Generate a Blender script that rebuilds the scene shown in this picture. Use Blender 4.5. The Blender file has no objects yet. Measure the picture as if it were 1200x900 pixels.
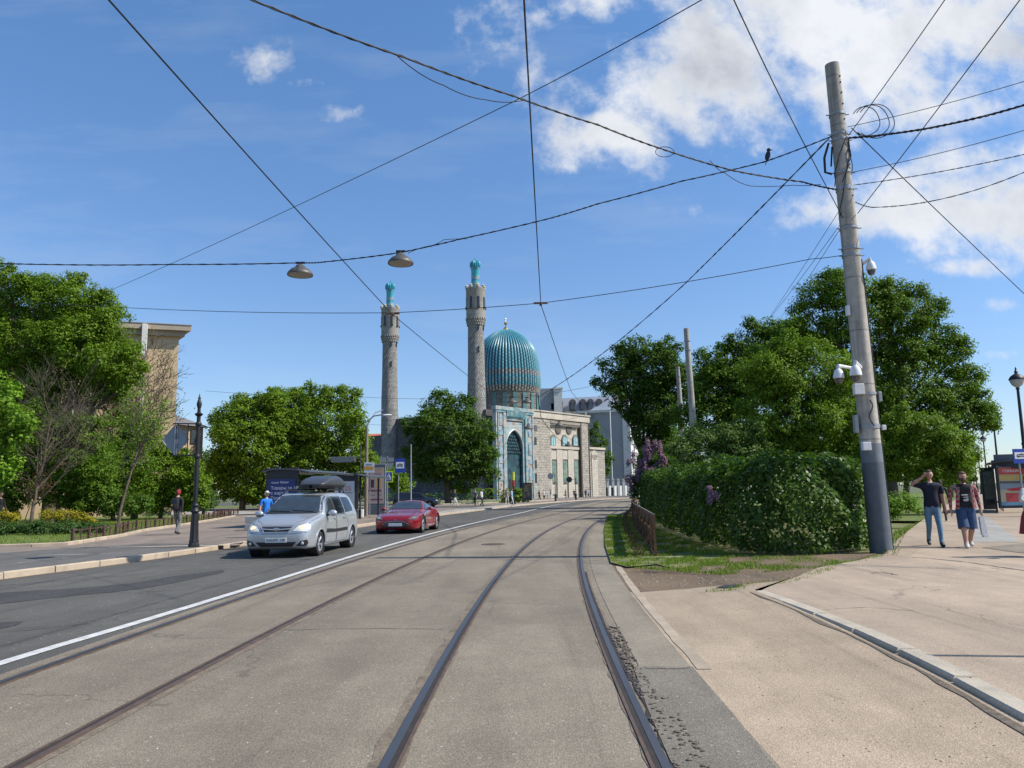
EXPO = 0.3
import bpy, bmesh, math, random
import numpy as np
from mathutils import Vector, Matrix
from mathutils.bvhtree import BVHTree
random.seed(7); RNG = np.random.default_rng(11)
sc = bpy.context.scene
COL = sc.collection
PI = math.pi
# ---------------------------------------------------------------- survey of the photograph
TH = math.radians(7.93); RO = math.radians(1.0); F = 901.0; EYE = 1.55
def ray(x, y):
    u = (x-600)/F; v = (450-y)/F
    c, s = math.cos(RO), math.sin(RO)
    u, v = u*c+v*s, -u*s+v*c
    return (u, math.cos(TH)-v*math.sin(TH), math.sin(TH)+v*math.cos(TH))
def G(x, y, z=0.0):
    r = ray(x, y); t = (z-EYE)/r[2]
    return (r[0]*t, r[1]*t)
def P(x, y, Y):
    r = ray(x, y); t = Y/r[1]
    return Vector((r[0]*t, Y, EYE+r[2]*t))
# ---------------------------------------------------------------- camera
cam = bpy.data.objects.new('camera', bpy.data.cameras.new('camera')); COL.objects.link(cam)
cam.data.sensor_width = 36; cam.data.lens = F/1200*36; cam.data.clip_end = 6000; cam.data.clip_start = .05
X0 = Vector((1, 0, 0)); U0 = Vector((0, -math.sin(TH), math.cos(TH)))
rt = X0*math.cos(RO)-U0*math.sin(RO); up = X0*math.sin(RO)+U0*math.cos(RO); bk = rt.cross(up)
mw = Matrix((rt, up, bk)).transposed().to_4x4(); mw.translation = (0, 0, EYE)
cam.matrix_world = mw; sc.camera = cam
# ---------------------------------------------------------------- node helper
class NT:
    def __init__(s, tree):
        s.t = tree; s.n = tree.nodes; s.l = tree.links
    def add(s, typ, **kw):
        n = s.n.new(typ)
        for k, v in kw.items():
            if k.startswith('i_'):
                key = k[2:]; key = int(key) if key.isdigit() else key.replace('_', ' ')
                if hasattr(v, 'links') and hasattr(v, 'type') and not isinstance(v, (tuple, list)): s.l.new(v, n.inputs[key])
                else: n.inputs[key].default_value = v
            else: setattr(n, k, v)
        return n
    def math(s, op, a, b=0.0, c=None, clamp=False):
        n = s.n.new('ShaderNodeMath'); n.operation = op; n.use_clamp = clamp
        for i, v in enumerate((a, b) if c is None else (a, b, c)):
            if isinstance(v, (int, float)): n.inputs[i].default_value = v
            else: s.l.new(v, n.inputs[i])
        return n.outputs[0]
    def mix(s, fac, a, b, mode='MIX'):
        n = s.n.new('ShaderNodeMix'); n.data_type = 'RGBA'; n.blend_type = mode
        for key, v in ((0, fac), (6, a), (7, b)):
            if isinstance(v, (int, float)): n.inputs[key].default_value = v
            elif isinstance(v, (tuple, list)): n.inputs[key].default_value = (*v[:3], 1)
            else: s.l.new(v, n.inputs[key])
        return n.outputs[2]
    def ramp(s, fac, stops, interp='LINEAR'):
        n = s.n.new('ShaderNodeValToRGB'); s.l.new(fac, n.inputs[0]); r = n.color_ramp; r.interpolation = interp
        while len(r.elements) > len(stops): r.elements.remove(r.elements[-1])
        while len(r.elements) < len(stops): r.elements.new(1)
        for e, (p, c) in zip(r.elements, stops):
            e.position = p; e.color = (*((c, c, c) if isinstance(c, (int, float)) else c[:3]), 1)
        return n.outputs[0]
    def noise(s, vec, scale, detail=4, rough=.55, dist=0.0):
        n = s.add('ShaderNodeTexNoise', i_Scale=scale, i_Detail=detail, i_Roughness=rough, i_Distortion=dist)
        s.l.new(vec, n.inputs['Vector']); return n.outputs['Fac']
    def coord(s, kind='Object'):
        return s.n.new('ShaderNodeTexCoord').outputs[kind]
    def mapping(s, vec, scale=(1, 1, 1), loc=(0, 0, 0), rot=(0, 0, 0)):
        n = s.n.new('ShaderNodeMapping'); s.l.new(vec, n.inputs[0])
        n.inputs['Scale'].default_value = scale; n.inputs['Location'].default_value = loc; n.inputs['Rotation'].default_value = rot
        return n.outputs[0]
    def sep(s, vec):
        n = s.n.new('ShaderNodeSeparateXYZ'); s.l.new(vec, n.inputs[0]); return n.outputs
    def comb(s, x, y, z=0.0):
        n = s.n.new('ShaderNodeCombineXYZ')
        for i, v in enumerate((x, y, z)):
            if isinstance(v, (int, float)): n.inputs[i].default_value = v
            else: s.l.new(v, n.inputs[i])
        return n.outputs[0]
MATS = {}
def base_mat(name):
    m = bpy.data.materials.new(name); m.use_nodes = True
    t = NT(m.node_tree); b = t.n['Principled BSDF']
    MATS[name] = m
    return m, t, b
def setc(t, b, col, key='Base Color'):
    if isinstance(col, (tuple, list)): b.inputs[key].default_value = (*col[:3], 1)
    else: t.l.new(col, b.inputs[key])
def bump(t, b, h, strength=.3, dist=.02):
    n = t.add('ShaderNodeBump', i_Strength=strength, i_Distance=dist); t.l.new(h, n.inputs['Height']); t.l.new(n.outputs[0], b.inputs['Normal'])
def M(name, col, rough=.6, metal=0.0, var=.15, scale=4.0, bmp=0.0, bscale=30.0, spec=.5, coat=0.0, alpha=None, emit=None, speck=0.0, aniso=(1, 1, 1)):
    if name in MATS: return MATS[name]
    m, t, b = base_mat(name)
    co = t.mapping(t.coord(), scale=aniso)
    f = t.noise(co, scale, 5, .6)
    c = t.mix(1.0, col, t.ramp(f, [(.25, 1-var), (.75, 1+var*.6)]), 'MULTIPLY')
    if speck:
        g = t.noise(co, bscale*3, 2, .5)
        c = t.mix(1.0, c, t.ramp(g, [(.3, 1-speck), (.7, 1+speck)]), 'MULTIPLY')
    setc(t, b, c)
    b.inputs['Roughness'].default_value = rough; b.inputs['Metallic'].default_value = metal
    b.inputs['Specular IOR Level'].default_value = spec; b.inputs['Coat Weight'].default_value = coat
    if bmp: bump(t, b, t.noise(co, bscale, 4, .6), bmp, .01)
    if emit: b.inputs['Emission Color'].default_value = (*emit[:3], 1); b.inputs['Emission Strength'].default_value = emit[3]
    return m
# ---------------------------------------------------------------- mesh helper
class MB:
    def __init__(s): s.v = []; s.f = []; s.m = []
    def add(s, vs, fs, mi=0):
        o = len(s.v); s.v += [tuple(v) for v in vs]; s.f += [tuple(i+o for i in f) for f in fs]; s.m += [mi]*len(fs); return s
    def box(s, c, d, rot=None, mi=0, bev=0.0):
        hx, hy, hz = d[0]/2, d[1]/2, d[2]/2
        if bev:
            bm = bmesh.new(); bmesh.ops.create_cube(bm, size=1)
            for v in bm.verts: v.co = Vector((v.co.x*d[0], v.co.y*d[1], v.co.z*d[2]))
            bmesh.ops.bevel(bm, geom=bm.edges[:], offset=min(bev, min(d)*.45), segments=2, affect='EDGES', profile=.5)
            bm.verts.index_update()
            vs = [v.co.copy() for v in bm.verts]; fs = [[v.index for v in f.verts] for f in bm.faces]; bm.free()
        else:
            vs = [Vector((x, y, z)) for z in (-hz, hz) for y in (-hy, hy) for x in (-hx, hx)]
            fs = [(0, 2, 3, 1), (4, 5, 7, 6), (0, 1, 5, 4), (2, 6, 7, 3), (0, 4, 6, 2), (1, 3, 7, 5)]
        if rot is not None:
            R = Matrix.Rotation(rot, 3, 'Z') if isinstance(rot, (int, float)) else rot
            vs = [R @ v for v in vs]
        c = Vector(c)
        return s.add([v+c for v in vs], fs, mi)
    def tube(s, pts, r, n=8, cap=True, mi=0):
        pts = [Vector(p) for p in pts]; k = len(pts)
        rs = r if isinstance(r, (list, tuple)) else [r]*k
        vs = []; fs = []; prev = None
        for i, p in enumerate(pts):
            d = (pts[min(i+1, k-1)]-pts[max(i-1, 0)])
            if d.length < 1e-9: d = Vector((0, 0, 1))
            d.normalize()
            if prev is None:
                a = Vector((0, 0, 1)) if abs(d.z) < .9 else Vector((1, 0, 0))
                x = d.cross(a).normalized()
            else:
                x = prev-d*prev.dot(d)
                x = x.normalized() if x.length > 1e-6 else d.orthogonal().normalized()
            prev = x; y = d.cross(x)
            for j in range(n):
                a = 2*PI*j/n; vs.append(p+(x*math.cos(a)+y*math.sin(a))*rs[i])
        for i in range(k-1):
            for j in range(n):
                fs.append((i*n+j, i*n+(j+1) % n, (i+1)*n+(j+1) % n, (i+1)*n+j))
        if cap: fs.append(tuple(range(n-1, -1, -1))); fs.append(tuple((k-1)*n+j for j in range(n)))
        return s.add(vs, fs, mi)
    def lathe(s, prof, n=24, c=(0, 0, 0), flute=0, fa=0.0, mi=0, mat3=None, cap=True):
        vs = []; fs = []; c = Vector(c); k = len(prof)
        for (r, z) in prof:
            for j in range(n):
                a = 2*PI*j/n; rr = r*(1+fa*math.cos(a*flute)) if flute else r
                p = Vector((rr*math.cos(a), rr*math.sin(a), z))
                if mat3 is not None: p = mat3 @ p
                vs.append(p+c)
        for i in range(k-1):
            for j in range(n): fs.append((i*n+j, i*n+(j+1) % n, (i+1)*n+(j+1) % n, (i+1)*n+j))
        if cap and prof[0][0] > 1e-4: fs.append(tuple(range(n-1, -1, -1)))
        if cap and prof[-1][0] > 1e-4: fs.append(tuple((k-1)*n+j for j in range(n)))
        return s.add(vs, fs, mi)
    def sphere(s, c, r, n=12, mi=0, mat3=None):
        rx = r if isinstance(r, (tuple, list)) else (r, r, r)
        vs = []; fs = []; m = n//2; c = Vector(c)
        for i in range(m+1):
            ph = -PI/2+PI*i/m
            for j in range(n):
                a = 2*PI*j/n; p = Vector((rx[0]*math.cos(ph)*math.cos(a), rx[1]*math.cos(ph)*math.sin(a), rx[2]*math.sin(ph)))
                if mat3 is not None: p = mat3 @ p
                vs.append(p+c)
        for i in range(m):
            for j in range(n): fs.append((i*n+j, i*n+(j+1) % n, (i+1)*n+(j+1) % n, (i+1)*n+j))
        return s.add(vs, fs, mi)
    def prism(s, poly, depth_vec, mi=0):
        poly = [Vector(p) for p in poly]; n = len(poly); d = Vector(depth_vec)
        vs = poly+[p+d for p in poly]
        fs = [tuple(range(n-1, -1, -1)), tuple(range(n, 2*n))]+[(i, (i+1) % n, n+(i+1) % n, n+i) for i in range(n)]
        return s.add(vs, fs, mi)
    def poly(s, pts, mi=0):
        return s.add(pts, [tuple(range(len(pts)))], mi)
    def build(s, name, mat, parent=None, loc=None, smooth=False, weld=False):
        me = bpy.data.meshes.new(name); me.from_pydata([tuple(v) for v in s.v], [], s.f)
        for mm in (mat if isinstance(mat, (list, tuple)) else [mat]): me.materials.append(mm)
        if any(s.m): me.polygons.foreach_set('material_index', s.m)
        bm = bmesh.new(); bm.from_mesh(me)
        if weld: bmesh.ops.remove_doubles(bm, verts=bm.verts, dist=1e-4)
        bmesh.ops.recalc_face_normals(bm, faces=bm.faces)
        tot = sum(f.calc_area() for f in bm.faces); nz = sum(f.normal.z*f.calc_area() for f in bm.faces)
        if nz < -.85*tot: bmesh.ops.reverse_faces(bm, faces=bm.faces[:])
        bm.to_mesh(me); bm.free()
        o = bpy.data.objects.new(name, me); COL.objects.link(o)
        if parent is not None: o.parent = parent
        if loc is not None: o.location = loc
        if smooth:
            me.polygons.foreach_set('use_smooth', [True]*len(me.polygons))
            try: me.set_sharp_from_angle(angle=math.radians(38))
            except Exception: pass
        return o
def tag(o, label, cat, group=None, kind=None):
    o['label'] = label; o['category'] = cat
    if group: o['group'] = group
    if kind: o['kind'] = kind
    return o
def thing(name, label, cat, loc=(0, 0, 0), rz=0.0, group=None):
    o = bpy.data.objects.new(name, None); COL.objects.link(o); o.empty_display_size = .2
    o.location = loc; o.rotation_euler = (0, 0, rz)
    return tag(o, label, cat, group)
def struct(o, kind='structure'):
    o['kind'] = kind; return o
def copy_thing(root, loc, rz, label):
    def cp(o, par):
        c = o.copy(); COL.objects.link(c)
        if par is not None: c.parent = par
        for ch in list(o.children): cp(ch, c)
        return c
    r = cp(root, None); r.location = loc; r.rotation_euler = (0, 0, rz); r['label'] = label
    return r
def text_mesh(txt, size, mat, name, parent=None, mat4=None, extrude=.002, align='CENTER', sx=1.0):
    cu = bpy.data.curves.new('t', 'FONT'); cu.body = txt; cu.size = size; cu.extrude = extrude; cu.align_x = align; cu.align_y = 'CENTER'
    cu.resolution_u = 3
    o = bpy.data.objects.new('t', cu); COL.objects.link(o)
    dg = bpy.context.evaluated_depsgraph_get(); me = bpy.data.meshes.new_from_object(o.evaluated_get(dg))
    bpy.data.objects.remove(o); bpy.data.curves.remove(cu)
    me.name = name; me.materials.clear(); me.materials.append(mat)
    me.transform(Matrix.Diagonal((sx, 1, 1, 1)))
    if mat4 is not None: me.transform(mat4)
    ob = bpy.data.objects.new(name, me); COL.objects.link(ob)
    if parent is not None: ob.parent = parent
    return ob
# ---------------------------------------------------------------- render settings, sky and sun
sc.render.engine = 'CYCLES'
vs_ = sc.view_settings; vs_.view_transform = 'Standard'; vs_.look = 'None'; vs_.gamma = 1; vs_.exposure = EXPO; 
try: vs_.use_curve_mapping = False
except Exception: pass
sc.cycles.max_bounces = 6; sc.cycles.diffuse_bounces = 3; sc.cycles.glossy_bounces = 3; sc.cycles.transmission_bounces = 4
sc.cycles.transparent_max_bounces = 8; sc.cycles.caustics_reflective = False; sc.cycles.caustics_refractive = False
sc.cycles.use_denoising = True
sc.cycles.sample_clamp_indirect = 6
AZ = math.radians(8); EL = math.radians(46)      # the sun stands to the right, a little behind the viewer
sd = Vector((math.cos(EL)*math.cos(AZ), -math.cos(EL)*math.sin(AZ), math.sin(EL)))
sun = bpy.data.objects.new('sun', bpy.data.lights.new('sun', 'SUN')); COL.objects.link(sun)
sun.data.energy = 5.0; sun.data.angle = math.radians(.55); sun.data.color = (1, .94, .85)
sun.rotation_euler = sd.to_track_quat('Z', 'Y').to_euler(); sun.location = (40, -10, 60)
w = bpy.data.worlds.new('World'); sc.world = w; w.use_nodes = True
t = NT(w.node_tree); bg = t.n['Background']
sky = t.add('ShaderNodeTexSky', sky_type='NISHITA'); sky.sun_disc = False; sky.sun_elevation = EL
sky.sun_rotation = math.atan2(sd.x, sd.y); sky.air_density = 1.0; sky.dust_density = .3; sky.ozone_density = 2.2; sky.altitude = 20
d = t.sep(t.coord('Generated'))
dy = t.math('MAXIMUM', d[1], .08)
gx = t.math('DIVIDE', d[0], dy); gz = t.math('DIVIDE', d[2], dy)
vec = t.comb(gx, gz, 0)
nw = t.add('ShaderNodeTexNoise', i_Scale=3.2, i_Detail=7.0, i_Roughness=.62); t.l.new(vec, nw.inputs['Vector'])
nb = t.noise(t.mapping(vec, loc=(3, 7, 1)), 9.0, 8, .62)
# (centre x, y and half-sizes in the photograph, read off as directions)
CL = [(860, 95, 175, 74, 1.05), (735, 160, 85, 38, .85), (980, 45, 190, 66, 1.0), (1130, 25, 130, 56, .85), (1050, 115, 130, 30, .50), (600, 12, 78, 26, .62), (710, 2, 120, 26, .66),
      (575, 38, 36, 36, .48), (320, 80, 50, 26, .47), (345, 98, 44, 9, .42), (398, 130, 52, 15, .50), (370, 128, 20, 8, .36),
      (1120, 245, 175, 50, 1.0), (950, 240, 105, 36, .66), (1110, 200, 80, 26, .66), (1140, 312, 60, 15, .58), (1185, 360, 45, 11, .42), (1195, 415, 62, 11, .52), (715, 194, 60, 14, .48), (1190, 388, 40, 9, .42)]
mask = None
for (cx, cy, rx, ry, a) in CL:
    r0 = ray(cx, cy); ux, uz = r0[0]/r0[1], r0[2]/r0[1]
    k = 1+uz*uz
    sx, sz = rx/F*1.06, ry/F*k
    ex = t.math('DIVIDE', t.math('SUBTRACT', gx, ux), sx); ez = t.math('DIVIDE', t.math('SUBTRACT', gz, uz), sz)
    q = t.math('ADD', t.math('MULTIPLY', ex, ex), t.math('MULTIPLY', ez, ez))
    g = t.math('MULTIPLY', t.math('EXPONENT', t.math('MULTIPLY', q, -.75)), a*1.15)
    mask = g if mask is None else t.math('MAXIMUM', mask, g)
nn = t.math('ADD', t.math('MULTIPLY', nw.outputs['Fac'], .55), t.math('MULTIPLY', nb, .45))
dens = t.math('ADD', mask, t.math('MULTIPLY', t.math('SUBTRACT', nn, .52), 4.3))
cover = t.add('ShaderNodeMapRange', interpolation_type='SMOOTHSTEP'); t.l.new(dens, cover.inputs[0])
cover.inputs[1].default_value = .27; cover.inputs[2].default_value = .90
maskon = t.add('ShaderNodeMapRange', interpolation_type='SMOOTHSTEP'); t.l.new(mask, maskon.inputs[0]); maskon.inputs[1].default_value = .05; maskon.inputs[2].default_value = .3
fac = t.math('MULTIPLY', t.math('MULTIPLY', cover.outputs[0], maskon.outputs[0]), .93)
# grey bellies: same field sampled a little lower shows how much cloud lies under
shade = t.noise(t.mapping(vec, loc=(0, .05, 0)), 5.0, 5, .6)
ccol = t.ramp(t.math('ADD', t.math('MULTIPLY', shade, .75), t.math('MULTIPLY', dens, .14)), [(.40, (7.6, 7.7, 7.9)), (.53, (6.3, 6.5, 6.8)), (.66, (4.5, 4.7, 5.1))])
wisp = t.noise(t.mapping(vec, scale=(.6, 2.6, 1)), 3.0, 6, .6)
wf = t.math('MULTIPLY', t.ramp(wisp, [(.5, 0.0), (.8, .22)]), 1.0)
elev = t.ramp(d[2], [(.10, (.93, 1.03, 1.22)), (.55, (.95, 1.30, 1.56))])
skyc = t.mix(1.0, sky.outputs[0], elev, 'MULTIPLY')
s1 = t.mix(wf, skyc, (6.0, 6.4, 7.0))
t.l.new(t.mix(fac, s1, ccol), bg.inputs['Color'])
bg.inputs['Strength'].default_value = .1
# ================================================================ ground, street and rails
def asphalt(name, col, speck=.35, crack=0.0, stain=.22, bstr=.35, dark=None):
    m, t, b = base_mat(name); co = t.coord()
    big = t.noise(co, .22, 5, .6); mid = t.noise(co, 1.7, 5, .62, .4)
    streak = t.noise(t.mapping(co, scale=(1.6, .16, 1)), 1.0, 4, .6)
    c = t.mix(1.0, col, t.ramp(big, [(.3, 1-stain), (.7, 1+stain*.5)]), 'MULTIPLY')
    c = t.mix(1.0, c, t.ramp(mid, [(.3, .88), (.68, 1.08)]), 'MULTIPLY')
    c = t.mix(1.0, c, t.ramp(streak, [(.32, .86), (.6, 1.04)]), 'MULTIPLY')
    vo = t.add('ShaderNodeTexVoronoi', i_Scale=105.0); t.l.new(co, vo.inputs['Vector'])
    st = t.sep(vo.outputs['Color'])
    c = t.mix(1.0, c, t.ramp(st[0], [(0, 1-speck), (.5, 1.0), (.88, 1+speck*.5), (1, 1+speck*1.6)]), 'MULTIPLY')
    v2 = t.add('ShaderNodeTexVoronoi', i_Scale=17.0); t.l.new(co, v2.inputs['Vector'])
    s2 = t.sep(v2.outputs['Color'])
    peb = t.math('MULTIPLY', t.math('GREATER_THAN', s2[1], .93), t.math('LESS_THAN', v2.outputs['Distance'], .22))
    c = t.mix(t.math('MULTIPLY', peb, .45), c, (.42, .38, .33))
    tm = t.noise(t.mapping(co, scale=(3.4, .10, 1), rot=(0, 0, .55)), 1.0, 5, .6)
    c = t.mix(1.0, c, t.ramp(tm, [(.30, .80), (.42, 1.0), (.66, 1.0), (.74, .88)]), 'MULTIPLY')
    pc = t.add('ShaderNodeTexVoronoi', i_Scale=.13, distance='CHEBYCHEV', i_Randomness=.9); t.l.new(t.mapping(co, rot=(0, 0, .15), scale=(1.3, .6, 1)), pc.inputs['Vector'])
    c = t.mix(1.0, c, t.ramp(t.sep(pc.outputs['Color'])[0], [(0, .90), (1, 1.07)]), 'MULTIPLY')
    if dark: # tar stains and oil with a shape of their own
        dn = t.noise(t.mapping(co, scale=(1.1, .5, 1), loc=(4, 2, 0)), .9, 6, .68, .8)
        c = t.mix(t.ramp(dn, [(dark, 0.0), (dark+.07, .55)]), c, (.045, .043, .042))
    if crack:
        wv = t.mapping(co, scale=(.33, .26, 1)); n = t.add('ShaderNodeTexNoise', i_Scale=2.0, i_Detail=5.0); t.l.new(co, n.inputs['Vector'])
        w2 = t.mix(.22, wv, n.outputs['Color'], 'ADD')
        vc = t.add('ShaderNodeTexVoronoi', feature='DISTANCE_TO_EDGE', i_Scale=1.0); t.l.new(w2, vc.inputs['Vector'])
        cr = t.math('LESS_THAN', vc.outputs['Distance'], .0045)
        cr = t.math('MULTIPLY', cr, t.math('GREATER_THAN', t.noise(co, .35, 2), .52))
        c = t.mix(t.math('MULTIPLY', cr, crack), c, (.03, .028, .026))
    setc(t, b, c); b.inputs['Roughness'].default_value = .88; b.inputs['Specular IOR Level'].default_value = .3
    h = t.math('ADD', t.math('MULTIPLY', vo.outputs['Distance'], .8), t.math('MULTIPLY', mid, .8))
    bump(t, b, h, bstr, .012)
    return m
m_road = asphalt('road_asphalt', (.105, .10, .088), .25, .4, .2, dark=.66)
m_tram = asphalt('tram_asphalt', (.224, .190, .141), .26, .3, .22, dark=.70)
m_pink = asphalt('pink_asphalt', (.385, .302, .212), .2, .2, .16)
m_pave = asphalt('pavement_asphalt', (.385, .302, .22), .18, .3, .16)
m_walk = asphalt('left_pavement_asphalt', (.235, .19, .155), .2, .5, .18)
m_dark = asphalt('dark_asphalt', (.06, .058, .056), .35, .0, .2)
m_strip = asphalt('edge_asphalt', (.245, .212, .158), .22, .6, .2)
m_patch = asphalt('patch_asphalt', (.185, .164, .13), .28, .3, .25)
m_slab = asphalt('slab_concrete', (.33, .315, .28), .14, .5, .1, .2)
m_dirt = asphalt('dirt', (.19, .135, .085), .4, 0, .35, .6, dark=.56)
m_kerb = M('kerb_stone', (.44, .355, .26), .85, var=.3, scale=1.7, bmp=.4, bscale=25, speck=.15)
m_kerbg = M('kerb_granite', (.42, .365, .28), .8, var=.3, scale=2.5, bmp=.4, bscale=30, speck=.2)
m_white = M('road_paint', (.56, .55, .52), .7, var=.4, scale=6, speck=.15, bscale=20)
m_rail = M('rail_steel', (.16, .155, .155), .45, .8, var=.2, scale=3, aniso=(1, .2, 1))
m_railr = M('rail_rust', (.13, .085, .06), .6, .3, var=.4, scale=6, speck=.2)
m_groove = M('rail_groove', (.028, .023, .02), .9, var=.4, scale=8)
m_joint = M('rail_joint', (.17, .135, .095), .95, var=.45, scale=5, bmp=.6, bscale=25, speck=.3)
def grass_ground(name, a, b_):
    m, t, b = base_mat(name); co = t.coord()
    n1 = t.noise(co, .8, 5, .65); n2 = t.noise(co, 14, 4, .7)
    c = t.mix(t.ramp(n1, [(.35, 0.0), (.65, 1.0)]), a, b_)
    c = t.mix(1.0, c, t.ramp(n2, [(.3, .55), (.7, 1.35)]), 'MULTIPLY')
    setc(t, b, c); b.inputs['Roughness'].default_value = .95; bump(t, b, n2, .8, .05); return m
m_lawn = grass_ground('lawn', (.085, .125, .025), (.14, .17, .035))
m_lawnd = grass_ground('worn_lawn', (.11, .14, .03), (.20, .18, .07))
m_ground = grass_ground('far_ground', (.07, .10, .03), (.12, .11, .06))

# centre line of the near track: straight to about 40 m bending right
YS = [-14+.5*i for i in range(0, 520)]
def slope(y):
    if y < 0: return 0.0
    s_ = min(.00456*y, .19)
    if y > 95: s_ += min((y-95)*.006, .45)
    return s_
CX = []; x = -.02
for i, y in enumerate(YS):
    if i: x += slope(y-.25)*.5
    CX.append(x)
def cpt(y, off):
    f = (y+14)/.5; i = max(0, min(len(YS)-2, int(f))); q = f-i
    x = CX[i]*(1-q)+CX[i+1]*q; s_ = slope(y); L = math.hypot(1, s_)
    return (x+off/L, y-off*s_/L)
def yrange(a, b):
    ys = []; y = a
    while y < b: ys.append(y); y += .25 if y < 12 else (.6 if y < 30 else (1.5 if y < 90 else 4))
    return ys+[b]
def strip(name, o1, o2, a, b, z, mat, thick=0.0, wob=0.0, build=True, mb=None):
    mb = mb or MB(); ys = yrange(a, b); vs = []; fs = []
    for y in ys:
        w1 = random.uniform(-wob, wob); w2 = random.uniform(-wob, wob)
        p, q = cpt(y, o1+w1), cpt(y, o2+w2); vs += [(*p, z), (*q, z)]
        if thick: vs += [(*p, z-thick), (*q, z-thick)]
    k = 4 if thick else 2
    for i in range(len(ys)-1):
        a0 = i*k; b0 = (i+1)*k
        fs.append((a0, a0+1, b0+1, b0))
        if thick: fs += [(a0, b0, b0+2, a0+2), (a0+1, a0+3, b0+3, b0+1)]
    mb.add(vs, fs)
    return struct(mb.build(name, mat)) if build else mb
def sheet(name, pts, z, mat, side=0.0, build=True):
    # flat polygon (ear-clipped), with side walls when side>0
    from mathutils.geometry import delaunay_2d_cdt
    n = len(pts); r_ = delaunay_2d_cdt([Vector((p[0], p[1])) for p in pts], [], [list(range(n))], 1, 1e-5)
    bm = bmesh.new(); v = [bm.verts.new((p.x, p.y, z)) for p in r_[0]]
    for f in r_[2]:
        try: bm.faces.new([v[i] for i in f])
        except ValueError: pass
    bm.normal_update(); bad = [f for f in bm.faces if f.normal.z < 0]
    if bad: bmesh.ops.reverse_faces(bm, faces=bad)
    me = bpy.data.meshes.new(name); bm.to_mesh(me); bm.free(); me.materials.append(mat)
    o = bpy.data.objects.new(name, me); COL.objects.link(o); return struct(o)
def smooth_line(pts, n=8):
    out = []
    for i in range(len(pts)-1):
        p0 = Vector(pts[max(i-1, 0)]); p1 = Vector(pts[i]); p2 = Vector(pts[i+1]); p3 = Vector(pts[min(i+2, len(pts)-1)])
        for k in range(n):
            q = k/n; out.append(.5*((2*p1)+(-p0+p2)*q+(2*p0-5*p1+4*p2-p3)*q*q+(-p0+3*p1-3*p2+p3)*q**3))
    out.append(Vector(pts[-1])); return out
sheet('ground', [(-2500, -400), (2500, -400), (2500, 3500), (-2500, 3500)], -.06, m_ground)
sheet('road', [(-60, -14), (14, -14), (14, 60), (30, 100), (60, 140), (90, 220), (60, 240), (0, 200), (-120, 125), (-120, 75), (-60, 60)], 0.0, m_road)
strip('tram_bed', -4.72, 1.45, -14, 150, .005, m_tram)
# fresh-looking strip beside the outer rail and its darker patch near the viewer
strip('edge_strip', .98, 1.46, -14, 60, .010, m_strip, wob=.0)
pts = [(.93, -6), (1.35, -6), G(908, 905), G(860, 840), (G(800, 783)), G(745, 783)]
sheet('asphalt_patch', [(.95, 3.2), (1.40, 3.2), G(905, 898), G(862, 842), G(812, 784), G(742, 782), G(758, 830), G(786, 895)], .016, m_patch)
# rails
def rail(off, side, mat, lip, y0=-14, y1=135):
    mb = MB()
    strip('', off-.027, off+.027, y0, y1, .0155, None, thick=.018, build=False, mb=mb)
    o = mb.build('tram_rail', mat); struct(o)
    g0, g1 = (off-side*.027, off-side*.066); strip('rail_groove', min(g0, g1), max(g0, g1), y0, y1, .0125, m_groove)
    g0, g1 = (off-side*.066, off-side*.088); mb = MB(); strip('', min(g0, g1), max(g0, g1), y0, y1, .0165, None, thick=.012, build=False, mb=mb)
    struct(mb.build('tram_rail_lip', lip))
    strip('rail_joint', off-.105, off+.10, y0, y1, .0085, m_joint, wob=.018)
rail(.797, 1, m_rail, m_railr); rail(-.797, -1, m_rail, m_railr)
rail(-2.93, 1, m_railr, m_railr); rail(-4.50, -1, m_rail, m_railr)
# crumbled gap on the outside of the near rail
mb = MB(); strip('', .828, .93, 2, 6.6, .0135, None, wob=.03, build=False, mb=mb); strip('', .828, .862, 6.6, 15, .0135, None, wob=.008, build=False, mb=mb); struct(mb.build('ballast_gap', m_groove))
mb = MB()
for i in range(420):
    y = random.uniform(3.4, 9); o = random.uniform(.85, .985) if y > 6 else random.uniform(.85, 1.06); p = cpt(y, o); r = random.uniform(.006, .022)
    mb.sphere((p[0], p[1], .016), (r, r*random.uniform(.7, 1.3), r*.7), 6)
struct(mb.build('ballast_gravel', M('gravel', (.15, .125, .10), .95, var=.5, scale=30)), 'stuff')
# white lane line
wl = smooth_line([(-5.3, -6), (-5.12, 3), (-4.94, 7.6), (-4.73, 10), (-4.44, 14), (-4.05, 20), (-3.45, 27), (-2.4, 36), (-1.3, 44), (.1, 53), (1.5, 63), (3.0, 74), (5.0, 86), (8, 100)], 10)
mb = MB()
vs = []; fs = []
for i, p in enumerate(wl):
    d = (wl[min(i+1, len(wl)-1)]-wl[max(i-1, 0)]).normalized(); n = Vector((-d.y, d.x))
    a = p+n*.075; b = p-n*.075; vs += [(a.x, a.y, .0075), (b.x, b.y, .0075)]
fs = [(2*i, 2*i+1, 2*i+3, 2*i+2) for i in range(len(wl)-1)]
mb.add(vs, fs); struct(mb.build('road_marking', m_white))
# dark repaired band in the left lane
bd = [G(x, y) for x, y in [(-60, 702), (0, 695), (80, 690), (150, 684), (200, 676), (262, 668)]]+[G(x, y) for x, y in [(262, 671), (200, 684), (150, 692), (80, 699), (0, 708), (-60, 716)]]
sheet('asphalt_patch', [tuple(p) for p in smooth_line(bd[:6], 5)]+[tuple(p) for p in smooth_line(bd[6:], 5)], .0048, m_dark)
sheet('asphalt_patch', [G(x, y) for x, y in [(-80, 738), (0, 730), (28, 728), (20, 733), (0, 737), (-80, 748)]], .0048, m_dark)
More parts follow.
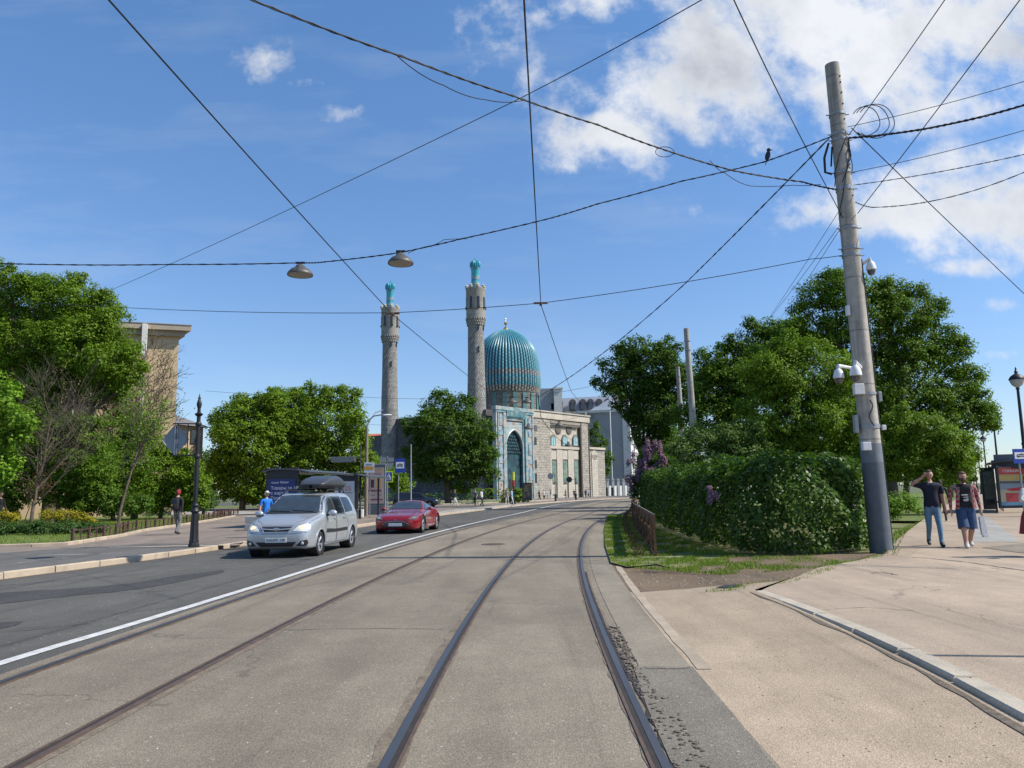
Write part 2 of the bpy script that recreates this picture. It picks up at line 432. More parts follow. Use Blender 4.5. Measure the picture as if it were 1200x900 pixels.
# manhole cover in the tram bed and small litter
mh = G(578, 638); mb = MB(); mb.lathe([(.36, .004), (.36, .012), (.30, .012), (.29, .008), (0.0001, .01)], 24, (mh[0], mh[1], 0))
tag(mb.build('manhole_cover', M('iron_cover', (.10, .07, .05), .7, .4, var=.3)), 'round rusty manhole cover between the two tram tracks', 'manhole cover')
# ---- left kerb, pavement
KL = smooth_line([(-16.5, -6), (-13.2, 5), (-11.3, 11), (-10.15, 15.5), (-9.25, 19.2), (-8.65, 23), (-8.15, 27), (-7.75, 31), (-7.25, 36), (-6.5, 42), (-5.3, 50), (-3.6, 60), (-1.6, 71), (0.5, 81), (3.4, 92), (7.0, 104), (12, 117), (20, 132)], 6)
def offs(line, o):
    out = []
    for i, p in enumerate(line):
        d = (line[min(i+1, len(line)-1)]-line[max(i-1, 0)]).normalized(); out.append(p+Vector((-d.y, d.x))*o)
    return out
def kerb(name, line, w, z0, z1, mat, seg=1.0, gap=.012):
    # kerb laid as separate stones inside one structural run
    mb = MB(); L = [0]
    for i in range(1, len(line)): L.append(L[-1]+(line[i]-line[i-1]).length)
    def at(s_):
        i = 0
        while i < len(L)-2 and L[i+1] < s_: i += 1
        q = (s_-L[i])/max(1e-6, L[i+1]-L[i]); return line[i].lerp(line[i+1], q)
    s_ = 0
    while s_ < L[-1]-.05:
        e = min(s_+seg, L[-1]); a, b = at(s_+gap), at(e-gap); d = (b-a).normalized(); n = Vector((-d.y, d.x))
        zt = z1+random.uniform(-.006, .006); jj = random.uniform(-.008, .008)
        q = [a+n*jj, b+n*jj, b+n*(w+jj), a+n*(w+jj)]
        ch = .018
        lo = [(p.x, p.y, z0) for p in q]; mi = [(p.x, p.y, zt-ch) for p in q]
        c = (q[0]+q[1]+q[2]+q[3])/4; hi = []
        for p in q:
            v = c-p; al = v.dot(d); an = v.dot(n)
            pp = p+d*math.copysign(ch*.6, al)+n*math.copysign(ch, an); hi.append((pp.x, pp.y, zt))
        mb.add(lo+mi+hi, [(3, 2, 1, 0), (0, 1, 5, 4), (1, 2, 6, 5), (2, 3, 7, 6), (3, 0, 4, 7), (4, 5, 9, 8), (5, 6, 10, 9), (6, 7, 11, 10), (7, 4, 8, 11), (8, 9, 10, 11)])
        s_ = e
        if e >= L[-1]: break
    return struct(mb.build(name, mat))
kerb('kerb', KL, .16, -.02, .135, m_kerb, 1.25)
ZP = .12
LK = [Vector(G(x, y, ZP)) for x, y in [(-160, 645), (0, 642), (77, 639.5), (94, 637), (149, 628), (168, 623), (233, 613), (262, 608), (276, 605.3)]]
LK = [Vector((-40, LK[1].y-1.0))]+LK[1:]
KLo = offs(KL, .17)
sheet('pavement', [tuple(p) for p in KLo]+[(18, 150), (-40, 128), (-46, 75), (-60, 60), (-60, 5), (-22, -6)], ZP-.002, m_walk)
# side street crossing behind the stops, and the lighter paved corner before it
sheet('side_street', [(-110, 68), (-40, 76), (-14, 73.5), (-6.5, 72), (-2.4, 72.5), (.1, 81), (-4, 82.5), (-14, 84), (-40, 88), (-110, 92)], ZP+.006, m_road)
sheet('paved_corner', [(p.x, p.y) for p in KLo if 48 < p.y < 88]+[(p.x, p.y) for p in offs(KL, 1.9) if 48 < p.y < 86][::-1], ZP+.012, m_slab)
sheet('pavement_patch', [(p.x, p.y) for p in KLo if 8 < p.y < 25.5]+[G(x, y, ZP) for x, y in [(280, 637.5), (170, 637), (90, 642), (0, 648), (-70, 652)]], ZP+.003, asphalt('grey_pavement', (.135, .128, .117), .25, .6, .2))
mb = MB()
for (x0_, y0_), (x1_, y1_) in (((45, 651), (110, 649.5)), ((72, 655), (105, 651.5)), ((98, 650), (140, 648)), ((20, 660), (60, 656))):
    a_, b_ = G(x0_, y0_, ZP), G(x1_, y1_, ZP); mb.poly([(a_[0], a_[1], ZP+.006), (b_[0], b_[1], ZP+.006), (b_[0]+.1, b_[1]+.18, ZP+.006), (a_[0]-.05, a_[1]+.1, ZP+.006)])
struct(mb.build('worn_paint', M('worn_white', (.34, .33, .31), .8, var=.5, scale=9)))
strip_ = None
sheet('pavement_joint', [G(x, y, ZP) for x, y in [(128, 642.2), (200, 640.6), (330, 638), (330, 637.2), (200, 639.8), (128, 641.6)]], ZP+.007, m_kerb)
# ---- left lawn with its stone edging
lawnL = [tuple(p) for p in offs(LK, .0)]
lk2 = [Vector(p) for p in lawnL]
kerb('kerb', lk2, -.16 if False else .16, ZP-.02, ZP+.10, m_kerb, 1.1)
in_ = offs(lk2, .17)
sheet('lawn', [tuple(p) for p in in_]+[(-30, 66), (-75, 62), (-75, 30), (-45, 24)], ZP+.05, m_lawn)
sheet('lawn', [G(x, y, ZP) for x, y in [(446, 591.5), (520, 591), (600, 588.5), (648, 586)]]+[(-2, 122), (-30, 112), (-70, 112), (-70, 96), (-30, 92)], ZP+.03, m_lawn)
sheet('path', [(-60, 69), (-20.5, 58), (-18, 62), (-26, 72), (-60, 80)], ZP+.06, m_slab)
kerb('kerb', [Vector(G(x, y, ZP)) for x, y in [(446, 591.8), (520, 591.3), (600, 588.8), (648, 586.2)]], -.2, ZP-.02, ZP+.12, m_kerbg, 1.2)
# ---- right forecourt (rises gently towards the dirt), raised pavement and its kerb
KR = smooth_line([Vector(G(1330, 905, .12)), Vector(G(1200, 838, .12)), Vector(G(1100, 785, .12)), Vector(G(1000, 738, .12)), Vector(G(930, 710, .12)), Vector(G(880, 692.5, .12))], 6); KR = [KR[0]-(KR[1]-KR[0]).normalized()*8]+KR
YD = 11.9
ys = [-14, -6, 0, 2, 3, 4, 5, 6, 7, 8, 9, 10, 11, 11.5, YD, 12.5, 13, 14, 15, 16, 17.2]
def kx(y):
    for a_, b_ in zip(KR, KR[1:]):
        if a_.y <= y <= b_.y: return a_.x+(b_.x-a_.x)*(y-a_.y)/(b_.y-a_.y)
    return KR[0].x if y < KR[0].y else KR[-1].x+(y-KR[-1].y)*.74
mb = MB(); md = MB(); vs = []; fs = []; fd = []; nx = 24
def zfc(u, y):
    k = max(0, min(1, (y-6.5)/5.5)); return .007+(.075*u*u if y < 12 else .075*u*u*max(0, (16-y)/4))+.05*k*k*(3-2*k)*min(1, max(0, u-.09)*1.9)
for y in ys:
    x0 = cpt(y, 1.42)[0]; xr = kx(y)+.04
    for i in range(nx+1):
        u = i/nx; vs.append((x0+(xr-x0)*u, y, zfc(u, y)+.004))
for j in range(len(ys)-1):
    for i in range(nx): a = j*(nx+1)+i; (fs if ys[j] < YD-.01 else fd).append((a, a+1, a+nx+2, a+nx+1))
mb.add(vs, fs); struct(mb.build('forecourt', m_pink, smooth=True)); md.add(vs, fd); struct(md.build('dirt', m_dirt, smooth=True))
mb = MB(); _e = [(p.x+.13, p.y) for p in KR[-2:]]+[G(x, y, ZP) for x, y in [(900, 688), (960, 665), (1035, 651)]]
mb.add([(x, y, z) for x, y in _e for z in (ZP-.001, -.03)], [(2*i, 2*i+2, 2*i+3, 2*i+1) for i in range(len(_e)-1)]); struct(mb.build('pavement_edge', m_kerb))
pp = [(KR[0].x+.13, -14)]+[(p.x+.13, p.y) for p in KR]+[G(x, y, ZP) for x, y in [(900, 688), (960, 665), (1035, 651), (1052, 632), (1064, 622), (1083, 608), (1108, 592), (1122, 584), (1132, 577)]]
pp += [(95, 165), (130, 150), (60, -14)]
sheet('pavement', pp, ZP, m_pave, side=.0)
kerb('kerb', [Vector((p.x, p.y)) for p in KR][::-1], .19, -.03, ZP+.008, m_kerbg, 1.0)
sheet('slab_path', [G(x, y, ZP) for x, y in [(1094, 635.5), (1198, 635.5), (1163, 612), (1140, 600), (1127, 592), (1113, 592), (1104, 600), (1090, 607)]][:0]+[G(x, y, ZP) for x, y in [(1140, 635.5), (1196, 635.5), (1166, 612), (1148, 600), (1133, 588), (1124, 588), (1127, 600), (1130, 610)]], ZP+.004, m_slab)
sheet('asphalt_patch', [G(x, y, ZP) for x, y in [(1150, 642), (1210, 636), (1230, 650), (1195, 648)]], ZP+.008, m_strip)
# edge line of setts between the strip and the forecourt
el = [G(x, y) for x, y in [(705, 652), (722, 667), (745, 690), (780, 735), (806, 772)]]+[G(x, y) for x, y in [(820, 786), (796, 740), (765, 706), (740, 680), (716, 655)]]
strip('flush_kerb', 1.462, 1.57, 6.9, 16, .0165, M('flush_stone', (.36, .29, .21), .85, var=.3, scale=2, speck=.15), wob=.012)
# dirt, lawn on the right, tufts
LR = [G(x, y, .03) for x, y in [(712, 604), (708, 620), (709, 640), (716, 660), (735, 665), (770, 662), (790, 667), (850, 664), (930, 665), (985, 660), (1035, 656)]]
lr = [(p[0], p[1]) for p in LR]
far = [cpt(y, 1.75) for y in (110, 95, 80, 70, 60, 52)]
sheet('lawn', [(p[0], p[1]) for p in far]+lr+[G(x, y, ZP) for x, y in [(1050, 651.5), (1055, 634), (1064, 622), (1083, 608), (1108, 592), (1122, 584), (1132, 577)]]+[(75, 135), (55, 150)], .105 if False else .045, m_lawnd)
sheet('lawn', [G(x, y, ZP) for x, y in [(1040, 611), (1078, 611), (1086, 607), (1108, 592), (1124, 583), (1132, 577)]]+[(70, 128), (40, 128), (17.5, 60), (11.0, 34)], ZP+.02, m_lawn)
0 and sheet('dirt', [G(x, y, .06) for x, y in [(716, 664), (735, 667), (790, 670), (850, 667), (930, 667), (960, 667), (925, 679), (880, 690), (860, 694), (800, 693), (744, 693)]], .106, m_dirt)
m_puddle = M('puddle', (.035, .028, .02), .35, var=.3); 
_p = G(860, 689, .08); sheet('puddle', [G(x, y, .08) for x, y in [(838, 690), (850, 687.5), (866, 686.5), (882, 688), (872, 690.3), (852, 691)]], zfc((_p[0]-cpt(_p[1], 1.42)[0])/(kx(_p[1])+.04-cpt(_p[1], 1.42)[0]), _p[1])+.009, m_puddle)

# grit gathered in the gutters, seams and small litter
def edge_dirt(name, line, o0, w0, zf, mat, step=.18):
    L = [p for p in line]; out = []; mb = MB(); vs = []; fs = []
    for a_, b_ in zip(L, L[1:]):
        m_ = max(1, int((b_-a_).length/step))
        for q in range(m_): out.append(a_.lerp(b_, q/m_))
    prev = w0
    for i, p in enumerate(out):
        d = (out[min(i+1, len(out)-1)]-out[max(i-1, 0)]).normalized(); n = Vector((-d.y, d.x)); prev = max(.015, min(abs(w0)*2.2, prev+random.uniform(-.03, .03)))
        a = p+n*o0; b = p+n*(o0+math.copysign(prev, w0)); vs += [(a.x, a.y, zf(a)), (b.x, b.y, zf(b))]
    fs = [(2*i, 2*i+1, 2*i+3, 2*i+2) for i in range(len(out)-1)]; mb.add(vs, fs); return struct(mb.build(name, mat))
def zfo(p):
    x0 = cpt(p.y, 1.42)[0]; return zfc(max(0, min(1, (p.x-x0)/max(.1, kx(p.y)+.04-x0))), p.y)+.010
m_grit = M('gutter_grit', (.14, .11, .078), .95, var=.5, scale=14, speck=.35, bmp=.5)
edge_dirt('gutter_grit', [p for p in KR if p.y > 3], .06, .07, zfo, m_grit)
edge_dirt('gutter_grit', [p for p in KL if 8 < p.y < 60], -.005, -.09, lambda p: .0035, m_grit)
def seam(pts, w_, z, mat, name='pavement_crack'):
    L = smooth_line(pts, 8); mb = MB(); vs = []
    for i, p in enumerate(L):
        d = (L[min(i+1, len(L)-1)]-L[max(i-1, 0)]).normalized(); n = Vector((-d.y, d.x)); j = random.uniform(-.02, .02); ww = w_*random.uniform(.4, 1.2)
        a = p+n*(j+ww/2); b = p+n*(j-ww/2); vs += [(a.x, a.y, z), (b.x, b.y, z)]
    mb.add(vs, [(2*i, 2*i+1, 2*i+3, 2*i+2) for i in range(len(L)-1)]); struct(mb.build(name, mat))
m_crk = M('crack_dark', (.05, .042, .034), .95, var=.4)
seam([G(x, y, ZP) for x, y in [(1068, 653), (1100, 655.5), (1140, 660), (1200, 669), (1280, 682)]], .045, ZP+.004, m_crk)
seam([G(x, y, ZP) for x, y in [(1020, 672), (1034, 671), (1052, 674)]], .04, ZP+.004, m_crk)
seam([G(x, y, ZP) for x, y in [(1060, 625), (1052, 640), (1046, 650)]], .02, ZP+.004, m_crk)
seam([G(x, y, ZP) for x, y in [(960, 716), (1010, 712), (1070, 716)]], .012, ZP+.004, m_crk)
seam([cpt(y, o) for y, o in [(9, -1.0), (9.1, -2.0), (9.05, -2.8)]], .014, .0095, m_crk, 'road_crack')
seam([cpt(y, o) for y, o in [(6.95, 1.0), (6.9, 1.25), (6.98, 1.44)]], .02, .018, m_crk, 'road_crack')
for i_ in range(4): seam([(-10+i_*1.2+random.uniform(-.3, .3), 9+i_*3.1), (-8.4+i_*.9, 9.6+i_*3.4), (-6.6+i_*.6, 9.2+i_*3.9), (-5.3+i_*.35, 9.9+i_*4)], .016, .0035, m_crk, 'road_crack')
def scatter(name, n, gen, rmin, rmax, mat):
    mb = MB()
    for _ in range(n):
        x, y, z = gen(); r = random.uniform(rmin, rmax); a = random.uniform(0, PI); pts = [Vector((x+r*random.uniform(.6, 1.2)*math.cos(a+k*2*PI/5), y+r*random.uniform(.6, 1.2)*math.sin(a+k*2*PI/5), z)) for k in range(5)]
        top = Vector((x, y, z+r*.5)); mb.add(pts+[top], [(k, (k+1) % 5, 5) for k in range(5)])
    return struct(mb.build(name, mat), 'stuff')
def g1():
    y = 3.5+random.random()**1.6*22; o = random.uniform(-4.6, .9); p = cpt(y, o); return (p[0], p[1], .006)
scatter('litter_specks', 260, g1, .004, .011, M('pale_chip', (.42, .39, .34), .9, var=.3))
def g2():
    y = 3.5+random.random()*8; u = random.random(); x0 = cpt(y, 1.42)[0]; x = x0+.2+(kx(y)-x0-.25)*u; return (x, y, zfo(Vector((x, y)))-.005)
scatter('grit', 260, g2, .003, .009, M('dark_chip', (.16, .13, .10), .9, var=.5))
def g3():
    return (random.uniform(4.6, 12), random.uniform(5.5, 17), ZP+.001)
scatter('litter_specks', 110, g3, .006, .014, MATS['pale_chip'])
def g4():
    y = random.uniform(12.2, 16.8); x0 = cpt(y, 1.42)[0]; x = x0+(kx(y)-x0)*random.random(); return (x, y, zfo(Vector((x, y)))-.006)
scatter('stones', 260, g4, .01, .045, M('soil_stone', (.22, .18, .13), .95, var=.5))
# ================================================================ the mosque
C0 = Vector((-3.9, 146.0)); PHI = math.radians(50.6)
UU = Vector((math.cos(PHI), math.sin(PHI))); WW = Vector((-math.sin(PHI), math.cos(PHI)))
def FS(px, py, off=0.0):
    r = ray(px, py); h = Vector((r[0], r[1])); t_ = (C0.dot(WW)+off)/h.dot(WW); p = h*t_
    return ((p-C0).dot(UU), EYE+r[2]*t_)
def Z6(a, b): return FS(560+a/6, 450+b/6)
def stone(name, c1, c2, mortar, w, h, msz=.03, bmp=.6, var=.35, diamond=False):
    m, t, b = base_mat(name); co = t.coord(); s_ = t.sep(co)
    v = t.comb(t.math('ADD', s_[0], s_[1]), s_[2])
    if diamond:
        a = t.math('MULTIPLY', t.math('ARCTAN2', s_[1], s_[0]), 1.9)
        v = t.comb(t.math('ADD', a, t.math('MULTIPLY', s_[2], .42)), t.math('SUBTRACT', t.math('MULTIPLY', s_[2], .8), a))
    wob = t.add('ShaderNodeTexNoise', i_Scale=.9, i_Detail=3.0); t.l.new(co, wob.inputs['Vector'])
    v2 = t.mix(.12, v, wob.outputs['Color'], 'ADD')
    br = t.add('ShaderNodeTexBrick', i_Scale=1.0); t.l.new(v2, br.inputs['Vector'])
    br.inputs['Color1'].default_value = (*c1, 1); br.inputs['Color2'].default_value = (*c2, 1); br.inputs['Mortar'].default_value = (*mortar, 1)
    br.inputs['Mortar Size'].default_value = msz; br.inputs['Brick Width'].default_value = w; br.inputs['Row Height'].default_value = h; br.inputs['Bias'].default_value = 0
    n = t.noise(co, 1.1, 6, .65); n2 = t.noise(co, 5, 4, .7)
    c = t.mix(1.0, br.outputs['Color'], t.ramp(n, [(.3, 1-var), (.7, 1+var*.4)]), 'MULTIPLY')
    c = t.mix(1.0, c, t.ramp(n2, [(.3, .82), (.7, 1.12)]), 'MULTIPLY')
    setc(t, b, c); b.inputs['Roughness'].default_value = .9
    bump(t, b, t.math('SUBTRACT', t.math('MULTIPLY', n2, 1.5), br.outputs['Fac']), bmp, .25)
    return m
m_rough = stone('rough_granite', (.49, .44, .36), (.41, .37, .305), (.26, .23, .185), 1.15, .52, .035, .6)
m_smooth = stone('smooth_granite', (.52, .465, .375), (.475, .425, .345), (.37, .33, .265), 1.3, .55, .015, .25, .18)
m_shgran = stone('shade_dark_granite', (.15, .145, .14), (.105, .10, .098), (.08, .08, .075), 1.3, .6, .03, .5)  # shade of the front walls put into the colour; dark louvre shares it
m_mstone = stone('minaret_granite', (.42, .40, .36), (.31, .295, .27), (.20, .19, .175), 1.25, .62, .06, .8, .3, True)
m_cornice = M('pale_stone', (.48, .425, .34), .85, var=.25, scale=.7, bmp=.3, bscale=4)
m_mwin = M('dark_window', (.025, .03, .035), .2, var=.3)
def tiles(name, pal, scale=1.6, rough=.35, stretch=(1, 1, 1)):
    m, t, b = base_mat(name); co = t.coord(); s_ = t.sep(co)
    v = t.comb(t.math('ADD', s_[0], s_[1]), s_[2])
    v = t.mapping(v, scale=stretch, rot=(0, 0, .785))
    ck = t.add('ShaderNodeTexVoronoi', i_Scale=scale, feature='F1', distance='CHEBYCHEV', i_Randomness=.35); t.l.new(v, ck.inputs['Vector'])
    r = t.sep(ck.outputs['Color'])[0]; n = len(pal)
    c = t.ramp(r, [(i/n, p) for i, p in enumerate(pal)], 'CONSTANT')
    ring = t.math('GREATER_THAN', t.math('FRACT', t.math('MULTIPLY', ck.outputs['Distance'], 3.4)), .6)
    c = t.mix(t.math('MULTIPLY', ring, .55), c, pal[-1])
    g = t.noise(co, .8, 4); c = t.mix(1.0, c, t.ramp(g, [(.3, .82), (.7, 1.1)]), 'MULTIPLY')
    setc(t, b, c); b.inputs['Roughness'].default_value = rough; return m
TEAL = (.05, .17, .185); LT = (.15, .255, .265); WHT = (.33, .34, .33); BLU = (.05, .13, .27); ORG = (.30, .20, .14); SND = (.42, .36, .28)
m_tile = tiles('turquoise_tile', [TEAL, LT, (.09, .28, .29), WHT, LT], 1.5)
m_tileb = tiles('border_tile', [LT, WHT, (.14, .33, .35), SND, WHT], 2.2)
m_tilep = tiles('panel_tile', [SND, (.30, .42, .42), ORG, WHT, (.24, .34, .42), SND], 1.3)
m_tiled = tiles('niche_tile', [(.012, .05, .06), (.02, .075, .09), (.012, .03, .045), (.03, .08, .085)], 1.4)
m_tilem = tiles('minaret_tile', [(.04, .33, .42), (.07, .40, .48), BLU, WHT, (.05, .36, .44)], 1.9)
m_lead = M('grey_lead', (.25, .25, .25), .6, .3)
m_gold = M('gilding', (.55, .36, .10), .3, .9)
m_gwin = tiles('green_window', [(.16, .24, .17), (.22, .28, .2), (.10, .17, .14)], 2.0)
m_cyan = M('cyan_glass', (.28, .50, .52), .25, var=.3, scale=2)
mosque = thing('mosque', 'granite mosque with turquoise ribbed dome and two tall minarets', 'mosque', (C0.x, C0.y, 0), PHI)
def B6(mb, a0, b0, a1, b1, y0, y1, mi=0):
    s0, z1 = Z6(a0, b0); s1, z0 = Z6(a1, b1)
    # top measured at the left corner, bottom at the right one: use mid column for both
    am = (a0+a1)/2; z1 = Z6(am, b0)[1]; z0 = Z6(am, b1)[1]
    mb.box(((s0+s1)/2, (y0+y1)/2, (z0+z1)/2), (abs(s1-s0), abs(y1-y0), abs(z1-z0)), mi=mi); return (s0, s1, z0, z1)
ZW = 17.3
s1_, s2_, s3_, s4_, s5_, s6_ = 11.65, Z6(500, 400)[0], Z6(709, 400)[0], Z6(722, 400)[0], 32.3, 39.0
# core walls
mb = MB(); mb.box(((s1_+s5_)/2+.0, 13.3, ZW/2), (s5_-s1_-.02, 26, ZW)); mb.build('wall', m_smooth, mosque)
mb = MB(); mb.box((5.8, 15.5, 8.6), (11.6, 28, 17.2)); mb.box((2.0, 29+2.2, 6.9), (8, 6.0, 13.8)); mb.box((-.6, 16.3, 5.5), (1.2, 10, 11)); mb.build('wall', m_shgran, mosque)
mb = MB()
mb.box(((s1_+s2_)/2, -.02, ZW/2), (s2_-s1_, .65, ZW)); mb.build('rough_wall', m_rough, mosque)
mb = MB(); mb.box(((s4_+s5_)/2, -.02, ZW/2), (s5_-s4_, .65, ZW)); mb.build('rough_wall', m_rough, mosque)
zl = Z6(800, 455)[1]
mb = MB(); mb.box(((s5_+s6_)/2+.01, 4.5, zl/2), (s6_-s5_-.02, 9, zl)); mb.build('annexe', m_rough, mosque)
mb = MB(); a0 = Z6(797, 500); a1 = Z6(836, 500); mb.box(((a0[0]+a1[0])/2, -.03, a0[1]/2), (a1[0]-a0[0], .2, a0[1]))
mb.lathe([(.001, 0), ((a1[0]-a0[0])/2, 0), ((a1[0]-a0[0])/2, .18), (.001, .18)], 20, ((a0[0]+a1[0])/2, .05, a0[1]), mat3=Matrix.Rotation(PI/2, 3, 'X')); mb.build('blind_arch', m_smooth, mosque)
mb = MB(); mb.box(((s3_+s4_)/2, -.16, ZW/2-.6), ((s4_-s3_)*.5, .5, ZW-1.2)); mb.box((s5_-.15, -.40, ZW/2-.6), (.22, .15, ZW-1.2)); mb.build('downpipe', M('bronze', (.09, .07, .05), .6), mosque)
mb = MB(); mb.box(((s1_+s5_)/2+.1, 0, ZW-.25), (s5_-s1_+.2, 1.1, 1.5)); mb.box(((s1_+s5_)/2+.1, -.5, ZW+.45), (s5_-s1_+.4, .5, .25)); mb.box(((s5_+s6_)/2, -.05, zl+.1), (s6_-s5_, .5, .5)); mb.build('cornice', m_cornice, mosque)
mb = MB()
n = 26
for i in range(n):
    x = s2_+(s3_-s2_)*(i+.5)/n; mb.box((x, -.28, ZW-1.55), ((s3_-s2_)/n*.55, .45, .55)); mb.box((x, -.22, ZW-2.05), ((s3_-s2_)/n*.3, .3, .4))
mb.build('frieze', m_smooth, mosque)
# smooth pilasters between the three bays
mb = MB()
for a0, a1 in ((503, 520), (556, 596), (634, 674)):
    x0, x1 = Z6(a0, 500)[0], Z6(a1, 500)[0]; z = Z6(a0, 455)[1]; mb.box(((x0+x1)/2, .18, z/2), (x1-x0, .35, z))
mb.build('pilasters', m_smooth, mosque)
mb = MB(); B6(mb, 503, 440, 709, 458, -.15, .3); mb.build('string_course', m_cornice, mosque)
def arch_pts(x0, x1, z0, zs, za, n=7, bulge=.28):
    # pointed arch outline from the left foot round to the right foot
    xm = (x0+x1)/2; hw = (x1-x0)/2; L = []
    for i in range(n+1):
        q = i/n; x = xm-hw*math.cos(q*PI/2)**1.15; z = zs+(za-zs)*(math.sin(q*PI/2)*.82+q*.18); L.append((x, z))
    return [(x0, z0)]+L+[(2*xm-x, z) for x, z in L[::-1][1:]]+[(x1, z0)]
for a in (530, 612, 687):
    x, zt = Z6(a, 355); z0 = Z6(a, 436)[1]; hw = .95
    o = arch_pts(x-hw, x+hw, z0, z0+(zt-z0)*.55, zt); mb = MB(); mb.prism([(p[0], .30, p[1]) for p in o], (0, -.28, 0)); w_ = mb.build('window', M('window_surround', (.17, .16, .14), .7), mosque)
    o = arch_pts(x-hw*.66, x+hw*.66, z0+.1, z0+(zt-z0)*.52, zt-.45); mb = MB(); mb.prism([(p[0], .1, p[1]) for p in o], (0, -.11, 0)); g = mb.build('pane', m_cyan, mosque); g.parent = w_
    mb = MB(); mb.box((x, -.03, (z0+zt)/2-.3), (.09, .05, (zt-z0)*.8)); mb.build('glazing_bar', m_lead, w_)
for a0, a1 in ((524, 553), (600, 631), (678, 707)):
    mb = MB(); q = B6(mb, a0-3, 540, a1+3, 696, .05, .3); w_ = mb.build('window', M('window_surround', (.17, .16, .14), .7), mosque)
    mb = MB(); B6(mb, a0, 548, a1, 690, .0, .049); mb.build('pane', m_gwin, w_)
    mb = MB(); B6(mb, a0-2, 468, a1+2, 530, .08, .3); mb.build('blind_panel', m_cornice, mosque)
    mb = MB(); B6(mb, a0, 716, a1, 775, .05, .3); mb.build('blind_panel', m_smooth, mosque)
for a in (570, 646):
    x, z = Z6(a, 320); mb = MB(); mb.lathe([(.001, .0), (1.0, 0), (1.05, .12), (.9, .2), (.001, .16)], 24, (x, .3, z), mat3=Matrix.Rotation(PI/2, 3, 'X')); mb.build('medallion', m_shgran if False else stone('medallion_stone', (.24, .21, .17), (.18, .16, .13), (.12, .1, .09), .3, .3, .05), mosque)
for (a0, b0, a1, b1, hor) in ((386, 375, 404, 430, 0), (390, 536, 406, 594, 0), (390, 628, 407, 695, 0), (376, 290, 405, 330, 1)):
    mb = MB(); B6(mb, a0, b0, a1, b1, -.42 if hor else -.375, -.3); mb.build('window', m_mwin if not hor else m_shgran, mosque)
# portal with pointed niche
def sp(a): return 11.65*(a-95)/283.0
def zp(b): return Z6(232, b)[1]
zt = 17.75; zin = zp(215)
aL, aR = sp(170), sp(301); zs = zp(450); za = zp(322)
mb = MB(); o = arch_pts(aL, aR, 0, zs, za, 9); top = zp(270)
poly = [(x, -.55, z) for x, z in o[1:-1]]+[(aR, -.55, top), (aL, -.55, top)]
mb.prism(poly, (0, .5, 0)); mb.build('spandrel', m_tilep, mosque)
mb = MB(); mb.box(((aL+aR)/2, -.6, (top+zin)/2+.15), (aR-aL, .3, zin-top-.3)); mb.build('inscription_panel', tiles('inscription_tile', [ORG, SND, (.5, .33, .2), WHT], 1.8), mosque)
mb = MB(); mb.sphere(((aL+aR)/2, -.72, (top+zin)/2+.15), ((aR-aL)*.33, .12, .62), 16); mb.build('cartouche', M('white_tile', (.68, .70, .68), .4, var=.25, scale=3), mosque)
mb = MB(); mb.box(((aL+aR)/2, -.72, zp(224)), (aR-aL+.6, .45, zp(202)-zp(246)));
for i in range(14): x = aL+(aR-aL)*(i+.5)/14; mb.box((x, -1.05, zp(214)), (.28, .25, 1.2))
mb.build('muqarnas_band', m_tile, mosque)
# raised light rim following the arch
mb = MB(); pts = [(x, -.62, z) for x, z in o]; mb.tube(pts, .17, 6); mb.build('arch_rim', M('rim_tile', (.42, .46, .45), .4, var=.2), mosque)
for (x0, x1, mt, yy) in ((0.0, sp(104), m_tileb, -.95), (sp(104), sp(112), m_mwin, -.72), (sp(112), sp(118), m_tileb, -.88), (sp(118), sp(148), m_tilep, -.75), (sp(148), sp(170), m_tileb, -.98), (sp(301), sp(312), m_tile, -.7), (sp(312), sp(326), m_tileb, -.98), (sp(326), sp(336), m_tile, -.84), (sp(336), sp(366), m_tilep, -.78), (sp(366), 11.65, m_tileb, -.95)):
    mb = MB(); z1 = zt-1.25; mb.box(((x0+x1)/2, (yy+.0)/2, z1/2), (x1-x0-.012, -yy, z1)); mb.build('portal_pilaster', mt, mosque)
for xa in (sp(133), sp(351)):
    for b0, b1 in ((215, 300), (325, 365), (400, 500), (525, 560), (580, 680)):
        z1, z0 = zp(b0), zp(b1); o2 = arch_pts(xa-.5, xa+.5, z0, z0+(z1-z0)*.7, z1, 5)
        mb = MB(); mb.prism([(p[0], -.75, p[1]) for p in o2], (0, -.13, 0)); mb.build('portal_panel', tiles('inset_tile', [ORG, SND, WHT, (.2, .35, .45)], 2.6), mosque)
mb = MB(); mb.box((5.82, -.5, zt-.35), (11.9, 1.15, .7)); mb.build('portal_cornice', m_tileb, mosque)
mb = MB(); mb.box((5.82, -.45, zt-.95), (11.6, 1.0, .48)); mb.build('portal_cornice', m_tile, mosque)
mb = MB(); mb.box((5.82, -.05, zp(232)), (aR-aL+1.4, .35, 2.4)); mb.build('portal_wall', m_tile, mosque)
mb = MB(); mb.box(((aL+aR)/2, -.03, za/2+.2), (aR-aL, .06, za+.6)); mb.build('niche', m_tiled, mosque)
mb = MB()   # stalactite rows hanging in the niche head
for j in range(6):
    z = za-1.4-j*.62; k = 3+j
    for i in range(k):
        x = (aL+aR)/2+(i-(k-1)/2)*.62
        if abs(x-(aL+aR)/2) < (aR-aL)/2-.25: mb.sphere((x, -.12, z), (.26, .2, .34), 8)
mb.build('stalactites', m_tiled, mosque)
mb = MB(); mb.box(((aL+aR)/2, -.09, 1.9), (1.9, .08, 3.8)); dd = mb.build('door', M('dark_wood', (.035, .025, .02), .5), mosque)
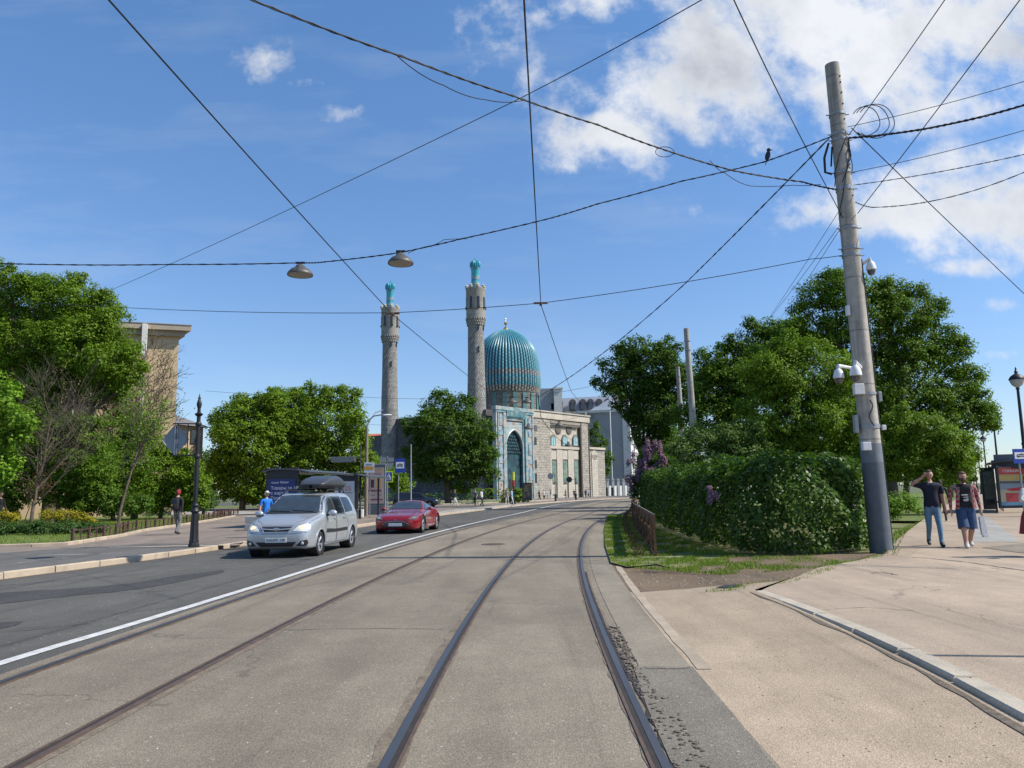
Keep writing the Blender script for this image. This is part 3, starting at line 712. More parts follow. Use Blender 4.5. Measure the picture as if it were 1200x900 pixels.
# drum and dome
dcx, dcy = 22.5, 15.0; dY = 172.9; S = dY/901/6.43*1.0
def zd(b): return P(593.7, 370+b/6.43, dY).z
k_ = 1/6.43*dY/901*1.005
mb = MB(); mb.lathe([(238*k_, ZW-1), (238*k_, zd(600)), (243*k_, zd(596)), (243*k_, zd(586)), (236*k_, zd(584))], 64, (dcx, dcy, 0)); dome = mb.build('drum', stone('drum_stone', (.24, .215, .18), (.18, .165, .14), (.1, .09, .08), 1.4, .9, .05), mosque, smooth=True)
for i in range(20):
    a = 2*PI*i/20; mb = MB(); r = 239*k_; mb.box((dcx+r*math.cos(a), dcy+r*math.sin(a), (ZW+zd(604))/2), (.4, .95, zd(604)-ZW), rot=a); mb.build('drum_pilaster', M('drum_teal', (.07, .17, .17), .6, var=.3, scale=1), mosque)
prof = [(12, 96), (20, 103), (70, 118), (118, 146), (152, 172), (180, 200), (206, 235), (226, 272), (240, 320), (249, 375), (255, 430), (258, 480), (258, 515), (255, 545), (248, 570), (243, 590)]
pr2 = []
for i in range(len(prof)-1):
    for q in range(4):
        p0 = prof[max(i-1, 0)]; p1 = prof[i]; p2 = prof[i+1]; p3 = prof[min(i+2, len(prof)-1)]; u = q/4
        cr = [.5*(2*p1[k]+(-p0[k]+p2[k])*u+(2*p0[k]-5*p1[k]+4*p2[k]-p3[k])*u*u+(-p0[k]+3*p1[k]-3*p2[k]+p3[k])*u**3) for k in (0, 1)]
        pr2.append(cr)
pr2.append(prof[-1])
NR = 64; nseg = NR*8; vs = []; fs = []
for (r, b) in pr2[::-1]:
    dep = .055*min(1, max(0, (r-15)/60))
    for j in range(nseg):
        a = 2*PI*j/nseg; rr = r*k_*(1-dep+dep*2*abs(math.cos(a*NR/2))**.5*.6); vs.append((rr*math.cos(a), rr*math.sin(a), zd(b)))
for i in range(len(pr2)-1):
    for j in range(nseg): fs.append((i*nseg+j, i*nseg+(j+1) % nseg, (i+1)*nseg+(j+1) % nseg, (i+1)*nseg+j))
m, t, b = base_mat('dome_tile'); co = t.coord(); s_ = t.sep(co)
ang = t.math('MULTIPLY', t.math('ARCTAN2', s_[1], s_[0]), NR/(2*PI))
rib = t.math('ABSOLUTE', t.math('SUBTRACT', t.math('FRACT', t.math('ADD', ang, .5)), .5))   # 0 on the crest, .5 in the groove
zz = t.math('DIVIDE', t.math('SUBTRACT', s_[2], zd(590)), zd(105)-zd(590))
dash = t.math('GREATER_THAN', t.math('FRACT', t.math('ADD', t.math('MULTIPLY', s_[2], 1.35), t.math('MULTIPLY', t.math('FLOOR', t.math('ADD', ang, .5)), .5))), .5)
body = t.mix(t.math('MULTIPLY', dash, t.ramp(zz, [(.0, .8), (.6, .75), (.8, .15)])), (.045, .24, .31), (.20, .34, .35))
cream = t.ramp(zz, [(0, 1.0), (.075, 1.0), (.085, 0.0), (.15, .0), (.155, .55), (.17, .55), (.175, 0.0), (.235, 0.0), (.24, .85), (.315, .85), (.32, .0), (1, 0.0)], 'LINEAR')
c = t.mix(cream, body, t.mix(dash, (.36, .34, .30), (.17, .16, .145)))
c = t.mix(t.ramp(zz, [(.9, 0.0), (.97, 1.0)]), c, (.11, .34, .36))
c = t.mix(t.math('GREATER_THAN', rib, .36), c, (.05, .10, .11))
gn = t.noise(co, 3.0, 5, .7); c = t.mix(1.0, c, t.ramp(gn, [(.25, .7), (.7, 1.15)]), 'MULTIPLY')
c = t.mix(t.math('MULTIPLY', t.math('GREATER_THAN', t.noise(t.mapping(co, scale=(1, 1, .35)), 5, 4, .7), .66), .6), c, (.42, .38, .31))
setc(t, b, c); b.inputs['Roughness'].default_value = .38
mb = MB(); mb.add(vs, fs); dm = mb.build('dome', MATS['dome_tile'], mosque, loc=(dcx, dcy, 0), smooth=False)
mb = MB(); z = zd(103)
mb.lathe([(.75, z-.3), (.5, z+.3), (.12, z+.6), (.10, z+1.0), (.14, z+1.0), (.42, z+1.3), (.42, z+1.5), (.10, z+1.85), (.07, z+2.2), (.2, z+2.35), (.05, z+2.6), (.03, z+3.9), (.001, z+4.0)], 14, (dcx, dcy, 0)); mb.build('finial', m_gold, mosque, smooth=True)
# minarets
def zm(b): return P(556, 300+b/4.5, 149).z
km = 149/901/4.5
def minaret(x, y):
    sc_ = 1.0
    mb = MB(); mb.lathe([(52*km, -.1), (48*km, zm(700)), (44.5*km, zm(560)), (43*km, zm(378))], 32); sh = mb.build('minaret', m_mstone, mosque, loc=(x, y, 0), smooth=True)
    mb = MB(); z0, z1 = zm(368), zm(326)
    mb.lathe([(43.5*km, zm(378)), (44.5*km, z0), (46*km, z0+.5), (49*km, zm(345)), (51*km, z1), (51.5*km, zm(186)), (53*km, zm(183)), (53*km, zm(176)), (30*km, zm(175))], 32); mb.build('gallery', stone('gallery_stone', (.36, .34, .30), (.32, .30, .265), (.25, .23, .2), 1.1, 1.0, .03, .3, .2), sh, smooth=True)
    mb = MB()
    for k in range(24):
        a = 2*PI*k/24
        for j, (b_, r_) in enumerate(((366, 44.5), (352, 47.5), (338, 50.5))):
            aa = a+(j % 2)*PI/24; mb.box((r_*km*math.cos(aa), r_*km*math.sin(aa), zm(b_)), (.3, .26, .42), rot=aa)
    mb.build('corbels', MATS['gallery_stone'], sh)
    for k in range(8):
        a = 2*PI*k/8+.2; mb = MB(); c_ = (49*km*math.cos(a), 49*km*math.sin(a), 0)
        mb.lathe([(.34, zm(176)), (.30, zm(168)), (.36, zm(165)), (.2, zm(160)), (.001, zm(157))], 8, c_); mb.build('pinnacle', m_cornice, sh, smooth=True)
    for k in range(8):
        a = 2*PI*k/8-.55; mb = MB(); z0, z1 = zm(278), zm(225)
        c_ = (51.3*km*math.cos(a), 51.3*km*math.sin(a), (z0+z1)/2); mb.box(c_, (.12, .48, z1-z0), rot=a)
        mb.box((52.5*km*math.cos(a), 52.5*km*math.sin(a), z0-.1), (.4, .6, .25), rot=a); mb.build('gallery_window', m_mwin, sh)
    for k, b_ in ((0, 385), (1, 385), (0, 500), (2, 650)):
        a = -2.1+k*.8; mb = MB(); mb.box((44.6*km*math.cos(a), 44.6*km*math.sin(a), zm(b_)), (.2, .26, 1.1), rot=a); mb.build('slit_window', m_mwin, sh)
    mb = MB(); mb.lathe([(24*km, zm(178)), (22.5*km, zm(130)), (22.5*km, zm(80)), (25*km, zm(76)), (25*km, zm(68)), (22*km, zm(66))], 24); mb.build('tiled_lantern', m_tilem, sh, smooth=True)
    mb = MB(); pr = [(24*km, zm(69)), (27.5*km, zm(58)), (27*km, zm(45)), (22*km, zm(33)), (10*km, zm(25)), (.05, zm(22))]
    mb.lathe(pr, 96, flute=16, fa=.09); mb.lathe([(.06, zm(25)), (.05, zm(10)), (.001, zm(9))], 6); mb.build('cap', M('cap_tile', (.03, .29, .38), .35, var=.35, scale=3), sh, smooth=True)
minaret(.1, 4.0); minaret(-.3, 28.8)
# ================================================================ buildings beyond
def block(root, mat, corners, z0, z1, name='wall'):
    mb = MB(); mb.prism([(x, y, z0) for x, y in corners], (0, 0, z1-z0)); return mb.build(name, mat, root)
m_gblue = M('blue_grey_plaster', (.31, .325, .33), .9, var=.1, scale=.3)
m_wh = M('white_plaster', (.66, .64, .58), .8, var=.12, scale=.6)
m_roofw = M('pale_roof_metal', (.50, .52, .54), .5, .2, var=.15, scale=.4)
m_glass = M('window_glass', (.05, .065, .075), .12, var=.3, spec=.8)
gb = thing('apartment_building', 'tall blue grey building with white mansard roof beyond the mosque', 'building', (26, 215, 0))
def L_(p, r=(26, 215)): return (p[0]-r[0], p[1]-r[1])
A = P(633, 480, 212); Bc = P(737, 484, 205); Cc = P(753, 484, 232)
cs = [L_((A.x, A.y)), L_((Bc.x, Bc.y)), L_((Cc.x, Cc.y)), L_((A.x+14, A.y+32))]
zc = P(700, 484, 208).z
block(gb, m_gblue, cs, 0, zc)
mb = MB(); d_ = (Vector(cs[1])-Vector(cs[0])).normalized(); nrm = Vector((d_.y, -d_.x))
mb.prism([(cs[0][0]-.3, cs[0][1]-.6, zc), (cs[1][0]+.6, cs[1][1]-.6, zc), (cs[2][0]+.6, cs[2][1]+.4, zc), (cs[3][0]-.4, cs[3][1]+.4, zc)], (0, 0, .7)); mb.build('cornice', m_wh, gb)
zr = P(690, 466, 212).z
mb = MB(); lo = [Vector((*c, zc+.7)) for c in cs]; cen = sum((Vector(c) for c in cs), Vector((0, 0)))/4
hi = [Vector((*(Vector(c)+(cen-Vector(c)).normalized()*2.6), zr)) for c in cs]
mb.add(lo+hi, [(0, 1, 5, 4), (1, 2, 6, 5), (2, 3, 7, 6), (3, 0, 4, 7), (4, 5, 6, 7)]); roof = mb.build('mansard_roof', m_roofw, gb)
for px_ in (648, 656, 671, 683, 692, 702, 712, 724):
    p = P(px_, 478, 208.5); c = (p.x-26, p.y-215)
    mb = MB(); mb.box((c[0], c[1]+.8, zc+1.9), (1.7, 2.4, 2.2), bev=.1); mb.lathe([(.001, -1.2), (.95, -1.2), (.95, 1.2), (.001, 1.2)], 14, (c[0], c[1]+.8, zc+3.0), mat3=Matrix.Rotation(PI/2, 3, 'X')); dr = mb.build('dormer', M('dormer_dark', (.12, .10, .10), .6), gb)
    mb = MB(); mb.box((c[0], c[1]-.45, zc+2.0), (1.05, .1, 1.7)); mb.build('pane', m_glass, dr)
mb = MB(); p = P(655, 465, 208); mb.box((p.x-26-.3, p.y-215, zr-1.2), (2.2, 2.5, 6.5)); mb.box((p.x-26-.3, p.y-215, zr+2.1), (2.7, 3, .4)); mb.build('chimney', m_wh, gb)
p = P(641, 470, 208); mb = MB(); mb.box((p.x-26, p.y-215+2, zr-4), (3.6, 4, 12.5)); mb.build('tower', m_gblue, gb)
for px_ in (714, 687): 
    p = P(px_, 500, 206); mb = MB(); mb.tube([(p.x-26, p.y-215+(.6 if px_ > 700 else 3.5)-3, 1), (p.x-26, p.y-215+(.6 if px_ > 700 else 3.5)-3, zc)], .16, 8); mb.build('downpipe', m_wh, gb)
p = P(693.5, 489, 207); mb = MB(); mb.box((p.x-26, p.y-215+1.0-1.9, p.z), (.9, .2, 1.7)); mb.build('window', m_glass, gb)
# white end with balconies and windows facing the sun
B2 = Vector(cs[1]); C2 = Vector(cs[2]); e = (C2-B2); L2 = e.length; e.normalize(); nn_ = Vector((e.y, -e.x)); ang = math.atan2(e.y, e.x)
mb = MB(); c = (B2+C2)/2+nn_*.12; mb.box((c.x, c.y, zc/2), (L2, .24, zc), rot=ang); mb.box((B2.x-1.0+.2, B2.y-.05, zc/2), (2.0, .5, zc), rot=math.atan2(d_.y, d_.x)); mb.build('end_wall', m_wh, gb)
for fl in range(6):
    z = 2.4+fl*3.55
    for k in range(7):
        s0 = 2+k*(L2-4)/6; c = B2+e*s0+nn_*.27; mb = MB(); mb.box((c.x, c.y, z+1.1), (1.3, .12, 1.9), rot=ang); mb.build('window', m_glass, gb)
        if k % 3 == 1:
            c = B2+e*s0+nn_*.8; mb = MB(); mb.box((c.x, c.y, z), (2.6, 1.2, .16), rot=ang); mb.box((c.x+nn_.x*.55, c.y+nn_.y*.55, z+.55), (2.6, .06, 1.0), rot=ang); mb.build('balcony', m_roofw, gb)
# low white wall with posts at the street corner
wf_ = thing('gate_wall', 'low white wall with tall white gate posts at the end of the street', 'wall', (22, 190, 0))
p0 = P(706, 575, 186); p1 = P(737, 575, 190); mb = MB()
c = (p0+p1)/2; mb.box((c.x-22, c.y-190, 1.2), ((p1-p0).length, .4, 2.4), rot=math.atan2(p1.y-p0.y, p1.x-p0.x)); mb.build('panel', m_wh, wf_)
for i in range(6):
    q = p0.lerp(p1, i/5); mb = MB(); mb.box((q.x-22, q.y-190-.3, 1.9), (.55, .5, 3.8)); mb.box((q.x-22, q.y-190-.3, 3.95), (.75, .7, .25)); mb.build('post', m_wh, wf_)
for i in range(4):
    q = p0.lerp(p1, .12+i*.22); mb = MB(); mb.box((q.x-22, q.y-190-.28, 1.0), (.9, .1, 2.0)); mb.build('opening', m_mwin, wf_)
# beige building behind the trees on the left
m_beige = M('beige_plaster', (.60, .44, .27), .9, var=.14, scale=.35, bmp=.15, bscale=3)
m_cor = M('cornice_plaster', (.42, .34, .25), .85, var=.2, scale=.5)
bb = thing('apartment_building', 'beige plastered building with flat projecting eaves behind the trees on the left', 'building', (-30, 62, 0))
an = math.radians(20); ex = Vector((math.cos(an), math.sin(an))); ey = Vector((-math.sin(an), math.cos(an)))
R_ = P(210, 390, 60); cR = Vector((R_.x+30, R_.y-62)); cL = cR-ex*34; zb = P(210, 389, 60).z
ey = Vector((-.6, .8)); block(bb, m_beige, [tuple(cL), tuple(cR), tuple(cR+ey*13), tuple(cL+ey*13)], 0, zb)
mb = MB(); q = [cL-ex*.5-ey*.7, cR+ex*.7-ey*.7, cR+ex*.7+ey*13.6, cL-ex*.5+ey*13.6]; mb.prism([(*p, zb+.003) for p in q], (0, 0, .42)); q = [cL-ey*.35, cR+ex*.35-ey*.35, cR+ex*.35+ey*13.3, cL+ey*13.3]; mb.prism([(*p, zb-.4) for p in q], (0, 0, .4)); mb.build('eaves', m_cor, bb)
mb = MB(); q = [cL-ex*.55-ey*.75, cR+ex*.75-ey*.75, cR+ex*.75+ey*13.6, cL-ex*.5+ey*13.6]; mb.prism([(*p, zb+.43) for p in q], (0, 0, .08)); mb.build('roof', M('roof_sheet', (.5, .5, .5), .4, .5), bb)
vp = P(170, 390, 58.5); mb = MB(); mb.box((vp.x+30, vp.y-62-.05, vp.z-.6), (.36, .3, 2.6), rot=an); mb.tube([(vp.x+30, vp.y-62+.1, vp.z-1.8), (vp.x+30, vp.y-62+.1, 1)], .09, 8); mb.build('downpipe', m_wh, bb)
for px_, py_ in ((30, 425), (75, 425), (118, 425), (75, 478), (118, 480), (30, 478), (30, 535), (75, 535), (118, 535), (165, 535)):
    f_ = (px_-210)/62*4.3; c = cR+ex*f_-ey*.03; z = P(px_, py_, 58).z
    mb = MB(); mb.box((c.x, c.y, z), (1.55, .14, 2.0), rot=an); w_ = mb.build('window', m_wh, bb)
    mb = MB(); c2 = c-ey*.08; mb.box((c2.x, c2.y, z), (1.3, .03, 1.76), rot=an); mb.build('pane', m_glass, w_)
lb = thing('town_house', 'low beige house with small windows behind the diamond sign', 'building', (-31, 74, 0))
p0 = P(176, 560, 72); p1 = P(236, 560, 78); zt_ = P(215, 497, 74).z; ddr = (p1-p0); ddr.z = 0; n2 = Vector((-ddr.y, ddr.x, 0)).normalized()*10
mb = MB(); mb.prism([(q.x+31, q.y-74, 0) for q in (p0, p1, p1+n2, p0+n2)], (0, 0, zt_)); mb.build('wall', M('dull_beige_plaster', (.36, .28, .19), .9, var=.2, scale=.5), lb)
mb = MB(); ov = ddr.normalized()*.5; nv = n2.normalized()*.5; lo = [p0-ov-nv, p1+ov-nv, p1+ov+n2+nv, p0-ov+n2+nv]; mid = (p0+p1+n2)/2
mb.add([(q.x+31, q.y-74, zt_+.003) for q in lo]+[((q.x*.35+mid.x*.65)+31, (q.y*.35+mid.y*.65)-74, zt_+1.6) for q in lo], [(0, 1, 5, 4), (1, 2, 6, 5), (2, 3, 7, 6), (3, 0, 4, 7), (4, 5, 6, 7), (0, 3, 2, 1)]); mb.build('roof', M('grey_roof', (.16, .15, .15), .7), lb)
for px_ in (188, 200, 212, 224):
    for py_ in (512, 540):
        q = (px_-176)/60; c = p0.lerp(p1, q); z = P(px_, py_, c.y).z; mb = MB(); mb.box((c.x+31-.0, c.y-74-.05, z), (.8, .3, 1.3), rot=math.atan2(ddr.y, ddr.x)); mb.build('window', m_glass, lb)
# far roofs that show between the trees
rb = thing('town_house', 'distant house with bright orange roof left of the far minaret', 'building', (-42, 232, 0))
p = P(437, 518, 230); mb = MB(); mb.box((p.x+42, 0, p.z/2), (9, 9, p.z)); mb.build('wall', m_beige, rb)
z = p.z; mb = MB(); x = p.x+42; mb.add([(x-5, -5, z+.003), (x+5, -5, z+.003), (x+5, 5, z+.003), (x-5, 5, z+.003), (x-3, 0, z+2.6), (x+3, 0, z+2.6)], [(0, 1, 5, 4), (1, 2, 5), (2, 3, 4, 5), (3, 0, 4), (0, 3, 2, 1)]); mb.build('roof', M('orange_roof', (.42, .13, .05), .8, var=.2), rb)
# ================================================================ vegetation
def leaf_mat(name, c1, c2, trans=.32, rough=.6):
    m = bpy.data.materials.new(name); m.use_nodes = True; t = NT(m.node_tree); b = t.n['Principled BSDF']; MATS[name] = m
    at = t.add('ShaderNodeAttribute', attribute_name='rnd')
    c = t.mix(at.outputs['Fac'], c1, c2)
    n = t.noise(t.coord(), .35, 3); c = t.mix(1.0, c, t.ramp(n, [(.3, .82), (.7, 1.15)]), 'MULTIPLY')
    setc(t, b, c); b.inputs['Roughness'].default_value = rough; b.inputs['Specular IOR Level'].default_value = .2
    tr = t.add('ShaderNodeBsdfTranslucent'); t.l.new(t.mix(1.0, c, (1.15, 1.35, .55), 'MULTIPLY'), tr.inputs['Color'])
    mx = t.add('ShaderNodeMixShader', i_Fac=trans); t.l.new(b.outputs[0], mx.inputs[1]); t.l.new(tr.outputs[0], mx.inputs[2])
    t.l.new(mx.outputs[0], t.n['Material Output'].inputs['Surface']); return m
m_oak = leaf_mat('leaf_deep_green', (.062, .125, .010), (.14, .23, .018))
m_map = leaf_mat('leaf_mid_green', (.095, .17, .012), (.18, .275, .02))
m_lime = leaf_mat('leaf_bright_green', (.11, .22, .018), (.20, .32, .03))
m_chest = leaf_mat('leaf_chestnut', (.048, .10, .012), (.10, .175, .018))
m_hedge = leaf_mat('leaf_hedge', (.038, .086, .012), (.09, .16, .02), .25, .42)
m_yel = leaf_mat('leaf_yellow', (.24, .24, .02), (.42, .33, .025))
m_grc = leaf_mat('leaf_ground_cover', (.05, .10, .03), (.09, .16, .04))
m_lil = leaf_mat('lilac_blossom', (.32, .17, .28), (.50, .33, .45), .2, .7)
m_grass = leaf_mat('grass_blade', (.11, .18, .02), (.23, .29, .05))
m_dry = leaf_mat('leaf_sparse', (.11, .12, .04), (.17, .18, .06))
def bark(name, c):
    m, t, b = base_mat(name); co = t.coord(); n = t.noise(t.mapping(co, scale=(9, 9, 1.6)), 1.6, 6, .7)
    setc(t, b, t.mix(1.0, c, t.ramp(n, [(.3, .45), (.7, 1.4)]), 'MULTIPLY')); b.inputs['Roughness'].default_value = .95; bump(t, b, n, .9, .03); return m
m_bark = bark('bark', (.10, .078, .055)); m_barkg = bark('grey_bark', (.125, .095, .07))
def leaves(name, C, N, size, mat, parent, ratio=.62, shade=None):
    # C, N: (n,3) positions and facing; one bent leaf-sized face each
    n = len(C); r = RNG
    N = N/np.maximum(np.linalg.norm(N, axis=1, keepdims=True), 1e-6)
    T = np.cross(N, r.normal(size=(n, 3))); T /= np.maximum(np.linalg.norm(T, axis=1, keepdims=True), 1e-6)
    B = np.cross(N, T)
    L = (size*r.uniform(.65, 1.3, n))[:, None]; W = L*ratio
    fold = L*r.uniform(-.05, .22, n)[:, None]
    v = np.empty((n, 4, 3)); v[:, 0] = C-T*L*.5; v[:, 1] = C+B*W*.5+N*fold-T*L*.06; v[:, 2] = C+T*L*.5-N*fold*.5; v[:, 3] = C-B*W*.5+N*fold-T*L*.06
    me = bpy.data.meshes.new(name); me.vertices.add(n*4); me.vertices.foreach_set('co', v.astype(np.float32).ravel())
    me.loops.add(n*4); me.loops.foreach_set('vertex_index', np.arange(n*4, dtype=np.int32))
    me.polygons.add(n); me.polygons.foreach_set('loop_start', np.arange(0, n*4, 4, dtype=np.int32)); me.polygons.foreach_set('loop_total', np.full(n, 4, np.int32))
    me.update(calc_edges=True); me.materials.append(mat)
    a = me.attributes.new('rnd', 'FLOAT', 'FACE'); s_ = r.uniform(0, 1, n)*.6+(shade if shade is not None else r.uniform(0, .4, n))
    a.data.foreach_set('value', np.clip(s_, 0, 1).astype(np.float32))
    o = bpy.data.objects.new(name, me); COL.objects.link(o)
    if parent is not None: o.parent = parent
    return o
def foliage(blobs, leaf, dens, sub, up=.6, holes=.0):
    # blobs: (centre, (rx,ry,rz)); leaves gathered in sub-clumps through the outer part of each blob
    CC = []; NN = []; SS = []
    for c, rr in blobs:
        c = np.array(c); rr = np.array(rr); area = 4*PI*((rr[0]*rr[1])**1.6/3+(rr[0]*rr[2])**1.6/3+(rr[1]*rr[2])**1.6/3)**(1/1.6)
        ns = max(4, int(area/(sub*sub)*3.5*(1-holes)))
        d = RNG.normal(size=(ns, 3)); d /= np.linalg.norm(d, axis=1, keepdims=True)
        rad = RNG.uniform(.22, 1.03, ns)**.6
        pc = c+d*rr*rad[:, None]
        nl = int(dens*sub*sub/(leaf*leaf))
        tone = RNG.uniform(0, .4, ns)
        ss = sub*RNG.uniform(.55, 1.1, ns)
        idx = np.repeat(np.arange(ns), nl); m_ = len(idx)
        off = RNG.normal(size=(m_, 3)); off /= np.linalg.norm(off, axis=1, keepdims=True); off *= (RNG.uniform(0, 1, m_)**.45)[:, None]
        loc = pc[idx]+off*ss[idx][:, None]*np.array([.62, .62, .42])
        nrm = off*.7+d[idx]*.5+np.array([0, 0, up])+RNG.normal(size=(m_, 3))*.42
        CC.append(loc); NN.append(nrm); SS.append(tone[idx])
    return np.concatenate(CC), np.concatenate(NN), np.concatenate(SS)
def limb(mb, a, b, r0, r1, n=6, wob=.12, seg=5):
    a = Vector(a); b = Vector(b); L = (b-a).length; pts = []; rs = []
    for i in range(seg+1):
        q = i/seg; p = a.lerp(b, q)
        if 0 < i < seg: p += Vector((random.uniform(-1, 1), random.uniform(-1, 1), random.uniform(-.5, .8)))*L*wob*.5
        pts.append(p); rs.append(r0+(r1-r0)*q)
    mb.tube(pts, rs, n); return pts
def tree(name, label, cat, base_px, Y, blobs, mat, trunk_r=.28, leaf=None, dens=1.0, sub=None, group=None, fork=.35, bk=m_bark, hz=0.0, up=.6, trunk=True, zb=0.1):
    # base_px: photo x of the trunk; blobs: photo-space outline (x, y, rx, ry, depth offset) at distance Y
    mpp = Y/F; x0 = P(base_px, 560, Y).x
    o = thing(name, label, cat, (x0, Y, zb), group=group)
    org = Vector((x0, Y, zb)); leaf = leaf or max(.10, 2.9*mpp); sub = sub or max(.55, 13*mpp)
    BB = []
    for (px, py, rx, ry, dy) in blobs:
        p = P(px, py, Y+dy)-org; k = (Y+dy)/F
        BB.append((tuple(p), (rx*k, min(rx, ry)*k*1.0, ry*k*.99)))
    if len(BB) > 3 and trunk:   # ragged outline: smaller tufts break every mass
        ex_ = []
        for c, rr in BB:
            for _ in range(5):
                d_ = Vector((random.gauss(0, 1), random.gauss(0, .8), random.gauss(.15, .8))).normalized(); q = random.uniform(.25, .42)
                ex_.append(((c[0]+d_.x*rr[0]*.92, c[1]+d_.y*rr[1]*.92, c[2]+d_.z*rr[2]*.92), (rr[0]*q, rr[1]*q, rr[2]*q)))
        C2, N2, S2 = foliage(ex_, leaf, dens, sub*.75, up)
    C_, N_, S_ = foliage([(c, (rr[0]*.93, rr[1]*.93, rr[2]*.93)) for c, rr in BB], leaf, dens, sub, up)
    if len(BB) > 3 and trunk: C_ = np.concatenate([C_, C2]); N_ = np.concatenate([N_, N2]); S_ = np.concatenate([S_, S2])
    keep = C_[:, 2] > .05; leaves('crown', C_[keep], N_[keep], leaf, mat, o, shade=S_[keep])
    if trunk:
        top = max(b[0][2] for b in BB); low = min(b[0][2]-b[1][2] for b in BB); fz = max(low, 1.2)+(top-max(low, 1.2))*fork*.5
        mb = MB(); f = Vector((random.uniform(-.3, .3), random.uniform(-.3, .3), fz))
        mb.tube([(0, 0, -zb-.05), (0, 0, .15), (f.x*.3, f.y*.3, fz*.5), f], [trunk_r*1.5, trunk_r*1.05, trunk_r*.9, trunk_r*.8], 10)
        for c, rr in sorted(BB, key=lambda b: -b[1][0])[:22]:
            e = Vector(c); pts = limb(mb, f if e.z > fz else f*.8, e, trunk_r*.34, trunk_r*.08)
            for _ in range(4):
                d_ = Vector((random.gauss(0, 1), random.gauss(0, 1), random.gauss(.2, .8))).normalized()
                limb(mb, pts[3], e+Vector((d_.x*rr[0], d_.y*rr[1], d_.z*rr[2]))*.85, trunk_r*.1, trunk_r*.03, 4)
        mb.build('trunk', bk, o, smooth=True)
    return o
def bare_tree(name, label, base, H_, spread, mat, r0=.12, levels=4, kids=(9, 6, 5), rise=.5, first=.25, tufts=None, lean=(0, 0), seed=1, thin=.5, group=None, rmin=.009):
    rnd = random.Random(seed); o = thing(name, label, 'tree', base, group=group); mb = MB(); tips = []
    def grow(p, d, L, r, lv):
        n = 5; pts = [p]; rs = [r]; q = p; dd = d.copy()
        for i in range(n):
            dd = (dd+Vector((rnd.gauss(0, .1), rnd.gauss(0, .1), rnd.gauss(.05, .07)))).normalized(); q = q+dd*L/n; pts.append(q); rs.append(max(rmin*.7, r*(1-(i+1)/n*.72)))
        mb.tube(pts, rs, 8 if lv == 0 else (5 if lv == 1 else 3), cap=lv == 0)
        if lv >= levels-1: tips.append(q); return
        k = kids[min(lv, len(kids)-1)]
        for i in range(k):
            f = first+(1-first)*(i+.5)/k if lv == 0 else rnd.uniform(.25, 1); j = min(n-1, int(f*n)); bp = pts[j].lerp(pts[j+1], f*n-j)
            a = rnd.uniform(0, 2*PI); td = (pts[j+1]-pts[j]).normalized(); e = td.orthogonal().normalized(); e = Matrix.Rotation(a, 3, td) @ e
            nd = (td*rise+e*spread+Vector((0, 0, .18))).normalized()
            grow(bp, nd, L*(rnd.uniform(.42, .66) if lv else rnd.uniform(.45, .62)*(1.15-f*.5)), max(rmin, rs[j]*thin), lv+1)
    grow(Vector((0, 0, -.15)), Vector((lean[0], lean[1], 1)).normalized(), H_, r0, 0)
    mb.build('trunk', mat, o)
    if tufts:
        mt, num, lf, frac, zmin = tufts
        T_ = [t_ for t_ in tips if t_.z > zmin*H_ and rnd.random() < frac]
        c = np.repeat(np.array([tuple(t_) for t_ in T_]), num, axis=0); c = c+RNG.normal(size=c.shape)*lf*1.6
        leaves('crown', c, RNG.normal(size=c.shape)+np.array([0, 0, .6]), lf, mt, o)
    return o
# ---- left side
tree('broadleaf_tree', 'large dark green tree at the left edge covering the beige building', 'tree', 60, 44, [
 (15, 350, 42, 32, 1), (75, 352, 50, 34, 0), (110, 360, 26, 26, 1), (40, 400, 58, 44, 0), (95, 400, 50, 40, -1), (125, 392, 30, 22, -1), (10, 430, 50, 46, 2), (70, 445, 60, 34, 0), (130, 428, 34, 26, -2), (148, 440, 24, 20, -2), (132, 458, 24, 15, -1), (-40, 380, 60, 60, 2), (-50, 450, 60, 60, 2), (50, 335, 30, 16, 0), (86, 328, 16, 11, 0), (135, 366, 16, 12, 0), (30, 470, 60, 25, 2), (147, 410, 16, 16, -1), (5, 322, 14, 16, 0), (-30, 520, 60, 50, 2)], m_map, .4, sub=.85, dens=.92, zb=.12)
tree('maple_tree', 'bright yellow green maple cut by the left edge of the picture', 'tree', -25, 31, [
 (-10, 455, 30, 24, 0), (5, 470, 24, 22, -.5), (-15, 500, 42, 26, 0), (22, 488, 18, 14, -.5), (12, 515, 20, 22, 0), (-20, 545, 40, 24, 0), (10, 548, 14, 14, 0), (34, 497, 9, 7, 0)], m_lime, .14, leaf=.17, sub=.5, dens=.62, zb=.12)
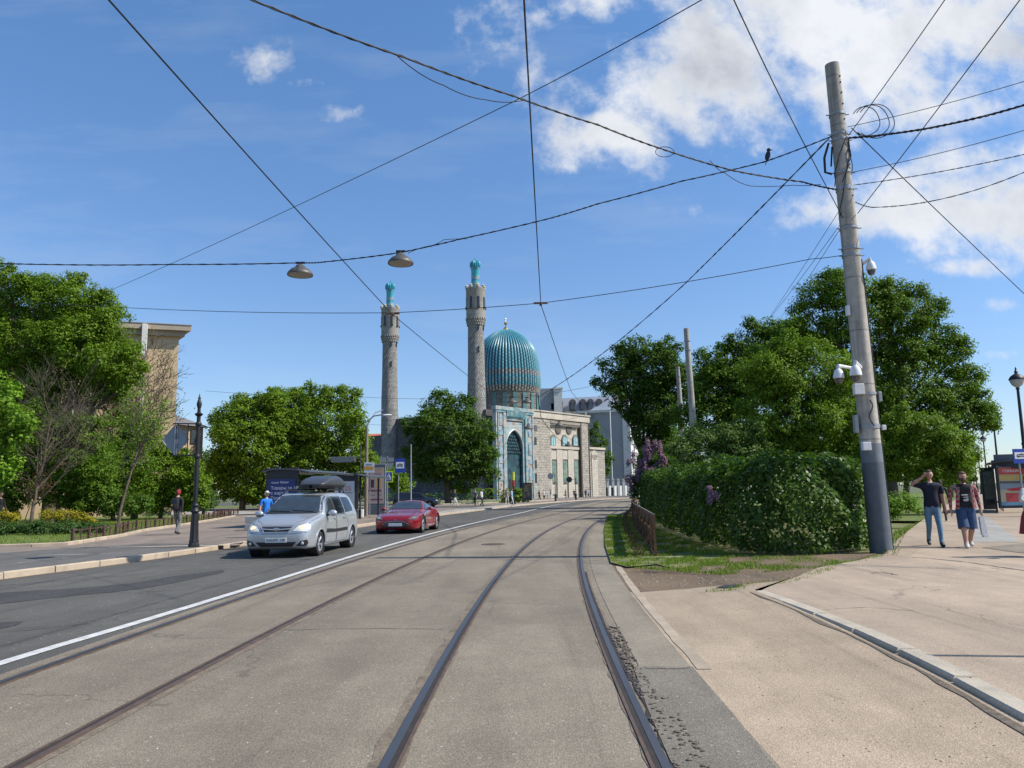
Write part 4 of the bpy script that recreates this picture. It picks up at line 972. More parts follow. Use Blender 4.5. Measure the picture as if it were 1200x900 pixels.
for lab, bx, Y, bl, mt in (
 ('dense green bush tree directly behind the leafless tree', 70, 41, [(30, 530, 34, 44, 0), (62, 520, 34, 42, 0), (95, 510, 30, 26, 0), (105, 545, 38, 36, 0), (65, 570, 34, 25, 0), (20, 575, 30, 22, 0), (100, 580, 34, 20, 0), (-10, 570, 30, 26, 0), (50, 488, 26, 20, 1)], m_oak),
 ('leafy green tree behind the slim young tree', 135, 47, [(135, 505, 30, 28, 0), (150, 545, 36, 34, -1), (120, 560, 30, 32, -1), (165, 515, 20, 20, 0), (140, 580, 36, 22, 0)], m_oak),
 ('low broad bush tree left of the diamond sign', 190, 50, [(183, 525, 24, 20, 0), (190, 560, 34, 34, 0), (180, 582, 34, 18, 0), (220, 584, 24, 14, 0), (215, 562, 24, 28, 0), (236, 570, 14, 20, 0), (160, 575, 20, 22, 0), (205, 535, 18, 10, 0)], m_map),
 ('dark shrub between the flower bed and the young trees', 100, 41, [(95, 592, 28, 14, 0), (130, 588, 24, 20, 0), (160, 592, 22, 18, 0)], m_chest),
 ('dark low bush beyond the small lawn fence', 240, 60, [(215, 588, 20, 12, 0), (240, 586, 16, 14, 0), (190, 590, 16, 14, 0)], m_chest)):
    tree('bush_tree', lab, 'tree', bx, Y, bl, mt, .13, sub=.7, dens=.92, zb=.12)
b0 = P(37, 600, 34); bare_tree('bare_tree', 'leafless grey tree standing in the yellow flower bed', (b0.x, 34, .1), 5.4, .8, m_barkg, .085, 4, (18, 8, 5), rise=.9, first=.22, seed=4, thin=.5, rmin=.0065, tufts=(m_dry, 3, .07, .12, .4))
b0 = P(140, 600, 36); bare_tree('young_tree', 'slim young tree with thin green tuft on top beside the small fence', (b0.x, 36, .1), 4.6, .62, m_barkg, .085, 4, (12, 6, 5), rise=1.0, first=.42, seed=9, tufts=(m_lime, 8, .11, .62, .62), lean=(.10, 0))
p_ = P(160, 560, 50); bare_tree('dying_tree', 'half dead spreading tree with brown twigs before the beige wall', (p_.x, 50, .1), 8.6, .78, bark('brown_bark', (.12, .095, .065)), .24, 5, (14, 7, 5, 4), rise=.8, first=.28, seed=5, thin=.56, tufts=(m_dry, 4, .13, .35, .3), lean=(.10, 0), rmin=.016)
b0 = G(24.0+1.5, 622, .12)
bare_tree('sapling', 'small reddish leaved sapling at the front of the flower bed', (*G(27, 621, .14), .14), 2.0, .6, m_bark, .03, 3, (9, 5), rise=1, first=.5, seed=3, tufts=(leaf_mat('leaf_red_brown', (.10, .05, .03), (.16, .08, .04)), 9, .09, .9, .4))
# ---- middle distance
G3 = 'trees behind the tram stop'
tree('lime_tree', 'leftmost rounded tree behind the tram stop, beside the street lamp', 'tree', 285, 78, [(285, 490, 34, 28, 0), (268, 505, 22, 26, 0), (312, 475, 28, 20, 0), (300, 520, 46, 40, -1), (262, 545, 20, 36, 0), (290, 560, 40, 26, 0), (270, 576, 26, 13, 0), (300, 576, 30, 13, 1), (325, 500, 24, 30, 0), (282, 470, 16, 10, 1)], m_map, .3, group=G3, zb=.15)
tree('lime_tree', 'middle dark tree with spread crown behind the roof box of the van', 'tree', 335, 84, [(335, 470, 26, 18, 0), (345, 500, 34, 40, 0), (328, 545, 40, 34, 0), (322, 462, 12, 10, 0), (335, 572, 34, 16, 0)], m_map, .3, group=G3, zb=.15)
tree('lime_tree', 'rightmost broad bright tree behind the tram stop, beside the tall lamp mast', 'tree', 388, 80, [(372, 468, 22, 18, 0), (398, 466, 22, 18, 0), (412, 485, 18, 18, 0), (385, 500, 46, 34, -1), (410, 525, 26, 30, 0), (365, 535, 36, 34, 0), (395, 558, 36, 26, 0), (365, 572, 24, 15, 0), (400, 575, 26, 12, 0), (425, 560, 18, 22, 0), (430, 535, 12, 18, 0)], m_map, .3, group=G3, zb=.15)
tree('chestnut_tree', 'dark green chestnut on the lawn in front of the mosque', 'tree', 525, 94, [(515, 478, 22, 18, 0), (540, 482, 22, 18, 0), (498, 500, 24, 20, 0), (525, 505, 34, 26, -2), (560, 505, 20, 20, 0), (490, 530, 20, 20, 0), (525, 540, 42, 24, -1), (562, 535, 20, 22, 0), (540, 562, 34, 13, 0), (575, 555, 9, 11, 0), (520, 465, 10, 8, 0), (500, 556, 24, 12, 0)], m_chest, .42, sub=1.3, dens=.9, zb=.13)
tree('lime_tree', 'small green tree before the mosque front, left of the chestnut', 'tree', 462, 108, [(455, 560, 22, 16, 0), (470, 568, 18, 12, 0), (438, 545, 10, 14, 0)], m_map, .16, zb=.13)
p_ = P(701, 540, 182); tree('poplar_tree', 'slender dark green tree between the mosque annexe and the grey building', 'tree', 701, 186, [(697, 505, 7, 10, 0), (701, 522, 11, 16, 0), (703, 542, 13, 16, 0), (702, 556, 11, 9, 0), (712, 536, 8, 8, 0)], m_chest, .3, sub=1.6)
# ---- right side
tree('broadleaf_tree', 'tall dark tree left of the two far concrete poles', 'tree', 755, 66, [(752, 408, 34, 18, 0), (725, 430, 24, 20, 0), (765, 435, 36, 30, 0), (742, 455, 36, 22, 0), (712, 452, 18, 12, 0), (775, 480, 36, 34, 0), (795, 450, 26, 36, 0), (760, 505, 28, 30, 0), (735, 478, 20, 12, 0), (785, 530, 30, 30, 0), (745, 488, 10, 16, 0), (783, 408, 14, 14, 0)], m_chest, .4, zb=.06)
tree('broadleaf_tree', 'dense dark tree just right of the two far concrete poles', 'tree', 850, 56, [(850, 430, 38, 26, 0), (828, 450, 26, 34, 0), (905, 420, 34, 30, 0), (858, 455, 36, 36, 0), (930, 390, 24, 18, 1), (875, 405, 26, 20, 0), (890, 440, 40, 40, 0), (835, 490, 36, 40, 0), (870, 500, 44, 40, 0), (905, 385, 22, 14, 0), (880, 380, 14, 8, 0)], m_oak, .4, zb=.06)
tree('maple_tree', 'mid green rounded tree left of the big concrete pole above the hedge', 'tree', 935, 38, [(935, 410, 34, 22, 0), (905, 440, 40, 34, 0), (955, 440, 46, 40, 0), (915, 490, 50, 46, 0), (965, 500, 48, 50, 0), (985, 455, 30, 40, 0), (1000, 520, 36, 40, 0), (890, 530, 34, 26, 0), (930, 540, 44, 26, 0)], m_map, .3, sub=.7, dens=.95, zb=.06)
tree('broadleaf_tree', 'largest tall tree rising behind the big concrete pole', 'tree', 1040, 45, [(905, 420, 30, 24, 2), (930, 400, 26, 20, 1), (960, 345, 32, 22, 1), (1000, 340, 40, 22, 0), (1040, 345, 30, 20, 0), (1060, 370, 36, 30, 0), (1010, 385, 50, 40, 0), (1070, 410, 40, 36, 0), (1090, 365, 20, 20, 0), (1105, 395, 22, 18, 0), (1115, 425, 26, 24, 0), (1050, 450, 56, 46, 0), (1105, 465, 38, 30, 0), (1135, 490, 30, 22, 0), (1153, 478, 15, 14, 0), (1160, 495, 14, 10, 0), (965, 385, 36, 26, 0), (1020, 500, 50, 44, 0), (1080, 515, 44, 40, 0), (940, 365, 16, 13, 1), (980, 323, 22, 8, 1), (1075, 340, 14, 10, 0), (1140, 440, 16, 12, 0), (1146, 462, 10, 8, 0), (1132,405,12,8,0)], m_oak, .5, sub=.9, dens=.95, zb=.1)
tree('maple_tree', 'bright green low tree over the grass behind the two walking men', 'tree', 1085, 36, [(1060, 500, 24, 24, 0), (1085, 510, 34, 30, 0), (1110, 525, 26, 26, 0), (1070, 545, 34, 26, 0), (1105, 555, 28, 20, 0), (1130, 540, 14, 20, 0), (1045, 530, 18, 30, 0), (1128, 562, 12, 8, 2)], m_map, .2, sub=.6, zb=.1)
tree('bush', 'bright green bush on the grass left of the man in the dark polo shirt', 'bush', 1060, 27, [(1050, 592, 14, 14, 0), (1062, 588, 14, 12, 0), (1070, 594, 11, 9, 0), (1045, 598, 12, 10, 0)], m_lime, .05, leaf=.09, sub=.4, zb=.1, trunk=False)
tree('elder_bush', 'pale green tall bush above the left half of the hedge', 'bush', 845, 37, [(800, 530, 18, 22, 0), (822, 515, 22, 20, 0), (850, 510, 28, 18, 0), (880, 508, 20, 16, 0), (872, 530, 28, 20, 0), (840, 540, 36, 20, 0), (892, 530, 14, 14, 0)], m_map if False else leaf_mat('leaf_pale_green', (.10, .17, .04), (.17, .25, .06)), .1, leaf=.11, sub=.5, dens=.85, zb=.06, bk=m_bark)
li = tree('lilac_bush', 'lilac bush in purple blossom at the far end of the hedge', 'bush', 765, 42, [(762, 540, 14, 14, 0), (755, 555, 18, 18, 0), (775, 548, 22, 20, 0), (748, 572, 12, 14, 0), (770, 572, 24, 16, 0)], m_chest, .08, leaf=.12, sub=.5, zb=.06)
org = Vector(li.location); BB = []
for i in range(60):
    px, py = random.choice([(762, 535), (755, 548), (775, 545), (745, 562), (765, 560), (780, 532), (770, 528)]); px += random.gauss(0, 9); py += random.gauss(0, 9)
    if not (735 < px < 790 and 518 < py < 580): continue
    p = P(px, py, 41.2-random.uniform(0, .5))-org; BB.append((tuple(p), (.12, .12, .26)))
C_, N_, S_ = foliage(BB, .05, 1.0, .14); leaves('blossom', C_, N_, .06, m_lil, li, shade=S_)
# distant trees closing the horizon, each its own crown
k = 0
for px, Y, r_ in ((-60, 110, 60), (30, 120, 46), (110, 125, 40), (205, 118, 34), (246, 128, 30)):
    nm = ['beyond the left edge', 'behind the leafless tree', 'behind the slim young tree', 'left of the diamond sign', 'right of the diamond sign'][k]; k += 1
    tree('distant_tree', 'distant dark tree '+nm, 'tree', px, Y, [(px, 545, r_, 26, 0), (px+r_*.6, 558, r_*.7, 18, 2), (px-r_*.6, 560, r_*.7, 18, 2)], m_chest, .3, dens=.8, sub=1.8, group='distant trees on the left')
k = 0
for px, Y in ((792, 95), (860, 90), (925, 80), (1000, 75), (1060, 70), (1112, 80), (1133, 120)):
    nm = ['behind the lilac', 'behind the pale bush', 'over the middle of the hedge', 'left of the big pole', 'right of the big pole', 'behind the two men', 'at the end of the lantern row'][k]; k += 1
    tree('distant_tree', 'distant park tree standing '+nm, 'tree', px, Y, [(px, 530 if k < 7 else 548, 36 if k < 7 else 8, 34 if k < 7 else 14, 0), (px+20 if k < 6 else px, 550, 28 if k < 7 else 8, 20, 2), (px-20, 548, 28, 22, 2)], m_chest, .3, dens=.8, sub=1.5, group='distant park trees on the right')
# ---- hedges
def box_hedge(name, label, cat, path, wid, h, leaf, dens, mat, z0=.05, up=.45, front=None, topv=.25):
    # volume hedge along a ground path
    pts = [Vector(p) for p in path]; L = [0]
    for i in range(1, len(pts)): L.append(L[-1]+(pts[i]-pts[i-1]).length)
    o = thing(name, label, cat, (pts[0].x, pts[0].y, z0)); n = int(dens*(L[-1])*(wid+2*h)/(leaf*leaf))
    s_ = RNG.uniform(0, L[-1], n); i = np.clip(np.searchsorted(L, s_)-1, 0, len(pts)-2); La = np.array(L); q = (s_-La[i])/(La[i+1]-La[i])
    PA = np.array([tuple(p) for p in pts]); A_ = PA[i]; B_ = PA[i+1]; base = A_+(B_-A_)*q[:, None]; dd = B_-A_; dd /= np.linalg.norm(dd, axis=1, keepdims=True); nn = np.stack([dd[:, 1], -dd[:, 0]], 1)
    W_ = wid if not callable(wid) else wid
    side = RNG.uniform(0, 1, n); per = wid+2*h; t_ = side*per
    lump = .5+.5*np.sin(s_*2.1+np.sin(s_*.9)*2)*np.sin(s_*5.3+1)
    off = np.zeros(n); z = np.zeros(n); nx = np.zeros((n, 3))
    m1 = t_ < h; m2 = (t_ >= h) & (t_ < h+wid); m3 = ~(m1 | m2)
    off[m1] = wid/2; z[m1] = t_[m1]; nx[m1, :2] = nn[m1]
    off[m2] = wid/2-(t_[m2]-h); z[m2] = h; nx[m2, 2] = 1
    off[m3] = -wid/2; z[m3] = t_[m3]-h-wid; nx[m3, :2] = -nn[m3]
    ins = (RNG.uniform(0, 1, n)**1.7)*min(.5, wid*.4)
    bulge = (lump-.5)*topv*.5+(RNG.normal(size=n))*.05
    depth = -ins+bulge
    xy = base+nn*off[:, None]; pos = np.concatenate([xy, z[:, None]], 1)+nx*depth[:, None]
    pos[:, 2] = np.where(m2, pos[:, 2], np.minimum(pos[:, 2], h-.02)); keep = pos[:, 2] > .03
    pos[:, 0] -= pts[0].x; pos[:, 1] -= pts[0].y
    nv = nx*.8+np.array([0, 0, up])+RNG.normal(size=(n, 3))*.45
    leaves('foliage', pos[keep], nv[keep], leaf, mat, o, shade=(lump*.3+RNG.uniform(0, .2, n))[keep])
    return o
    for k in range(int(L[-1]*1.6)+2):
        s = random.uniform(0, L[-1]); j = min(len(pts)-2, max(0, int(np.searchsorted(L, s))-1)); p = pts[j].lerp(pts[j+1], (s-L[j])/(L[j+1]-L[j]))-pts[0]; w2 = random.uniform(-.35, .35)*wid
        limb(mb, (p.x+w2, p.y, 0), (p.x+w2*1.4, p.y+random.uniform(-.3, .3), h*.85), .025, .008, 4, .2, 4)
    mb.build('stem', m_bark, o); return o
# the big hedge: nearest corner, then back along the track
def big_hedge():
    Yn = 17.2
    o = thing('hedge', 'big clipped green hedge between the rusty fence and the concrete pole', 'hedge', (6.6, 20, .05))
    # outline on the ground (x, y), height at each sample
    out = [(5.05, 21.0), (4.95, 18.6), (5.3, 17.35), (6.3, 17.05), (7.6, 17.5), (8.35, 18.3), (9.0, 20.5), (9.9, 25), (11.4, 32), (12.6, 40), (8.4, 43), (6.6, 40), (6.0, 34), (5.55, 28), (5.2, 24)]
    pl = smooth_line(out+[out[0]], 6); A_ = np.array([tuple(p) for p in pl]); seg = np.linalg.norm(A_[1:]-A_[:-1], axis=1); cum = np.concatenate([[0], np.cumsum(seg)])
    H0 = 2.12
    # walls
    n = 78000; s = RNG.uniform(0, cum[-1], n)
    # more leaves where the hedge is near the viewer
    i = np.clip(np.searchsorted(cum, s)-1, 0, len(seg)-1); q = (s-cum[i])/seg[i]; base = A_[i]+(A_[i+1]-A_[i])*q[:, None]
    keep = RNG.uniform(0, 1, n) < np.clip(22/base[:, 1], .35, 1)*np.where(base[:, 0] > 9.2, .3, 1); s, i, q, base = s[keep], i[keep], q[keep], base[keep]; n = len(s)
    d = A_[i+1]-A_[i]; d /= np.linalg.norm(d, axis=1, keepdims=True); nn = np.stack([d[:, 1], -d[:, 0]], 1); cen = np.array([7.2, 27.0])
    sgn = np.sign(((base-np.array([7.3, 20.0+0]))*nn).sum(1)); area = (A_[:-1, 0]*A_[1:, 1]-A_[1:, 0]*A_[:-1, 1]).sum(); nn = nn*(1 if area > 0 else -1)
    z = RNG.uniform(0, 1, n)**.85*H0; s0_ = s
    lump = np.sin(s*2.3+z*2)*np.sin(z*3.1+s*.8)*.17+np.sin(s*6.1+z*5)*.08+np.sin(s*1.1+2)*.08
    prof = -.42*np.clip((z-1.05)/1.07, 0, 1)**2.2-.15*np.clip((.5-z)/.5, 0, 1)
    ins = RNG.uniform(0, 1, n)**2*.45
    xy = base+nn*(lump+prof-ins)[:, None]; pos = np.concatenate([xy, z[:, None]], 1); nrm = np.concatenate([nn*.75, np.full((n, 1), .5)], 1)+RNG.normal(size=(n, 3))*.42
    # top
    m_ = 62000; x = RNG.uniform(4.8, 12.8, m_); y = RNG.uniform(16.8, 43, m_)
    inside = np.zeros(m_, bool); jx = A_[:-1]; kx = A_[1:]
    for a, b in zip(jx, kx):
        c = ((a[1] > y) != (b[1] > y)); xi = (b[0]-a[0])*(y-a[1])/(b[1]-a[1]+1e-12)+a[0]; inside ^= c & (x < xi)
    x, y = x[inside], y[inside]; m_ = len(x)
    dist = np.min(np.hypot(x[:, None]-A_[None, ::3, 0], y[:, None]-A_[None, ::3, 1]), axis=1)
    zt = H0-.02-.30*np.clip(1-dist/.8, 0, 1)**1.6+.14*np.sin(x*2.3+y*.7)+.10*np.sin(y*1.9)+.06*np.sin(x*5+y*3)-RNG.uniform(0, 1, m_)**2*.35+np.clip((y-22)/20, 0, 1)*.15
    sprout = RNG.uniform(0, 1, m_) > .985; zt = zt+np.where(sprout, RNG.uniform(0, .3, m_), 0)
    pt = np.stack([x, y, zt], 1); nt = np.array([0, 0, .8])+RNG.normal(size=(m_, 3))*.5
    C_ = np.concatenate([pos, pt]); N_ = np.concatenate([nrm, nt]); C_[:, 0] -= 6.6; C_[:, 1] -= 20
    C_ = C_[:]; k = C_[:, 2] > .06
    leaves('foliage', C_[k], N_[k], .118, m_hedge, o, ratio=.62)
    mb = MB()
    for _ in range(0):
        j = random.randrange(len(A_)-1); a = A_[j]; x_ = a[0]*.8+7.4*.2; y_ = a[1]*.85+24*.15; limb(mb, (x_-6.6, y_-20, -.05), (a[0]*.93+7.2*.07-6.6+random.uniform(-.2, .2), a[1]-20+random.uniform(-.2, .2), random.uniform(1.2, 1.9)), .02, .006, 4, .25, 4)
    for _ in range(0): # young shoots above the clipped top
        x_ = random.uniform(5.4, 8.2); y_ = random.uniform(17.6, 30); limb(mb, (x_-6.6, y_-20, 1.7), (x_-6.6+random.uniform(-.1, .1), y_-20, random.uniform(2.1, 2.35)), .006, .003, 3)
    pk = []
    for _ in range(4):
        px, py = random.choice([(838, 584), (845, 578)]); p = P(px+random.gauss(0, 7), py+random.gauss(0, 6), 18.6 if px < 860 else 17.0); pk.append(((p.x-6.6-.1, p.y-20-.15, p.z), (.06, .06, .12)))
    C_, N_, S_ = foliage(pk, .03, 1.0, .09); leaves('blossom', C_, N_, .035, m_lil, o, shade=S_)
big_hedge()
box_hedge('hedge', 'low trimmed hedge on the lawn left of the chestnut trunk', 'hedge', [P(424, 585, 100).xy, P(520, 585, 100).xy], 1.3, 1.35, .3, .8, m_grc, z0=.13)
box_hedge('hedge', 'low trimmed hedge behind the two people in the middle of the lawn', 'hedge', [P(529, 585, 99).xy, P(583, 585, 97).xy], 2.6, 1.75, .3, .8, m_map, z0=.13)
tree('round_bush', 'low round clipped bush in front of the mosque portal', 'bush', 603, 98, [(594, 582, 9, 9.5, 0), (606, 580.5, 11, 10.5, 0), (616, 583, 7, 8, 0)], m_map, .1, sub=.8, zb=.13, trunk=False)
# flower bed and ground cover on the left lawn
def flowers(name, label, bl, mat, leaf, sub, Y, cat='flower bed', dens=1.0):
    return tree(name, label, cat, bl[0][0], Y, bl, mat, .03, leaf=leaf, sub=sub, dens=dens, zb=.16, trunk=False, up=.9)
flowers('yellow_shrub', 'yellow leaved low shrub bed at the left edge of the lawn', [(-20, 607, 22, 9, 0), (0, 606, 14, 9, 0), (14, 606, 13, 8.5, 0), (-45, 607, 20, 9, 0)], m_yel, .075, .3, 32.5)
flowers('yellow_shrub', 'yellow leaved low shrub bed right of the leafless tree', [(55, 604, 12, 8, 0), (75, 603.5, 14, 8.5, 0), (93, 605, 13, 8, 0), (104, 609, 8, 5, 0)], m_yel, .075, .3, 32.5)
gc = tree('ground_cover', 'x', 'plants', 30, 31, [(x, 618+random.uniform(-1, 2), 15, 8, random.uniform(-.6, .6)) for x in range(-60, 126, 9)], m_grc, .03, leaf=.085, sub=.35, zb=.16, trunk=False, up=.9)
for k_ in ('label', 'category'): del gc[k_]
gc['kind'] = 'stuff'
for ch in gc.children: ch['kind'] = 'stuff'
# grass blades on the lawns near enough to show them
def blades(n, poly, h, z0, mat, name='grass', edge=False, clump=False):
    A_ = np.array(poly); lo = A_.min(0); hi = A_.max(0); x = RNG.uniform(lo[0], hi[0], n); y = RNG.uniform(lo[1], hi[1], n); ins = np.zeros(n, bool)
    for i in range(len(A_)):
        a = A_[i]; b = A_[(i+1) % len(A_)]; c = ((a[1] > y) != (b[1] > y)); ins ^= c & (x < (b[0]-a[0])*(y-a[1])/(b[1]-a[1]+1e-12)+a[0])
    if clump:
        v = np.sin(x*3.1+y*1.7)+np.sin(x*7.3-y*4.1)+np.sin(y*9+x)*.7; ins &= v > RNG.uniform(-1.2, 1.2, n)
    x, y = x[ins], y[ins]; n = len(x); hh = h*RNG.uniform(.4, 1.3, n); a = RNG.uniform(0, 2*PI, n); wd = .006+hh*.05
    lean = RNG.normal(size=(n, 2))*.35
    v = np.empty((n, 3, 3)); v[:, 0] = np.stack([x-np.cos(a)*wd, y-np.sin(a)*wd, np.full(n, z0)], 1); v[:, 1] = np.stack([x+np.cos(a)*wd, y+np.sin(a)*wd, np.full(n, z0)], 1); v[:, 2] = np.stack([x+lean[:, 0]*hh, y+lean[:, 1]*hh, z0+hh], 1)
    me = bpy.data.meshes.new(name); me.vertices.add(n*3); me.vertices.foreach_set('co', v.astype(np.float32).ravel()); me.loops.add(n*3); me.loops.foreach_set('vertex_index', np.arange(n*3, dtype=np.int32))
    me.polygons.add(n); me.polygons.foreach_set('loop_start', np.arange(0, n*3, 3, dtype=np.int32)); me.polygons.foreach_set('loop_total', np.full(n, 3, np.int32)); me.update(calc_edges=True); me.materials.append(mat)
    at = me.attributes.new('rnd', 'FLOAT', 'FACE'); at.data.foreach_set('value', RNG.uniform(0, 1, n).astype(np.float32))
    o = bpy.data.objects.new(name, me); COL.objects.link(o); return struct(o, 'stuff')
blades(220000, lr[:10]+[(6.5, 17.2), (5.1, 17.2), (5, 22), (6, 40), (7.3, 43)], .05, .045, m_grass, clump=True)
blades(26000, [G(x, y, .1) for x, y in [(1036, 652), (1036, 640), (1050, 622), (1078, 611), (1084, 608), (1064, 624), (1054, 640), (1052, 652)]]+[G(1000, 658, .1)], .12, .06, m_grass)
blades(22000, [G(x, y, .1) for x, y in [(735, 664), (790, 664), (850, 660), (930, 662), (1010, 655), (1040, 651), (1030, 657), (950, 667), (850, 672), (790, 668)]], .06, .07, m_grass, clump=True)
blades(14000, [G(x, y, .1) for x, y in [(818, 693), (850, 689), (905, 681), (950, 671), (985, 662), (975, 670), (930, 684), (880, 691), (850, 693)]], .055, .09, m_grass, clump=True)
blades(60000, [tuple(p) for p in in_[1:]]+[(-30, 50), (-36, 50), (-36, 26)], .08, .165, m_grass)
# ================================================================ vehicles
m_silver = M('silver_paint', (.46, .48, .50), .32, .5, var=.04, coat=.6)
m_red = M('red_paint', (.27, .008, .014), .22, .25, var=.06, coat=1.0)
m_black = M('black_plastic', (.018, .018, .02), .5, var=.2)
m_box = M('roof_box_plastic', (.045, .048, .055), .38, var=.15)
m_gls = M('car_glass', (.035, .045, .05), .05, var=.3, spec=1.0, coat=.5)
m_tint = M('tinted_glass', (.008, .009, .01), .08, var=.2)
m_tyre = M('tyre_rubber', (.022, .022, .022), .9, var=.3)
m_rim = M('alloy_rim', (.5, .51, .52), .35, .7, var=.1)
m_lamp = M('lamp_glass', (.62, .62, .60), .12, var=.15, spec=.9)
m_lampon = M('lit_lamp', (.9, .75, .45), .3, emit=(1, .62, .25, 1.1))
m_plate = M('number_plate', (.72, .72, .70), .5, var=.05)
m_ink = M('black_ink', (.02, .02, .02), .6)
m_chrome = M('chrome', (.55, .56, .58), .15, .95)
def cr(ps, u):
    n = len(ps)-1; i = min(n-1, max(0, int(u))); f = u-i
    p0 = ps[max(i-1, 0)]; p1 = ps[i]; p2 = ps[i+1]; p3 = ps[min(i+2, n)]
    return [.5*(2*b+(-a+c)*f+(2*a-5*b+4*c-d)*f*f+(-a+3*b-3*c+d)*f**3) for a, b, c, d in zip(p0, p1, p2, p3)]
def car_surface(st):
    # st: rows x, zb, wb, zw, w, zs, ws, zr, wr, zc  (front first)
    rows = []; k = len(st)-1
    u = 0.0
    while u <= k+1e-6:
        i = min(k-1, int(u)); f = u-i; a, b = st[i], st[i+1]
        r = cr(st, u); r[0] = a[0]+(b[0]-a[0])*f
        L = abs(b[0]-a[0]); rows.append(r); u += min(1.0, max(.03/max(L, .03), .04)) if u < k else 1
        if u > k and u-k < .9 and rows[-1] is not None and abs(rows[-1][0]-st[k][0]) > 1e-4: u = k
    grid = []
    for r in rows:
        x, zb, wb, zw, w, zs, ws, zr, wr, zc = r
        hp = [(0, zb), (wb*.6, zb), (wb, zb+.01), (w*.985, zb+.12), (w, zw), ((w+ws)/2+.008, (zw+zs)/2+.03), (ws, zs), (ws+(wr-ws)*.5+.022*(zr-zs > .15), (zs+zr)/2), (wr, zr), (wr*.72, zr+(zc-zr)*.62), (wr*.35, zr+(zc-zr)*.93), (0, zc)]
        half = []
        for j in range(len(hp)-1):
            for q in range(4): half.append(cr(hp, j+q/4))
        half.append(hp[-1]); half[0] = hp[0]
        grid.append([(x, y, z) for y, z in half]+[(x, -y, z) for y, z in half[-2:0:-1]])
    return grid
class Car:
    def __init__(s, name, label, loc, head, st, mat, axles, wr_, track, arch=None, half=.87, group=None):
        s.o = thing(name, label, 'car', loc, math.atan2(head[1], head[0]), group)
        g = car_surface(st); n = len(g[0]); vs = [p for r in g for p in r]; fs = []
        for i in range(len(g)-1):
            for j in range(n): fs.append((i*n+j, i*n+(j+1) % n, (i+1)*n+(j+1) % n, (i+1)*n+j))
        for e in (0, len(g)-1):
            c = Vector((0, 0, 0))
            for p in g[e]: c += Vector(p)
            c /= n; vs.append(tuple(c)); k = len(vs)-1
            for j in range(n): fs.append((e*n+j, e*n+(j+1) % n, k))
        s.bvh = BVHTree.FromPolygons([Vector(v) for v in vs], fs)
        arch = arch or wr_+.045; keep = []
        for f in fs:
            c = sum((Vector(vs[i]) for i in f), Vector())/len(f)
            cut = any((c.x-ax)**2+(c.z-wr_)**2 < arch*arch for ax in axles) and abs(c.y) > half*.55 and c.z < wr_+arch
            if not cut: keep.append(f)
        mb = MB(); mb.add(vs, keep); s.body = mb.build('body', mat, s.o, smooth=True)
        for ax in axles:
            for sg in (1, -1):
                mb = MB(); mb.lathe([(.001, 0), (arch-.02, 0), (arch-.005, .26), (arch, .30)], 28, (ax, sg*(half-.30), wr_), mat3=Matrix.Rotation(-sg*PI/2, 3, 'X'), cap=False); mb.build('wheel_well', m_black, s.o)
                mb = MB(); pts = []
                for q in range(17):
                    a = PI*(q/16)*1.12-.19; x, z = ax+arch*math.cos(a), wr_+arch*math.sin(a); h = s.hit('side', (x+.01*math.cos(a), z+.012*math.sin(a)), sg); pts.append((x, h[0].y+sg*.004, z))
                mb.tube(pts, .018, 6); mb.build('arch_trim', mat, s.o, smooth=True)
                mb = MB(); R = Matrix.Rotation(-sg*PI/2, 3, 'X'); yo = sg*(track-.10)
                mb.lathe([(wr_*.68, 0), (wr_*.9, .005), (wr_, .03), (wr_, .17), (wr_*.92, .20), (wr_*.7, .205), (wr_*.66, .19)], 32, (ax, yo, wr_), mat3=R, cap=False)
                wh = mb.build('wheel', m_tyre, s.o, smooth=True)
                mb = MB(); mb.lathe([(wr_*.68, .02), (wr_*.69, .19), (wr_*.64, .19), (wr_*.60, .14), (wr_*.58, .06), (.001, .05)], 32, (ax, yo, wr_), mat3=R, cap=False); mb.build('rim_barrel', M('rim_dark', (.10, .10, .11), .5, .5), wh, smooth=True)
                mb = MB(); mb.lathe([(.001, .175), (.055, .17), (.06, .13)], 16, (ax, yo, wr_), mat3=R)
                for q in range(5):
                    for e in (-.13, .13):
                        a = 2*PI*q/5+.3; a2 = a+e
                        p0 = Vector((math.cos(a)*.04, math.sin(a)*.04, .15)); p1 = Vector((math.cos(a2)*wr_*.65, math.sin(a2)*wr_*.65, .168))
                        mb.tube([R @ p0+Vector((ax, yo, wr_)), R @ p1+Vector((ax, yo, wr_))], [.022, .02], 6)
                mb.tube([R @ Vector((math.cos(a)*wr_*.655, math.sin(a)*wr_*.655, .18))+Vector((ax, yo, wr_)) for a in [2*PI*k/32 for k in range(33)]], .012, 5, cap=False)
                mb.build('rim', m_rim, wh, smooth=True)
    def hit(s, plane, p, sg=1):
        if plane == 'side': o = Vector((p[0], 3*sg, p[1])); d = Vector((0, -sg, 0))
        elif plane == 'front': o = Vector((5, p[0], p[1])); d = Vector((-1, 0, 0))
        elif plane == 'rear': o = Vector((-5, p[0], p[1])); d = Vector((1, 0, 0))
        else: o = Vector((p[0], p[1], 4)); d = Vector((0, 0, -1))
        loc, nrm, i, dist = s.bvh.ray_cast(o, d)
        if loc is None: loc, nrm, i, dist = s.bvh.find_nearest(o+d*3)
        if nrm.dot(d) > 0: nrm = -nrm
        return loc, nrm
